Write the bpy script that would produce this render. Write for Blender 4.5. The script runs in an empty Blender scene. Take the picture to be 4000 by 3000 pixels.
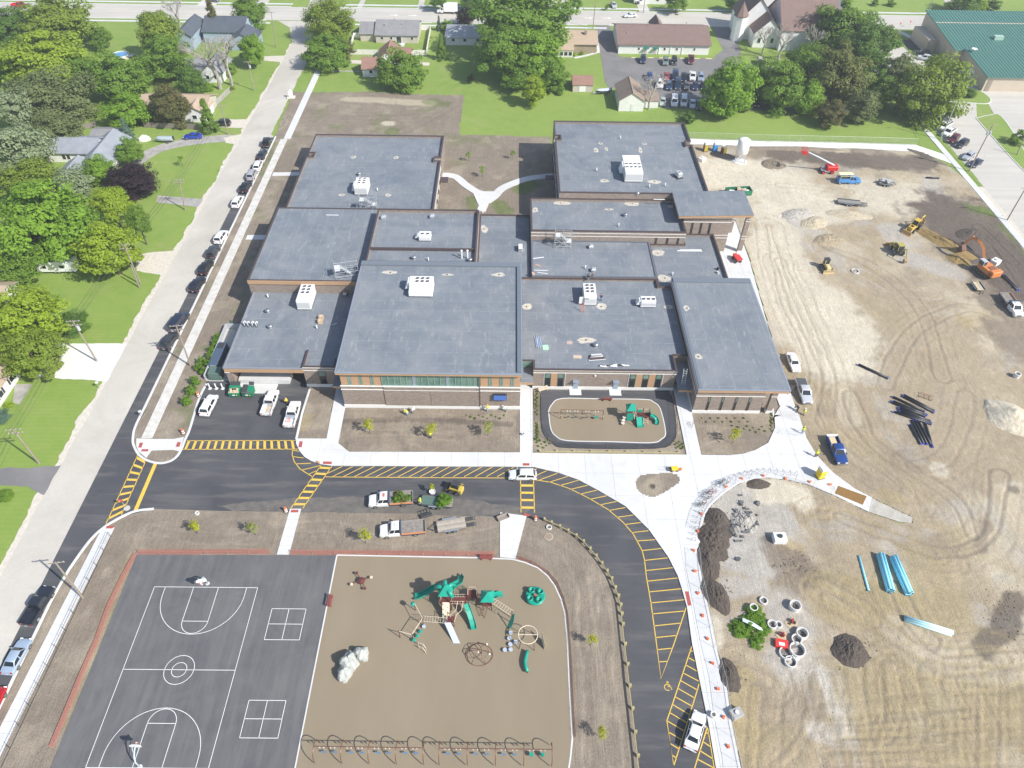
import bpy,bmesh,math,random
import numpy as np
from mathutils import Vector,Matrix
rad=math.radians
random.seed(7)
SC=bpy.context.scene
COL=SC.collection
# ------------------------------------------------------------------ camera, sky, sun, exposure
F_PX,TILT,ROLL,YAW,CAM_H=2857.36,rad(45.4373),rad(1.04575),rad(-.55273),99.0
def _rz(v):
 c,s=math.cos(YAW),math.sin(YAW)
 return Vector((v[0]*c-v[1]*s,v[0]*s+v[1]*c,v[2]))
_right=_rz((math.cos(ROLL),math.sin(ROLL)*math.sin(TILT),math.sin(ROLL)*math.cos(TILT)))
_up=_rz((-math.sin(ROLL),math.cos(ROLL)*math.sin(TILT),math.cos(ROLL)*math.cos(TILT)))
_fwd=_rz((0,math.cos(TILT),-math.sin(TILT)))
cam=bpy.data.cameras.new('camera')
cam.sensor_width=36.0
cam.lens=F_PX/4000*36.0
cam.clip_start,cam.clip_end=0.5,3000
camera=bpy.data.objects.new('camera',cam)
COL.objects.link(camera)
camera.matrix_world=Matrix(((_right.x,_up.x,-_fwd.x,0),(_right.y,_up.y,-_fwd.y,0),(_right.z,_up.z,-_fwd.z,CAM_H),(0,0,0,1)))
SC.camera=camera
SUN_DIR=Vector((9.6975,-6.3916,10.267)).normalized()
world=bpy.data.worlds.new('World');SC.world=world;world.use_nodes=True
_nt=world.node_tree
sky=_nt.nodes.new('ShaderNodeTexSky');sky.sky_type='NISHITA';sky.sun_disc=False
sky.sun_elevation=math.asin(SUN_DIR.z);sky.sun_rotation=math.atan2(SUN_DIR.x,SUN_DIR.y)
sky.altitude=200;sky.air_density=1.0;sky.dust_density=1.2
_nt.links.new(sky.outputs[0],_nt.nodes['Background'].inputs[0])
_nt.nodes['Background'].inputs[1].default_value=0.13
sl=bpy.data.lights.new('sun','SUN');sl.energy=5.0;sl.angle=rad(0.5);sl.color=(1.0,0.96,0.9)
sun=bpy.data.objects.new('sun',sl);COL.objects.link(sun)
sun.rotation_euler=SUN_DIR.to_track_quat('Z','Y').to_euler()
SC.view_settings.view_transform='Standard';SC.view_settings.look='None'
SC.view_settings.gamma=1.0;SC.view_settings.use_curve_mapping=False
SC.view_settings.exposure=0.38
SC.cycles.max_bounces=5;SC.cycles.transparent_max_bounces=6
SC.cycles.diffuse_bounces=3
SC.cycles.glossy_bounces=2;SC.cycles.transmission_bounces=2
# ------------------------------------------------------------------ survey: a point of the photograph (tile column, row, zoomed x, y) at height z
def ray(px,py):
 u=(px-2000)/F_PX;v=-(py-1500)/F_PX
 return _right*u+_up*v+_fwd
def P(c,r,x,y,z=0.0):
 d=ray(c*1000+x/2.212,r*750+y/2.212)
 t=(z-CAM_H)/d.z
 return Vector((d.x*t,d.y*t,z))
 # ------------------------------------------------------------------ helpers
def tag(o,label=None,cat=None,group=None,kind=None):
 if label:o['label']=label
 if cat:o['category']=cat
 if group:o['group']=group
 if kind:o['kind']=kind
 return o
def empty(name,loc=(0,0,0),rz=0.0,label=None,cat=None,group=None):
 o=bpy.data.objects.new(name,None);COL.objects.link(o)
 o.location=loc;o.rotation_euler=(0,0,rz);o.empty_display_size=0.3
 return tag(o,label,cat,group)
class MB:
 """collects shapes; build() links them as one mesh object"""
 def __init__(s):s.v=[];s.f=[];s.m=[];s.mi=0
 def add(s,vs,fs):
  n=len(s.v);s.v+=[tuple(p) for p in vs]
  s.f+=[tuple(i+n for i in f) for f in fs];s.m+=[s.mi]*len(fs);return s
 def box(s,c,d,rz=0.0,M=None):
  x,y,z=d[0]/2,d[1]/2,d[2]/2
  vs=[(-x,-y,-z),(x,-y,-z),(x,y,-z),(-x,y,-z),(-x,-y,z),(x,-y,z),(x,y,z),(-x,y,z)]
  if rz:
   k,q=math.cos(rz),math.sin(rz);vs=[(a*k-b*q,a*q+b*k,e) for a,b,e in vs]
  if M is not None:vs=[M@Vector(p) for p in vs]
  vs=[(p[0]+c[0],p[1]+c[1],p[2]+c[2]) for p in vs]
  return s.add(vs,[(0,3,2,1),(4,5,6,7),(0,1,5,4),(1,2,6,5),(2,3,7,6),(3,0,4,7)])
 def b2(s,x0,x1,y0,y1,z0,z1):return s.box(((x0+x1)/2,(y0+y1)/2,(z0+z1)/2),(x1-x0,y1-y0,z1-z0))
 def bev(s,x0,x1,y0,y1,z0,z1,b=0.05):
  """box with bevelled upper and vertical edges"""
  def ring(i,z):return [(x0+i,y0+b,z),(x0+b,y0+i,z),(x1-b,y0+i,z),(x1-i,y0+b,z),(x1-i,y1-b,z),(x1-b,y1-i,z),(x0+b,y1-i,z),(x0+i,y1-b,z)]
  return s.loft([ring(0,z0),ring(0,z1-b),ring(b*.8,z1)])
 def prism(s,pts,z0,z1,sides=True):
  n=len(pts)
  a=sum(pts[i][0]*pts[(i+1)%n][1]-pts[(i+1)%n][0]*pts[i][1] for i in range(n))
  if a<0:pts=pts[::-1]
  vs=[(p[0],p[1],z1) for p in pts];fs=[tuple(range(n))]
  if sides:
   vs+=[(p[0],p[1],z0) for p in pts]
   fs+=[(n+i,n+(i+1)%n,(i+1)%n,i) for i in range(n)]
  return s.add(vs,fs)
 def loft(s,rings,caps=True):
  n=len(rings[0]);vs=[p for r in rings for p in r];fs=[]
  for k in range(len(rings)-1):
   for i in range(n):
    j=(i+1)%n;fs.append((k*n+i,k*n+j,(k+1)*n+j,(k+1)*n+i))
  if caps:fs+=[tuple(range(n))[::-1],tuple(range((len(rings)-1)*n,len(rings)*n))]
  return s.add(vs,fs)
 def tube(s,pts,r,n=6,caps=True):
  pts=[Vector(p) for p in pts]
  if not isinstance(r,(list,tuple)):r=[r]*len(pts)
  rings=[]
  up=None
  for i,p in enumerate(pts):
   d=(pts[min(i+1,len(pts)-1)]-pts[max(i-1,0)])
   d=d.normalized() if d.length>1e-9 else Vector((0,0,1))
   if up is None:up=Vector((0,0,1)) if abs(d.z)<.9 else Vector((1,0,0))
   a=d.cross(up)
   if a.length<1e-4:a=d.cross(Vector((0.3,1,0.2)))
   a.normalize();b=a.cross(d).normalized()
   rings.append([p+(a*math.cos(t)+b*math.sin(t))*r[i] for t in (2*math.pi*k/n for k in range(n))])
  return s.loft(rings,caps)
 def cyl(s,c,r,h,n=12,r2=None):
  r2=r if r2 is None else r2
  return s.loft([[(c[0]+r*math.cos(t),c[1]+r*math.sin(t),c[2]) for t in (2*math.pi*k/n for k in range(n))],
  [(c[0]+r2*math.cos(t),c[1]+r2*math.sin(t),c[2]+h) for t in (2*math.pi*k/n for k in range(n))]])
 def lathe(s,c,prof,n=12):
  return s.loft([[(c[0]+r*math.cos(t),c[1]+r*math.sin(t),c[2]+z) for t in (2*math.pi*k/n for k in range(n))] for r,z in prof])
 def quad(s,a,b,c,d):return s.add([a,b,c,d],[(0,1,2,3)])
 def mesh(s,name):
  me=bpy.data.meshes.new(name);me.from_pydata(s.v,[],s.f)
  if any(s.m):me.polygons.foreach_set('material_index',s.m)
  me.update();return me
 def build(s,name,mat,parent=None,smooth=False,loc=None,**tags):
  me=s.mesh(name)
  for m in (mat if isinstance(mat,(list,tuple)) else [mat]):me.materials.append(m)
  if smooth:me.polygons.foreach_set('use_smooth',[True]*len(me.polygons))
  return link(name,me,parent,loc,**tags)
def link(name,me,parent=None,loc=None,rz=None,mat=None,**tags):
 o=bpy.data.objects.new(name,me);COL.objects.link(o)
 if parent:o.parent=parent
 if loc is not None:o.location=loc
 if rz is not None:o.rotation_euler=(0,0,rz)
 if mat is not None:
  o.material_slots[0].link='OBJECT';o.material_slots[0].material=mat
 return tag(o,**tags)
 # ------------------------------------------------------------------ materials
def nodes(name):
 m=bpy.data.materials.new(name);m.use_nodes=True
 nt=m.node_tree;return m,nt,nt.nodes,nt.links,nt.nodes['Principled BSDF']
MATS={}
def mat(name,col,rough=.7,metal=0.0,var=0.0,scale=1.0,bump=0.0,coat=0.0,col2=None,detail=4,bscale=None,stretch=None,spec=None):
 """colour with noise variation (towards col2 or darker) and fine relief, in world space"""
 if name in MATS:return MATS[name]
 m,nt,N,L,B=nodes(name)
 c=tuple(col)+(1,)
 B.inputs['Base Color'].default_value=c;B.inputs['Roughness'].default_value=rough;B.inputs['Metallic'].default_value=metal
 if spec is not None:B.inputs['Specular IOR Level'].default_value=spec
 if coat:B.inputs['Coat Weight'].default_value=coat;B.inputs['Coat Roughness'].default_value=.05
 if var or bump:
  g=N.new('ShaderNodeNewGeometry');src=g.outputs['Position']
  if stretch:
   mp=N.new('ShaderNodeMapping');mp.inputs['Scale'].default_value=stretch;L.new(src,mp.inputs[0]);src=mp.outputs[0]
  if var:
   n=N.new('ShaderNodeTexNoise');n.inputs['Scale'].default_value=scale;n.inputs['Detail'].default_value=detail;n.inputs['Roughness'].default_value=.65
   L.new(src,n.inputs['Vector'])
   r=N.new('ShaderNodeValToRGB');r.color_ramp.elements[0].position=.32;r.color_ramp.elements[1].position=.68
   c2=tuple(col2)+(1,) if col2 else tuple(x*(1-var) for x in col)+(1,)
   r.color_ramp.elements[0].color=c2;r.color_ramp.elements[1].color=c
   L.new(n.outputs[0],r.inputs[0]);L.new(r.outputs[0],B.inputs['Base Color'])
  if bump:
   n=N.new('ShaderNodeTexNoise');n.inputs['Scale'].default_value=bscale or scale*4;n.inputs['Detail'].default_value=5
   L.new(src,n.inputs['Vector'])
   b=N.new('ShaderNodeBump');b.inputs['Strength'].default_value=bump;b.inputs['Distance'].default_value=.1
   L.new(n.outputs[0],b.inputs['Height']);L.new(b.outputs[0],B.inputs['Normal'])
 MATS[name]=m;return m
def plain(col,rough=.6,metal=0.0):
 return mat('paint_%02x%02x%02x_%d_%d'%(*[int(255*min(1,x)) for x in col],int(rough*100),int(metal*10)),col,rough,metal)
class G2:
 """tiny node-graph helper"""
 def __init__(s,name):
  s.m,s.nt,s.N,s.L,s.B=nodes(name);MATS[name]=s.m
  s.pos=s.N.new('ShaderNodeNewGeometry').outputs['Position']
 def noise(s,scale,detail=4,rough=.6,vec=None,dist=0.0):
  n=s.N.new('ShaderNodeTexNoise');n.inputs['Scale'].default_value=scale;n.inputs['Detail'].default_value=detail
  n.inputs['Roughness'].default_value=rough;n.inputs['Distortion'].default_value=dist
  s.L.new(vec or s.pos,n.inputs['Vector']);return n.outputs[0]
 def map(s,sc=(1,1,1),rot=(0,0,0),loc=(0,0,0)):
  mp=s.N.new('ShaderNodeMapping');mp.inputs['Scale'].default_value=sc;mp.inputs['Rotation'].default_value=rot;mp.inputs['Location'].default_value=loc
  s.L.new(s.pos,mp.inputs[0]);return mp.outputs[0]
 def ramp(s,fac,*stops):
  r=s.N.new('ShaderNodeValToRGB');e=r.color_ramp.elements
  while len(e)<len(stops):e.new(.5)
  for k,(p,c) in enumerate(stops):
   e[k].position=p;e[k].color=tuple(c)+(1,) if not isinstance(c,(int,float)) else (c,c,c,1)
  s.L.new(fac,r.inputs[0]);return r.outputs[0]
 def mix(s,fac,a,b,mode='MIX'):
  n=s.N.new('ShaderNodeMix');n.data_type='RGBA';n.blend_type=mode
  for si,val in ((0,fac),(6,a),(7,b)):
   sock=n.inputs[si]
   if isinstance(val,(int,float)):sock.default_value=val if si==0 else (val,val,val,1)
   elif isinstance(val,tuple):sock.default_value=val+(1,)
   else:s.L.new(val,sock)
  return n.outputs[2]
 def math(s,op,a,b=0.0):
  n=s.N.new('ShaderNodeMath');n.operation=op
  for i,v in enumerate((a,b)):
   if isinstance(v,(int,float)):n.inputs[i].default_value=v
   else:s.L.new(v,n.inputs[i])
  return n.outputs[0]
 def out(s,col,rough=.8,bump=None,strength=.4,dist=.05):
  if isinstance(col,tuple):s.B.inputs['Base Color'].default_value=col+(1,)
  else:s.L.new(col,s.B.inputs['Base Color'])
  s.B.inputs['Roughness'].default_value=rough
  if bump is not None:
   b=s.N.new('ShaderNodeBump');b.inputs['Strength'].default_value=strength;b.inputs['Distance'].default_value=dist
   s.L.new(bump,b.inputs['Height']);s.L.new(b.outputs[0],s.B.inputs['Normal'])
  return s.m
def make_materials():
 g=G2('grass')
 big=g.noise(.035,3);mid=g.noise(.35,5,.7);fine=g.noise(6,3,.8)
 c=g.ramp(big,(.35,(.18,.285,.042)),(.65,(.24,.34,.065)))
 c=g.mix(g.ramp(mid,(.35,0),(.75,.75)),c,(.31,.36,.09))
 c=g.mix(g.math('MULTIPLY',g.ramp(fine,(.3,0),(.7,1)),.4),c,(.12,.21,.026))
 dryp=g.noise(.09,5,.7,dist=.8);c=g.mix(g.math('MULTIPLY',g.ramp(dryp,(.55,0),(.75,1)),.6),c,(.34,.33,.14))
 stripe=g.N.new('ShaderNodeTexWave');stripe.inputs['Scale'].default_value=.35;stripe.inputs['Distortion'].default_value=3;stripe.bands_direction='Y';g.L.new(g.pos,stripe.inputs['Vector'])
 c=g.mix(g.math('MULTIPLY',stripe.outputs['Fac'],.22),c,(.15,.25,.045))
 g.out(c,.95,fine,.7,.12)
 g=G2('soil')
 a=g.N.new('ShaderNodeAttribute');a.attribute_name='soil'
 fine=g.noise(5,6,.75);mid=g.noise(.7,6,.7)
 c=g.mix(g.ramp(fine,(.35,1.0),(.7,0)),a.outputs['Color'],g.mix(1.0,a.outputs['Color'],(.62,.60,.58),'MULTIPLY'))
 c=g.mix(g.math('MULTIPLY',g.ramp(mid,(.42,0),(.75,1)),.4),c,g.mix(1.0,c,(1.28,1.26,1.22),'MULTIPLY'))
 w=g.N.new('ShaderNodeTexWave');w.inputs['Scale'].default_value=.9;w.inputs['Distortion'].default_value=9;w.inputs['Detail'].default_value=3;w.inputs['Detail Scale'].default_value=.6
 g.L.new(g.pos,w.inputs['Vector'])
 clod=g.noise(11,4,.85);c=g.mix(g.math('MULTIPLY',g.ramp(clod,(.56,0),(.66,1)),.26),c,g.mix(1.0,c,(.5,.48,.46),'MULTIPLY'));zone=g.ramp(g.noise(.05,3,.5,dist=1.0),(.44,0),(.56,1));st=g.mix(zone,g.noise(1.0,5,.7,g.map((2.6,.16,1),(0,0,.45)),.35),g.noise(1.0,5,.7,g.map((2.6,.16,1),(0,0,-.85)),.35));c=g.mix(g.math('MULTIPLY',g.ramp(st,(.5,0),(.64,1)),.26),c,g.mix(1.0,c,(.66,.63,.6),'MULTIPLY'));c=g.mix(g.math('MULTIPLY',g.ramp(st,(.36,1),(.46,0)),.2),c,g.mix(1.0,c,(1.25,1.24,1.22),'MULTIPLY'))
 h=g.math('ADD',g.math('MULTIPLY',fine,.8),g.math('MULTIPLY',w.outputs['Fac'],.08))
 h=g.math('ADD',g.math('ADD',h,g.math('MULTIPLY',mid,1.2)),g.math('MULTIPLY',st,-1.0))
 g.out(c,.97,h,.75,.12)
 g=G2('asphalt_new')
 big=g.noise(.12,4,.6,dist=.6);fine=g.noise(14,3,.7);streak=g.noise(.7,4,.6,g.map((.12,1,1)))
 c=g.ramp(big,(.3,(.062,.064,.072)),(.7,(.098,.099,.106)))
 c=g.mix(g.math('MULTIPLY',g.ramp(streak,(.5,0),(.78,1)),.65),c,(.20,.19,.175))
 c=g.mix(g.math('MULTIPLY',fine,.35),c,(.03,.031,.036))
 g.out(c,.85,fine,.25,.02)
 g=G2('asphalt_court')
 big=g.noise(.16,5,.65,dist=1.0);fine=g.noise(12,3,.7);streak=g.noise(1.1,5,.65,g.map((1,.08,1)))
 c=g.ramp(big,(.28,(.088,.09,.097)),(.72,(.15,.149,.15)))
 c=g.mix(g.math('MULTIPLY',g.ramp(streak,(.42,0),(.75,1)),.55),c,(.205,.198,.185))
 c=g.mix(g.math('MULTIPLY',fine,.3),c,(.07,.07,.074))
 g.out(c,.85,fine,.25,.02)
 g=G2('asphalt_old')
 big=g.noise(.07,5,.65,dist=1.2);fine=g.noise(9,4,.75);crack=g.noise(.9,6,.8,dist=2.2)
 c=g.ramp(big,(.3,(.47,.44,.385)),(.7,(.62,.585,.52)))
 c=g.mix(g.math('MULTIPLY',g.ramp(crack,(.485,0),(.5,1),(.515,0)),.45),c,(.2,.19,.175))
 c=g.mix(g.math('MULTIPLY',fine,.3),c,(.33,.31,.27))
 g.out(c,.9,fine,.3,.02)
 g=G2('street_concrete')
 big=g.noise(.06,5,.65);fine=g.noise(5,4,.75);lane=g.noise(.5,3,.5,g.map((.03,1,1)))
 c=g.ramp(big,(.3,(.48,.46,.41)),(.7,(.58,.55,.49)))
 c=g.mix(g.math('MULTIPLY',g.ramp(lane,(.4,0),(.7,1)),.4),c,(.36,.35,.33))
 c=g.mix(g.math('MULTIPLY',fine,.2),c,(.4,.38,.34))
 g.out(c,.9)
 g=G2('asphalt_lot')
 big=g.noise(.15,5,.65,dist=.8);fine=g.noise(6,4,.75)
 c=g.ramp(big,(.3,(.17,.165,.165)),(.7,(.25,.24,.235)))
 c=g.mix(g.math('MULTIPLY',fine,.4),c,(.12,.12,.12))
 g.out(c,.9)
 g=G2('concrete')
 big=g.noise(.1,5,.6);fine=g.noise(6,4,.7);st=g.noise(.4,6,.7,dist=1.5)
 c=g.ramp(big,(.3,(.56,.565,.56)),(.7,(.66,.665,.66)))
 c=g.mix(g.math('MULTIPLY',g.ramp(st,(.5,0),(.72,1)),.5),c,(.47,.46,.43))
 c=g.mix(g.math('MULTIPLY',fine,.12),c,(.6,.59,.57))
 g.out(c,.85,fine,.1,.01)
 g=G2('rubber')
 big=g.noise(.18,4,.6,g.map((1,.25,1)));fine=g.noise(30,3,.8)
 c=g.ramp(big,(.3,(.25,.204,.138)),(.7,(.285,.232,.16)))
 c=g.mix(g.math('MULTIPLY',g.ramp(fine,(.3,0),(.7,1)),.4),c,(.19,.155,.108))
 g.out(c,.95,fine,.2,.01)
 # roofing membrane with sheet seams
 for nm,rz in (('membrane',0.0),('membrane_turned',math.pi/2)):
  g=G2(nm)
  v=g.map((1,1,1),(0,0,rz))
  br=g.N.new('ShaderNodeTexBrick');br.inputs['Scale'].default_value=1;br.inputs['Brick Width'].default_value=9.1;br.inputs['Row Height'].default_value=2.9
  br.inputs['Mortar Size'].default_value=.045;br.inputs['Mortar Smooth'].default_value=.3;br.inputs['Color1'].default_value=(.165,.187,.213,1);br.inputs['Color2'].default_value=(.19,.215,.245,1)
  br.inputs['Mortar'].default_value=(.38,.40,.425,1);br.offset=.37;g.L.new(v,br.inputs['Vector'])
  big=g.noise(.16,5,.65,dist=1.0);fine=g.noise(3,4,.7);wisp=g.noise(1.4,5,.75,g.map((1,.25,1),(0,0,rz)))
  brk=g.noise(2.2,3,.6,g.map((.5,2,1),(0,0,rz)))
  c=g.mix(g.ramp(brk,(.42,0),(.52,1)),(.178,.2,.226),br.outputs['Color'])
  c=g.mix(g.math('MULTIPLY',g.ramp(big,(.38,0),(.68,1)),.75),c,(.275,.287,.295))
  c=g.mix(g.math('MULTIPLY',g.ramp(wisp,(.56,0),(.74,1)),.6),c,(.5,.5,.49))
  c=g.mix(g.math('MULTIPLY',fine,.4),c,(.115,.14,.175))
  dk=g.noise(.09,4,.6,dist=1.5);c=g.mix(g.math('MULTIPLY',g.ramp(dk,(.52,0),(.7,1)),.45),c,(.10,.125,.16))
  g.out(c,.75,fine,.12,.02)
 g=G2('brick')
 sx=g.N.new('ShaderNodeSeparateXYZ');g.L.new(g.pos,sx.inputs[0])
 cx=g.N.new('ShaderNodeCombineXYZ');g.L.new(g.math('ADD',sx.outputs[0],sx.outputs[1]),cx.inputs[0]);g.L.new(sx.outputs[2],cx.inputs[1])
 br=g.N.new('ShaderNodeTexBrick');br.inputs['Scale'].default_value=1;br.inputs['Brick Width'].default_value=.6;br.inputs['Row Height'].default_value=.2;br.inputs['Mortar Size'].default_value=.016
 br.inputs['Color1'].default_value=(.20,.15,.12,1);br.inputs['Color2'].default_value=(.30,.235,.19,1);br.inputs['Mortar'].default_value=(.42,.38,.33,1);g.L.new(cx.outputs[0],br.inputs['Vector'])
 fine=g.noise(2.5,5,.8)
 c=g.mix(g.math('MULTIPLY',g.ramp(fine,(.4,0),(.7,1)),.5),br.outputs['Color'],(.21,.185,.165))
 g.out(c,.85,br.outputs['Fac'],.3,-.02)
 g=G2('wood_panel')
 n1=g.noise(2.0,5,.7,g.map((.4,.4,6)));n2=g.noise(.6,3)
 c=g.ramp(n1,(.3,(.40,.25,.145)),(.7,(.52,.34,.205)))
 c=g.mix(g.math('MULTIPLY',n2,.3),c,(.37,.22,.12))
 g.out(c,.6,n1,.1,.01)
 for nm,a,b in (('shingle_gray',(.22,.22,.225),(.32,.32,.325)),('shingle_brown',(.20,.135,.115),(.26,.18,.155)),('shingle_tan',(.42,.32,.23),(.5,.39,.29)),('shingle_slate',(.075,.09,.115),(.115,.135,.16)),
 ('shingle_red',(.27,.15,.115),(.36,.215,.165)),('shingle_weathered',(.25,.19,.15),(.36,.28,.215)),('shingle_pale',(.42,.43,.44),(.54,.55,.56)),('shingle_bluegray',(.25,.275,.31),(.36,.385,.42))):
  g=G2(nm);n=g.noise(.5,6,.75);f=g.noise(9,3,.8)
  sx=g.N.new('ShaderNodeSeparateXYZ');g.L.new(g.pos,sx.inputs[0])
  c=g.ramp(n,(.3,a),(.7,b));c=g.mix(g.math('MULTIPLY',f,.45),c,tuple(x*.6 for x in a))
  g.out(c,.9,f,.3,.03)
 g=G2('siding')
 sx=g.N.new('ShaderNodeSeparateXYZ');g.L.new(g.pos,sx.inputs[0])
 saw=g.math('FRACT',g.math('MULTIPLY',sx.outputs[2],5.5));f=g.noise(.8,4)
 g.out(g.ramp(f,(.3,(.72,.72,.70)),(.7,(.82,.82,.80))),.6,saw,.5,.03)
 # foliage: reflected and transmitted light
def leaf_mat(name,c,c2=None,trans=.42):
 if name in MATS:return MATS[name]
 g=G2(name);c2=c2 or tuple(x*1.55 for x in c)
 n=g.noise(.55,4,.7);f=g.noise(4,2,.7)
 oi=g.N.new('ShaderNodeObjectInfo')
 col=g.ramp(n,(.3,c),(.72,c2));col=g.mix(g.math('MULTIPLY',f,.4),col,tuple(x*.62 for x in c))
 g.out(col,.65);g.B.inputs['Specular IOR Level'].default_value=.25
 t=g.N.new('ShaderNodeBsdfTranslucent');g.L.new(g.mix(1.0,col,(1.1,1.15,.6),'MULTIPLY'),t.inputs[0])
 mx=g.N.new('ShaderNodeMixShader');mx.inputs[0].default_value=trans
 g.L.new(g.B.outputs[0],mx.inputs[1]);g.L.new(t.outputs[0],mx.inputs[2])
 o=[n_ for n_ in g.N if n_.type=='OUTPUT_MATERIAL'][0];g.L.new(mx.outputs[0],o.inputs[0]);return g.m
make_materials()
M=MATS
WHITE=plain((.8,.8,.79),.5);BLACK=plain((.02,.02,.022),.5);DARK=plain((.05,.052,.056),.5);STEEL=plain((.45,.46,.47),.35,.8)
GALV=plain((.55,.57,.58),.45,.6);RUBBER=plain((.022,.022,.023),.85);COPING=plain((.10,.075,.075),.45,.2)
GLASS=mat('glass_dark',(.02,.03,.035),.06,0,spec=.8);YELLOWLINE=mat('line_yellow',(.82,.52,.03),.7,var=.3,scale=2.5,col2=(.6,.42,.12));WHITELINE=mat('line_white',(.86,.86,.84),.7,var=.12,scale=3)
WOODP=M['wood_panel'];BRICK=M['brick'];CONC=M['concrete']
# ------------------------------------------------------------------ ground sheets
def vnoise(x,y,seed=0):
 xi=np.floor(x).astype(np.int64);yi=np.floor(y).astype(np.int64);fx=x-xi;fy=y-yi
 def h(a,b):
  n=(a*374761393+b*668265263+seed*982451653)&0x7fffffff
  n=((n^(n>>13))*1274126177)&0x7fffffff
  return ((n^(n>>16))&0xffff)/65535.0
 fx=fx*fx*(3-2*fx);fy=fy*fy*(3-2*fy)
 return (h(xi,yi)*(1-fx)+h(xi+1,yi)*fx)*(1-fy)+(h(xi,yi+1)*(1-fx)+h(xi+1,yi+1)*fx)*fy
def fbm(x,y,o=4,seed=0,gain=.5):
 a=0;amp=1;tot=0
 for k in range(o):
  a=a+vnoise(x*2**k,y*2**k,seed+k*17)*amp;tot+=amp;amp*=gain
 return a/tot
def ragged(pts,amp=.35,step=.7,seed=0,closed=True):
 """densify an outline and wobble it, as worn ground edges do"""
 out=[];n=len(pts)
 for i in range(n if closed else n-1):
  a=Vector(pts[i][:2]);b=Vector(pts[(i+1)%n][:2]);L=(b-a).length;k=max(1,int(L/step))
  nrm=Vector((-(b-a).y,(b-a).x)).normalized() if L>0 else Vector((0,0))
  for j in range(k):
   p=a.lerp(b,j/k)
   w=(float(fbm(np.array(p.x*.25+7),np.array(p.y*.25),4,seed,.75))-.5)*2*amp
   out.append(p+nrm*w if j else p)
 return [(p.x,p.y) for p in out]
def sheet(name,pts,z,material,rag=0.0,seed=0,parent=None,**tags):
 if rag:pts=ragged(pts,rag,seed=seed)
 if parent is None:tags.setdefault('kind','structure')
 return MB().prism([tuple(p[:2]) for p in pts],z,z,sides=False).build(name,material,parent,**tags)
def slab(name,pts,z0,z1,material,parent=None,**tags):
 if parent is None:tags.setdefault('kind','structure')
 return MB().prism([tuple(p[:2]) for p in pts],z0,z1).build(name,material,parent,**tags)
def inside(px,py,poly):
 r=np.zeros(px.shape,bool);n=len(poly)
 for i in range(n):
  x1,y1=poly[i][:2];x2,y2=poly[(i+1)%n][:2]
  if y1==y2:continue
  c=((y1>py)!=(y2>py))&(px<(x2-x1)*(py-y1)/(y2-y1)+x1);r^=c
 return r
SOILS=dict(tan=(.43,.355,.245),pale=(.68,.625,.50),sand=(.56,.495,.365),brown=(.28,.23,.175),dark=(.115,.094,.078),gray=(.50,.475,.43),churn=(.155,.125,.10),cream=(.74,.67,.52),ochre=(.36,.255,.10),topsoil=(.285,.24,.19),olive=(.42,.345,.19),green=(.14,.2,.04),white=(.75,.73,.68),dry=(.42,.365,.28))
def dist_poly(X,Y,line):
 d=np.full(X.shape,1e9);side=np.zeros(X.shape)
 for (x1,y1),(x2,y2) in zip(line[:-1],line[1:]):
  dx,dy=x2-x1,y2-y1;L2=dx*dx+dy*dy+1e-9
  t=np.clip(((X-x1)*dx+(Y-y1)*dy)/L2,0,1)
  d=np.minimum(d,np.hypot(X-x1-t*dx,Y-y1-t*dy))
 return d
def smooth_line(pts,n=8):
 pts=[tuple(p[:2]) for p in pts]
 if len(pts)<3:return pts
 q=[pts[0]]+pts+[pts[-1]];out=[]
 for i in range(1,len(q)-2):
  for k in range(n):
   t=k/n;a,b,c,d=(np.array(q[i+j]) for j in (-1,0,1,2))
   out.append(tuple(.5*((2*b)+(-a+c)*t+(2*a-5*b+4*c-d)*t*t+(-a+3*b-3*c+d)*t**3)))
 return out+[pts[-1]]
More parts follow.
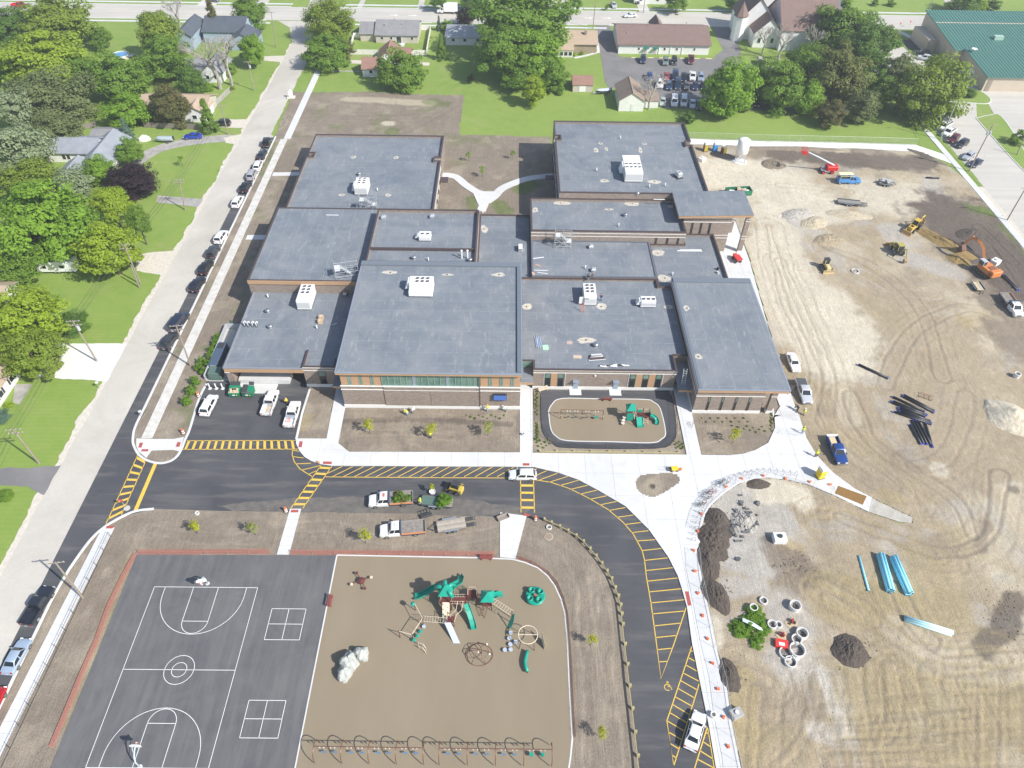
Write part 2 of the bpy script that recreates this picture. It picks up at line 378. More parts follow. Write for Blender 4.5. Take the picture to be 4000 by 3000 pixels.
def soil(name,poly,base,z=.02,res=.5,blobs=(),tracks=(),relief=.06,seed=1,mixc=None,parent=None,rag=.3,**tags):
 """soil surface as a relief grid: soil types by place, ruts along vehicle tracks"""
 pol=ragged(poly,rag,1.0,seed) if rag else [tuple(p[:2]) for p in poly]
 xs=[p[0] for p in pol];ys=[p[1] for p in pol]
 x=np.arange(min(xs)-res,max(xs)+2*res,res);y=np.arange(min(ys)-res,max(ys)+2*res,res)
 X,Y=np.meshgrid(x,y)
 n1=fbm(X*.06,Y*.06,4,seed);n2=fbm(X*.35,Y*.35,4,seed+5);n3=fbm(X*1.3,Y*1.3,3,seed+9)
 C=np.zeros(X.shape+(3,));C[:]=SOILS[base]
 def mixin(col,w):C[:]=C*(1-w[...,None])+np.array(col)*w[...,None]
 if mixc:
  for cname,sc,th,am in mixc:
   n=fbm(X*sc+31,Y*sc-17,5,seed+len(cname));mixin(SOILS[cname],np.clip((n-th)*6,0,1)*am)
 H=(n2-.5)*relief*.9+(n3-.5)*relief*.7
 for b in blobs:
  pts,r,cname,am=b
  line=[(p.x,p.y) for p in pts] if len(pts)>1 else [(pts[0].x,pts[0].y),(pts[0].x+.01,pts[0].y)]
  d=dist_poly(X,Y,smooth_line(line))
  d=d+(n2-.5)*r*.9+(n1-.5)*r*.6+(n3-.5)*r*.25
  mixin(SOILS[cname],np.clip((r-d)/(r*.35),0,1)*am)
 for tr in tracks:
  pts,wid,cname,am,dep=tr
  line=smooth_line([(p.x,p.y) for p in pts]);lx=[p[0] for p in line];ly=[p[1] for p in line]
  i0,i1=np.searchsorted(x,(min(lx)-6,max(lx)+6));j0,j1=np.searchsorted(y,(min(ly)-6,max(ly)+6))
  if i1<=i0 or j1<=j0:continue
  w_=(slice(j0,j1),slice(i0,i1));d=dist_poly(X[w_],Y[w_],line)+(n2[w_]-.5)*.9+(n1[w_]-.5)*1.5
  for off,k in ((0,1.0),(2.6,.4),(4.7,.2)):
   e=np.abs(np.abs(d-off)-wid) if off else np.abs(d-wid)
   w=np.clip(np.clip(1-e/.34,0,1)*(.35+1.1*n3[w_]),0,1)*k;C[w_]=C[w_]*(1-(w*am)[...,None])+np.array(SOILS[cname])*(w*am)[...,None];H[w_]-=w*dep;H[w_]+=np.clip(1-np.abs(e-.55)/.25,0,1)*dep*.5*k
 H=np.clip(H,-relief*1.3,relief*1.3)+relief*1.3+z
 C*=(.86+.28*n2)[...,None]*(.9+.2*n3)[...,None]
 ny,nx=X.shape
 fx=(X[:-1,:-1]+res/2);fy=(Y[:-1,:-1]+res/2)
 keep=inside(fx,fy,pol)
 idx=np.arange(nx*ny).reshape(ny,nx)
 F=np.stack([idx[:-1,:-1],idx[:-1,1:],idx[1:,1:],idx[1:,:-1]],-1)[keep]
 used=np.unique(F);rm=np.full(nx*ny,-1);rm[used]=np.arange(len(used));F=rm[F]
 V=np.stack([X.ravel(),Y.ravel(),H.ravel()],1)[used];Cc=C.reshape(-1,3)[used]
 me=bpy.data.meshes.new(name)
 me.vertices.add(len(V));me.vertices.foreach_set('co',V.ravel().astype(np.float32))
 me.loops.add(F.size);me.loops.foreach_set('vertex_index',F.ravel().astype(np.int32))
 me.polygons.add(len(F));me.polygons.foreach_set('loop_start',np.arange(0,F.size,4,dtype=np.int32));me.polygons.foreach_set('loop_total',np.full(len(F),4,np.int32))
 me.polygons.foreach_set('use_smooth',np.ones(len(F),bool))
 at=me.attributes.new('soil','FLOAT_COLOR','POINT')
 at.data.foreach_set('color',np.concatenate([Cc,np.ones((len(Cc),1))],1).ravel().astype(np.float32))
 me.update();me.validate();me.materials.append(MATS['soil'])
 tags.setdefault('kind','structure')
 return link(name,me,parent,**tags)
def strip(name,line,w,z,material,parent=None,h=0.004,**tags):
 """flat band of width w along a line"""
 pts=[Vector(p[:2]) for p in line];L=[];R=[]
 for i,p in enumerate(pts):
  d=(pts[min(i+1,len(pts)-1)]-pts[max(i-1,0)]).normalized();n=Vector((-d.y,d.x))
  L.append(p+n*w/2);R.append(p-n*w/2)
 m=MB()
 k=len(pts);vs=[(p.x,p.y,z) for p in L]+[(p.x,p.y,z) for p in R]
 m.add(vs,[(i,k+i,k+i+1,i+1) for i in range(k-1)])
 if parent is None:tags.setdefault('kind','structure')
 return m.build(name,material,parent,**tags)
def band(m,line,w,z0,z1):
 """raised band (kerb) into m"""
 pts=[Vector(p[:2]) for p in line];k=len(pts)
 rings=[]
 for i,p in enumerate(pts):
  d=(pts[min(i+1,k-1)]-pts[max(i-1,0)]).normalized();n=Vector((-d.y,d.x))*w/2
  a,b=p+n,p-n;c=.03
  rings.append([(a.x,a.y,z0),(a.x,a.y,z1-c),(p.x+n.x*.8,p.y+n.y*.8,z1),(p.x-n.x*.8,p.y-n.y*.8,z1),(b.x,b.y,z1-c),(b.x,b.y,z0)])
 return m.loft(rings)
def clip_cell(poly,x0,x1,y0,y1):
 def cut(ps,f,ip):
  o=[]
  for i in range(len(ps)):
   a,b=ps[i-1],ps[i];fa,fb=f(a),f(b)
   if fa>=0:
    if fb>=0:o.append(b)
    else:o.append(ip(a,b,fa,fb))
   elif fb>=0:o+=[ip(a,b,fa,fb),b]
  return o
 ip= lambda a,b,fa,fb:(a[0]+(b[0]-a[0])*fa/(fa-fb),a[1]+(b[1]-a[1])*fa/(fa-fb))
 for f in (lambda p:p[0]-x0, lambda p:x1-p[0], lambda p:p[1]-y0, lambda p:y1-p[1]):
  if not poly:return []
  poly=cut(poly,f,ip)
 o=[]
 for p in poly:
  if not o or (abs(p[0]-o[-1][0])+abs(p[1]-o[-1][1]))>1e-4:o.append(p)
 return o
def paved(name,poly,cell,z0,z1,material,gap=.02,ang=0.0,**tags):
 """concrete paving cast in slabs with joints; every slab a piece of its own"""
 root=empty(name);tags.setdefault('kind','structure');tag(root,**tags)
 poly=[tuple(p[:2]) for p in poly]
 xs=[p[0] for p in poly];ys=[p[1] for p in poly]
 cx,cy=cell if isinstance(cell,tuple) else (cell,cell)
 MB().prism(poly,z0-.02,z1-.02).build('joint_filler',plain((.34,.33,.31),.9),root)
 for i in range(int((max(xs)-min(xs))/cx)+1):
  for j in range(int((max(ys)-min(ys))/cy)+1):
   q=clip_cell(poly,min(xs)+i*cx+gap,min(xs)+(i+1)*cx-gap,min(ys)+j*cy+gap,min(ys)+(j+1)*cy-gap)
   if len(q)>=3:MB().prism(q,z0,z1).build('slab',material,root)
 return root
def walk(name,a,b,w,z0,z1,material,step=1.5,**tags):
 """straight walk of slabs from a to b"""
 a=Vector(a[:2]);b=Vector(b[:2]);L=(b-a).length;k=max(1,round(L/step));ang=math.atan2(b.y-a.y,b.x-a.x)
 root=empty(name,(a.x,a.y,0),ang);tags.setdefault('kind','structure');tag(root,**tags)
 me=MB().bev(.012,L/k-.012,-w/2,w/2,z0,z1,.012).mesh('slab');me.materials.append(material)
 for i in range(k):link('slab',me,root,(i*L/k,0,random.uniform(-.003,.003)))
 MB().b2(0,L,-w/2+.02,w/2-.02,z0-.02,z1-.025).build('joint_filler',plain((.34,.33,.31),.9),root)
 return root
 # ------------------------------------------------------------------ the ground and what is paved
sheet('ground',[(-520,-80),(520,-80),(520,640),(-520,640)],-.03,M['grass'],label='green mown lawn around the school',cat='lawn')
GRAVEL=mat('gravel_pale',(.66,.61,.52),.95,var=.2,scale=1.5,bump=.4,col2=(.5,.46,.39))
# west street
sheet('gravel_shoulder',[(-76.6,18),(-73,18),(-73,262),(-76.6,262)],-.012,GRAVEL,rag=1.1,seed=3)
sheet('road',[(-75.3,14),(-66.3,14),(-66.3,193.5),(-67.8,196),(-67.8,244),(-68.2,262),(-64,276),(-58,283.6),(-86,283.6),(-80,277),(-76,262)],.008,M['asphalt_old'],rag=.35,seed=5,label='pale worn asphalt street along the west side',cat='street')
# main street across the top, its kerbs, walks and far street mouths
sheet('main_street',[(-520,284),(520,284),(520,298),(-520,298)],.012,M['street_concrete'],label='wide pale main street across the top',cat='street')
k=MB()
for y,gaps in ((283.6,[(-90,-56),(-29,-21),(28,36),(70,82),(133,150)]),(298.3,[(-84,-66),(-6,3),(22,27),(48,52),(96,107),(170,180)])):
 x=-300
 for a,b in gaps+[(300,300)]:
  if a>x:band(k,[(x,y),(a,y)],.35,-.02,.13)
  x=b
k.build('street_kerb',CONC,kind='structure')
for nm,a,b,y in (('street_walk',-300,-88,281.2),('street_walk',-57,35,281),('street_walk',100,131,281.5),('street_walk',-300,-84,301.2),('street_walk',-64,300,301.3)):
 strip(nm,[(a,y),(b,y)],1.5,.01,CONC)
sheet('street_mouth',[(-78,298),(-70,298),(-69,330),(-79,330)],.006,M['street_concrete'],rag=.2)
sheet('street_mouth',[(97,298),(107,298),(106,345),(95,345)],.006,M['street_concrete'],rag=.2)
sheet('corner_forecourt',[(113,302),(133,303),(131,350),(108,350)],.007,M['asphalt_lot'],rag=.2)
sheet('street_mouth',[(172,298),(182,298),(186,345),(176,345)],.006,M['street_concrete'],rag=.2)
for x0,x1,y0,y1,lean in ((-120,-113,298,325,2),(-100,-94,298,322,1),(14,22,298,322,0),(22.5,27.5,298,306,-2),(49,53,298,325,0),(-5,3,298,330,1),(-36,-33.8,298,320,0),(-59,-57,298,320,.5)):
 sheet('driveway',[(x0,y0),(x1,y0),(x1+lean,y1),(x0+lean,y1)],.004,M['street_concrete'] if lean!=2 else GRAVEL,rag=.15)
for y,w,m_,a,b in ((289.2,.18,YELLOWLINE,-260,-92),(292.6,.18,YELLOWLINE,-260,-92),(289.2,.18,YELLOWLINE,-50,260),(292.6,.18,YELLOWLINE,-50,260)):
 strip('painted_line',[(a,y),(b,y)],w,.018,mat('line_faded',(.66,.55,.32),.8,var=.3,scale=1))
for x in (-44,-37,29,36):
 m=MB();m.prism([(x-1.6,290.8),(x+.4,290.8),(x+.4,290.3),(x+1.8,291.0),(x+.4,291.7),(x+.4,291.2),(x-1.6,291.2)],.02,.02,False);m.build('painted_arrow',WHITELINE,kind='structure')
 # east street
sheet('east_street',[(124.6,14),(138.6,14),(139.4,180),(140.6,212),(146,225),(180,226),(180,236),(146,240),(139,262),(138,284),(125,284),(124.6,262)],.008,M['street_concrete'],rag=.15,seed=8,label='pale street with angled parking on the east',cat='street')
sheet('parking_apron',[(144,200),(180,200),(180,228),(150,229)],.012,M['street_concrete'])
sheet('gravel_verge',[(119.5,14),(125,14),(125,172),(121.5,172)],-.004,GRAVEL,rag=.8,seed=4)
walk('east_walk',(122,202.5),(122.6,110),1.7,-.02,.1,CONC,label='straight concrete walk beside the east street',cat='walk')
walk('north_lot_walk',(122,203),(122,262),1.6,-.02,.1,CONC)
# west walk: north half new and white, south half older
walk('west_walk',(-62.6,240),(-62.6,193),1.9,-.02,.13,CONC,label='new white walk beside the west street',cat='walk')
walk('west_walk',(-63.4,192.8),(-63.1,83),1.9,-.02,.14,mat('concrete_dusty',(.66,.65,.62),.9,var=.25,scale=.8,col2=(.5,.48,.43)),label='dusty walk between the west street and the school',cat='walk')
walk('lower_walk',P(0,2,940,1240),P(0,3,-180,1800),1.9,-.02,.13,CONC,label='walk beside the basketball court and the west street',cat='walk')
# driveway and car park
CONC_EDGE=[P(2,3,1845,2000),P(2,3,1760,1659),P(2,3,1700,1300),P(2,3,1620,910),P(2,3,1555,590),P(2,3,1510,270),P(2,3,1465,110),P(2,3,1430,0),P(2,2,1350,1500),P(2,2,1180,1260),P(2,2,980,1060),P(2,2,740,920),P(2,2,570,830),P(2,2,400,770),P(2,2,190,722),P(2,2,0,718),P(1,2,650,710),P(1,2,560,697),P(1,2,480,670),P(1,2,420,635),P(1,2,375,580),P(1,2,348,520),P(1,2,345,475)]
ASPH_S=[(-66.2,56),(-65.6,59.3),(-64.5,62.5),(-61.4,66.7),(-56.8,68.3),(-45,68),(-30,68),(-15,67.9),(3,67.3),(6.3,67.0),(9.9,64.9),(14.3,60.5),(16.2,56.5),(17.0,52.0),(17.1,47),(17.2,31.7),(17.2,18)]
asph=[(-68.7,14),(-66.2,14)]+ASPH_S+[tuple(p[:2]) for p in CONC_EDGE]+[(-37.2,95.6),(-37.2,104),(-57,104),(-57,90),(-66.2,90),(-66.2,194),(-68.6,194)]
sheet('driveway_asphalt',asph,.018,M['asphalt_new'],label='new dark asphalt drive and car park',cat='drive')
sheet('dusty_drive_edge',ragged([(-44,68.0),(-22,67.9),(3,67.4),(4,69),(-5,70.6),(-20,71),(-36,70.6),(-47,69)],.7,seed=2),.0215,mat('dust',(.17,.155,.135),.95,var=.35,scale=.9,col2=(.10,.095,.09)))
# concrete plaza, walks and the path along the east edge
EAST_EDGE=[P(3,2,190,60),P(3,2,232,200),P(3,2,270,290),P(3,2,330,470),P(3,2,420,620),P(3,2,560,770),P(3,2,750,910),P(3,2,895,985)]
SOUTH_EDGE=[P(3,2,870,1110),P(3,2,560,960),P(3,2,350,875),P(3,2,150,830),P(3,2,0,812),P(2,2,2100,820),P(2,2,1960,862),P(2,2,1830,950),P(2,2,1720,1050),P(2,2,1655,1165),P(2,2,1625,1300),P(2,2,1620,1480),P(2,2,1635,1659),P(2,3,1640,30),P(2,3,1700,300),P(2,3,1770,650),P(2,3,1850,950),P(2,3,1900,1300),P(2,3,1975,1659),P(2,3,2020,2000)]
plaza=CONC_EDGE[::-1]+SOUTH_EDGE[::-1]+EAST_EDGE[::-1]+[Vector((50.4,92,0)),Vector((48.6,89.5,0)),P(3,2,30,130),P(3,2,52,250),P(3,2,60,380),P(3,2,20,470),P(2,2,2212,512),P(2,2,2100,575),P(2,2,1990,608),P(2,2,1880,620),P(2,2,1635,617),P(2,2,1553,255),Vector((34,90.8,0)),Vector((34,98,0)),Vector((31.3,98,0)),P(2,2,1395,60),P(2,2,1508,615),P(2,2,178,600),P(2,2,178,45),Vector((4.8,98,0)),Vector((2.45,98,0)),P(2,2,68,222),P(2,2,68,595),P(1,2,805,590),P(1,2,712,515),P(1,2,772,212),Vector((-29.7,98,0)),Vector((-31.8,98,0)),P(1,2,692,55),P(1,2,610,476)]
paved('plaza',plaza,4.6,-.02,.16,CONC,gap=.02,label='bright concrete plaza and walks in front of the school',cat='plaza')
walkx=[(50.6,92.5),(52.6,91.5),(53.2,104),(54.3,122),(55.2,138),(55.4,154),(49.5,154),(49.5,141.4),(46.8,141),(46.8,122),(50.2,121)]
paved('entrance_walk',walkx,3.0,-.02,.15,CONC,gap=.02,label='concrete walk along the east wall to the entrance porch',cat='walk')
slab('unfinished_path',[P(3,2,895,990),P(3,2,1080,1080),P(3,2,1250,1160),P(3,2,1235,1205),P(3,2,1120,1190),P(3,2,872,1108)],0,.14,mat('concrete_raw',(.5,.48,.43),.95,var=.25,scale=.8,col2=(.36,.33,.28)),label='unfinished grey end of the concrete path',cat='path')
MB().prism([P(3,2,605,885)[:2],P(3,2,850,975)[:2],P(3,2,815,1050)[:2],P(3,2,575,950)[:2]],.165,.19).build('blur_stand_in',mat('stand_in_brown',(.27,.15,.045),.9,var=.2,scale=3),label='brown stand-in for a blurred rectangle across the concrete path',cat='sheet')  # flat stand-in for a blurred brown rectangle, not a real mat
paved('court_link',[(6.3-7.2,68.2),(3.4,67.6),P(2,2,30,1512)[:2],P(1,2,2108,1500)[:2]],(9,1.6),-.02,.15,CONC,label='short concrete walk from the drive to the playground',cat='walk')
paved('court_link',[P(1,2,295,1082)[:2],P(1,2,392,1082)[:2],P(1,2,287,1478)[:2],P(1,2,180,1478)[:2]],(9,1.6),-.02,.15,CONC,label='short concrete walk from the drive to the court',cat='walk')
# courtyard paths behind the school
def bandpoly(line,w):
 pts=[Vector(p[:2]) for p in smooth_line([tuple(q[:2]) for q in line],5)];L=[];R=[]
 for i,p in enumerate(pts):
  d=(pts[min(i+1,len(pts)-1)]-pts[max(i-1,0)]).normalized();n=Vector((-d.y,d.x))*w/2;L.append((p+n)[:]);R.append((p-n)[:])
 return L+R[::-1]
for nm,line,lab in (('courtyard_path',[P(1,0,1610,1515),P(1,0,1720,1530),P(1,0,1810,1600),P(1,0,1900,1659),P(1,1,1985,40),P(1,1,1945,170)],'curving white path from the west wing across the courtyard'),
('courtyard_path',[P(2,0,355,1520),P(2,0,180,1540),P(2,0,60,1570),P(1,0,2130,1630),P(1,1,2060,40),P(1,1,1990,90)],'curving white path from the east wing across the courtyard')):
 slab(nm,bandpoly(line,2.2),-.02,.2 if 'west' in lab else .206,CONC,label=lab,cat='path')
slab('courtyard_path_fork',[P(1,1,1870,0)[:2],P(1,1,2130,0)[:2],P(1,1,2010,90)[:2],P(1,1,1960,190)[:2],P(1,1,1910,90)[:2]],-.02,.212,CONC)
walk('side_walk',P(1,0,145,1508),P(1,0,375,1505),1.7,-.02,.15,CONC,label='short walk from the west street to the north-west wing',cat='walk')
walk('side_walk',P(0,1,2130,395),P(0,1,2330,395),1.8,-.02,.15,CONC,label='short walk from the west street to the wing with the wood fascia',cat='walk')
# gravel path along the north of the site
sheet('site_path',[(49,196.6),(72,195.6),(100,195.2),(115.5,194.6),(121.5,189),(121.3,184),(115,190.6),(100,192),(72,192.4),(49,193.4)],.03,mat('gravel_white',(.74,.74,.72),.95,var=.15,scale=1.2,bump=.3),rag=.25,label='white gravel path along the north fence of the site',cat='path')
# kerbs
ISLAND=[(-66.1,88.5),P(0,2,1185,335),P(0,2,1160,400),P(0,2,1150,460),P(0,2,1152,520),P(0,2,1190,600),P(0,2,1240,645),P(0,2,1310,675),P(0,2,1390,686),P(0,2,1470,668),P(0,2,1530,625),P(0,2,1570,560),P(0,2,1600,480),P(0,2,1640,390),P(0,2,1720,130),P(0,2,1785,0)]
isl=smooth_line([tuple(p[:2]) for p in ISLAND],5)
def kerb(name,line,w=.4,h=.15,lab=None):
 m=MB();band(m,line,w,-.02,h);return m.build(name,CONC,kind='structure',label=lab,cat='kerb' if lab else None)
kerb('kerb',[(-66.1,194.5),(-66.1,88.5)],lab='white kerb along the west street parking lane')
kerb('kerb',isl,lab='white kerb round the island between street and car park')
kerb('kerb',smooth_line([tuple(p[:2]) for p in (P(0,2,1330,1080),P(0,2,1180,1098),P(0,2,1050,1150),P(0,2,900,1240),P(0,2,790,1340),P(0,2,690,1470),P(0,2,600,1600))],5)+[(-66.1,52),(-66.1,16)],lab='white kerb curving from the drive down the west street')
kerb('kerb',[(-37.0,95.4),P(1,2,400,250),P(1,2,348,478)],lab='white kerb between the car park and the planting bed')
# soil
def at(*a):return [P(*q) for q in a]
soil('west_bed',[(-65.8,194),(-65.8,89)]+[tuple(p[:2]) for p in ISLAND[1:14]]+[P(0,2,1700,180)[:2],P(0,2,1775,0)[:2],(-56.5,98),(-50,98),(-50,194)],'topsoil',.02,.4,seed=3,relief=.04,rag=0,
mixc=[('dry',.25,.5,.6),('green',.3,.6,.45)],blobs=[(at((0,1,2000,100),(0,1,1850,500),(0,1,1650,1000)),.9,'green',.4),(at((1,0,150,1250),(1,0,60,1500)),1.2,'green',.35)],label='bare planting soil between the west street and the school',cat='soil')
soil('north_field',[(-66.3,194),(-67.4,223.5),(-45,224.2),(-20,222.6),(-14.4,223.2),(-14.6,197),(11.7,196.4),(11.7,140),(-19,140),(-19,184),(-51,184),(-51,194)],'topsoil',.0,.5,seed=11,relief=.05,
mixc=[('brown',.1,.5,.6),('green',.16,.56,.38),('dry',.3,.55,.5)],
blobs=[(at((1,0,780,860),(1,0,1100,870),(1,0,1500,895)),2.2,'sand',.8),(at((1,0,1650,850),(1,0,1720,1100)),3.2,'topsoil',.8),(at((1,0,1500,880),(1,0,1620,900)),2.6,'green',.55),(at((1,0,1120,1065),(1,0,1170,1070)),1.4,'pale',.8),(at((1,0,1180,1145),),2.2,'green',.6),
(at((1,1,1870,60),(1,1,1880,130)),1.6,'green',.7),(at((1,1,2090,110),(1,1,2150,170)),2.4,'green',.7),(at((2,0,150,1600),(2,0,100,1640)),3.2,'green',.8)],
tracks=[(at((1,0,500,1000),(1,0,1000,1020),(1,0,1500,1000)),1.0,'dark',.35,.03),(at((1,0,700,920),(1,0,720,1120)),.9,'brown',.4,.03),(at((1,0,1250,1150),(1,0,1600,980),(1,0,1720,900)),.9,'dark',.35,.03),(at((1,0,150,1000),(1,0,250,1050),(1,0,160,1140)),.9,'sand',.5,.03)],label='bare graded field behind the school',cat='soil')
soil('planting_bed',[p[:2] for p in (P(1,2,468,60),P(1,2,690,58),P(1,2,608,473),P(1,2,362,473))],'topsoil',.06,.3,relief=.03,seed=5,rag=0,mixc=[('dry',.3,.5,.6)],blobs=[(at((1,2,420,380),(1,2,440,300)),1.2,'olive',.5)],label='bare bed between the car park and the gym walk',cat='soil')
soil('planting_bed',[p[:2] for p in (P(1,2,775,215),P(2,2,66,225),P(2,2,66,592),P(1,2,806,587),P(1,2,714,513),P(1,2,745,380))],'topsoil',.05,.3,relief=.04,seed=6,rag=0,mixc=[('dry',.3,.5,.5),('dark',.5,.6,.4)],
blobs=[(at((1,2,780,330),(1,2,1300,310),(1,2,1800,330),(1,2,2200,350)),.9,'dark',.55),(at((1,2,800,235),(1,2,1500,240),(1,2,2200,240)),.6,'brown',.6)],
tracks=[(at((1,2,800,500),(1,2,1100,480),(1,2,1500,530),(1,2,2150,470)),.9,'brown',.5,.04),(at((1,2,900,430),(1,2,1300,420),(1,2,1700,470)),.9,'dry',.5,.03)],label='long bare bed in front of the gym wall',cat='soil')
soil('planting_bed',[p[:2] for p in (P(2,2,180,47),P(2,2,1392,62),P(2,2,1505,612),P(2,2,180,597))],'topsoil',.05,.35,relief=.035,seed=8,rag=0,mixc=[('dry',.3,.5,.6)],blobs=[(at((2,2,230,520),(2,2,380,570),(2,2,1400,590)),1.3,'dry',.8)],label='bed around the fenced small playground',cat='soil')
soil('planting_bed',[p[:2] for p in (P(2,2,1558,262),P(2,2,2140,258),P(3,2,28,140),P(3,2,48,250),P(3,2,56,375),P(3,2,15,465),P(2,2,2205,508),P(2,2,2100,571),P(2,2,1990,603),P(2,2,1880,616),P(2,2,1638,613))],'topsoil',.06,.3,relief=.04,seed=9,rag=0,mixc=[('dry',.3,.5,.6),('brown',.4,.55,.6)],
tracks=[(at((2,2,1650,480),(2,2,1900,420),(2,2,2150,470)),.7,'brown',.6,.04),(at((2,2,1650,560),(2,2,1800,530),(2,2,2000,560)),.6,'brown',.5,.04)],label='bare bed in front of the east wing',cat='soil')
tear=smooth_line([tuple(p[:2]) for p in (P(2,2,1070,850),P(2,2,1100,800),P(2,2,1180,785),P(2,2,1360,775),P(2,2,1430,795),P(2,2,1450,840),P(2,2,1410,880),P(2,2,1280,960),P(2,2,1210,980),P(2,2,1130,955),P(2,2,1080,910),P(2,2,1070,850))],4)[:-1]
soil('plaza_island',tear,'topsoil',.13,.25,relief=.03,seed=4,rag=0,mixc=[('dry',.4,.5,.5)],blobs=[(at((2,2,1210,890),),1.8,'dry',.8),(at((2,2,1215,890),),.5,'dark',1)],label='teardrop of bare soil set in the plaza',cat='soil')
soil('south_soil',[(-65.7,16),(-65.7,56),(-64.2,62),(-61.2,66.2),(-56.8,67.7),(-45,67.8),(-30,67.8),(-15,67.7),(3,67.1),(6.2,66.6),(9.7,64.5),(14.0,60.1),(15.9,56.3),(16.7,52.0),(16.8,47),(16.8,16)],'topsoil',.01,.3,seed=21,relief=.04,rag=.12,
mixc=[('brown',.12,.5,.5),('dry',.3,.55,.5)],
blobs=[(at((0,2,1150,1500),(0,3,1000,150),(0,3,800,700),(0,3,600,1250)),1.0,'olive',.45),(at((0,2,700,1500),(0,3,400,500),(0,3,100,1100)),1.0,'dry',.6)],
tracks=[(at((2,2,60,1250),(2,2,400,1400),(2,2,600,1659),(2,3,640,300),(2,3,680,900),(2,3,700,1659)),.9,'dry',.6,.05),(at((2,2,100,1400),(2,2,300,1500),(2,3,560,200),(2,3,590,800),(2,3,620,1600)),.8,'brown',.6,.05),(at((2,3,800,200),(2,3,830,900),(2,3,900,1600)),.8,'dry',.5,.05),
(at((1,2,380,1230),(1,2,700,1240),(1,2,1000,1330),(1,2,1500,1360),(1,2,2100,1280)),.9,'dry',.5,.04),(at((1,2,380,1320),(1,2,700,1400),(1,2,1200,1400),(1,2,2000,1390)),.9,'brown',.5,.04),(at((0,2,1300,1250),(0,2,1700,1330),(0,2,2200,1340)),.9,'dry',.45,.04),(at((0,2,1400,1370),(0,2,1800,1380),(1,2,100,1330)),.9,'brown',.5,.04),(at((1,2,500,1120),(1,2,560,1250),(1,2,640,1400)),.8,'dark',.3,.03),(at((1,2,1400,1120),(1,2,1800,1180),(1,2,2150,1210)),.9,'brown',.5,.04)],
label='bare rutted soil between the drive and the courts',cat='soil')
sheet('bare_earth',[(-65.9,16),(-65.9,186),(53,186),(53,90),(29,60),(29,16)],-.022,mat('bare_earth',SOILS['topsoil'],.97,var=.25,scale=1.5,bump=.4))
# courts
slab('basketball_court',[(-56.4,59.8),(-25.8,60.0),(-25.9,16),(-56.0,16)],0,.13,M['asphalt_court'],label='grey asphalt court with white basketball lines',cat='court')
play=[(-25.85,60.05)]+[tuple(P(*q)[:2]) for q in ((2,2,-300,1505),(2,2,0,1517),(2,2,110,1545),(2,2,220,1590),(2,2,305,1659),(2,3,370,90),(2,3,420,200),(2,3,455,320),(2,3,478,560),(2,3,492,900),(2,3,508,1200),(2,3,520,1400),(2,3,505,1560),(2,3,490,1659),(2,3,480,1900))]+[(-25.9,16)]
slab('playground_surface',play,0,.14,M['rubber'],label='brown rubber safety surface of the large playground',cat='play surface')
kerb('playground_edge',play+[play[0]],.22,.17,lab='white edging round the large playground')
pad=smooth_line([tuple(P(*q)[:2]) for q in ((2,2,245,55),(2,2,250,330),(2,2,275,440),(2,2,360,520),(2,2,480,557),(2,2,1240,562),(2,2,1390,500),(2,2,1418,400),(2,2,1395,180),(2,2,1355,62))],4)
slab('small_playground_pad',pad,0,.15,M['asphalt_new'],label='dark asphalt pad round the small playground',cat='pad')
rr=smooth_line([tuple(P(*q)[:2]) for q in ((2,2,315,240),(2,2,345,180),(2,2,430,130),(2,2,760,133),(2,2,1140,138),(2,2,1220,160),(2,2,1280,220),(2,2,1325,420),(2,2,1290,480),(2,2,1200,512),(2,2,850,503),(2,2,480,494),(2,2,380,455),(2,2,335,390),(2,2,315,240))],4)[:-1]
slab('small_playground_surface',rr,0,.165,M['rubber'],label='brown rubber surface of the small playground',cat='play surface')
kerb('small_playground_edge',rr+[rr[0]],.2,.185,lab='white edging round the small playground')
# court lines
cx0,cx1,ymid,half=-52.0,-36.9,42.3,12.45
p0=P(0,3,1337,98);p1=P(0,3,1066,811);p2=P(0,3,2035,816)
cx0,cx1,ymid,half=(p0.x+p1.x)/2,p2.x,(p1.y+p2.y)/2,p0.y-p1.y
LZ,LW=.136,.07
def cline(pts,w=LW,z=LZ,material=WHITELINE,name='court_line',**t):return strip(name,pts,w,z,material,**t)
def arc(c,r,a0,a1,n=28):return [(c[0]+r*math.cos(rad(a0+(a1-a0)*i/n)),c[1]+r*math.sin(rad(a0+(a1-a0)*i/n))) for i in range(n+1)]
lines=MB()
def ml(pts,w=LW,z=LZ):
 pts=[Vector(p[:2]) for p in pts];k=len(pts);L=[];R=[]
 for i,p in enumerate(pts):
  d=(pts[min(i+1,k-1)]-pts[max(i-1,0)]).normalized();n=Vector((-d.y,d.x))*w/2;L.append((p.x+n.x,p.y+n.y,z));R.append((p.x-n.x,p.y-n.y,z))
 lines.add(L+R,[(i,k+i,k+i+1,i+1) for i in range(k-1)])
xm=(cx0+cx1)/2
ml([(cx0,ymid+half),(cx1,ymid+half)]);ml([(cx0,ymid-half),(cx1,ymid-half)]);ml([(cx0,ymid-half),(cx0,ymid+half)]);ml([(cx1,ymid-half),(cx1,ymid+half)]);ml([(cx0,ymid),(cx1,ymid)])
ml(arc((xm,ymid),2.0,0,360));ml(arc((xm,ymid),1.0,0,360))
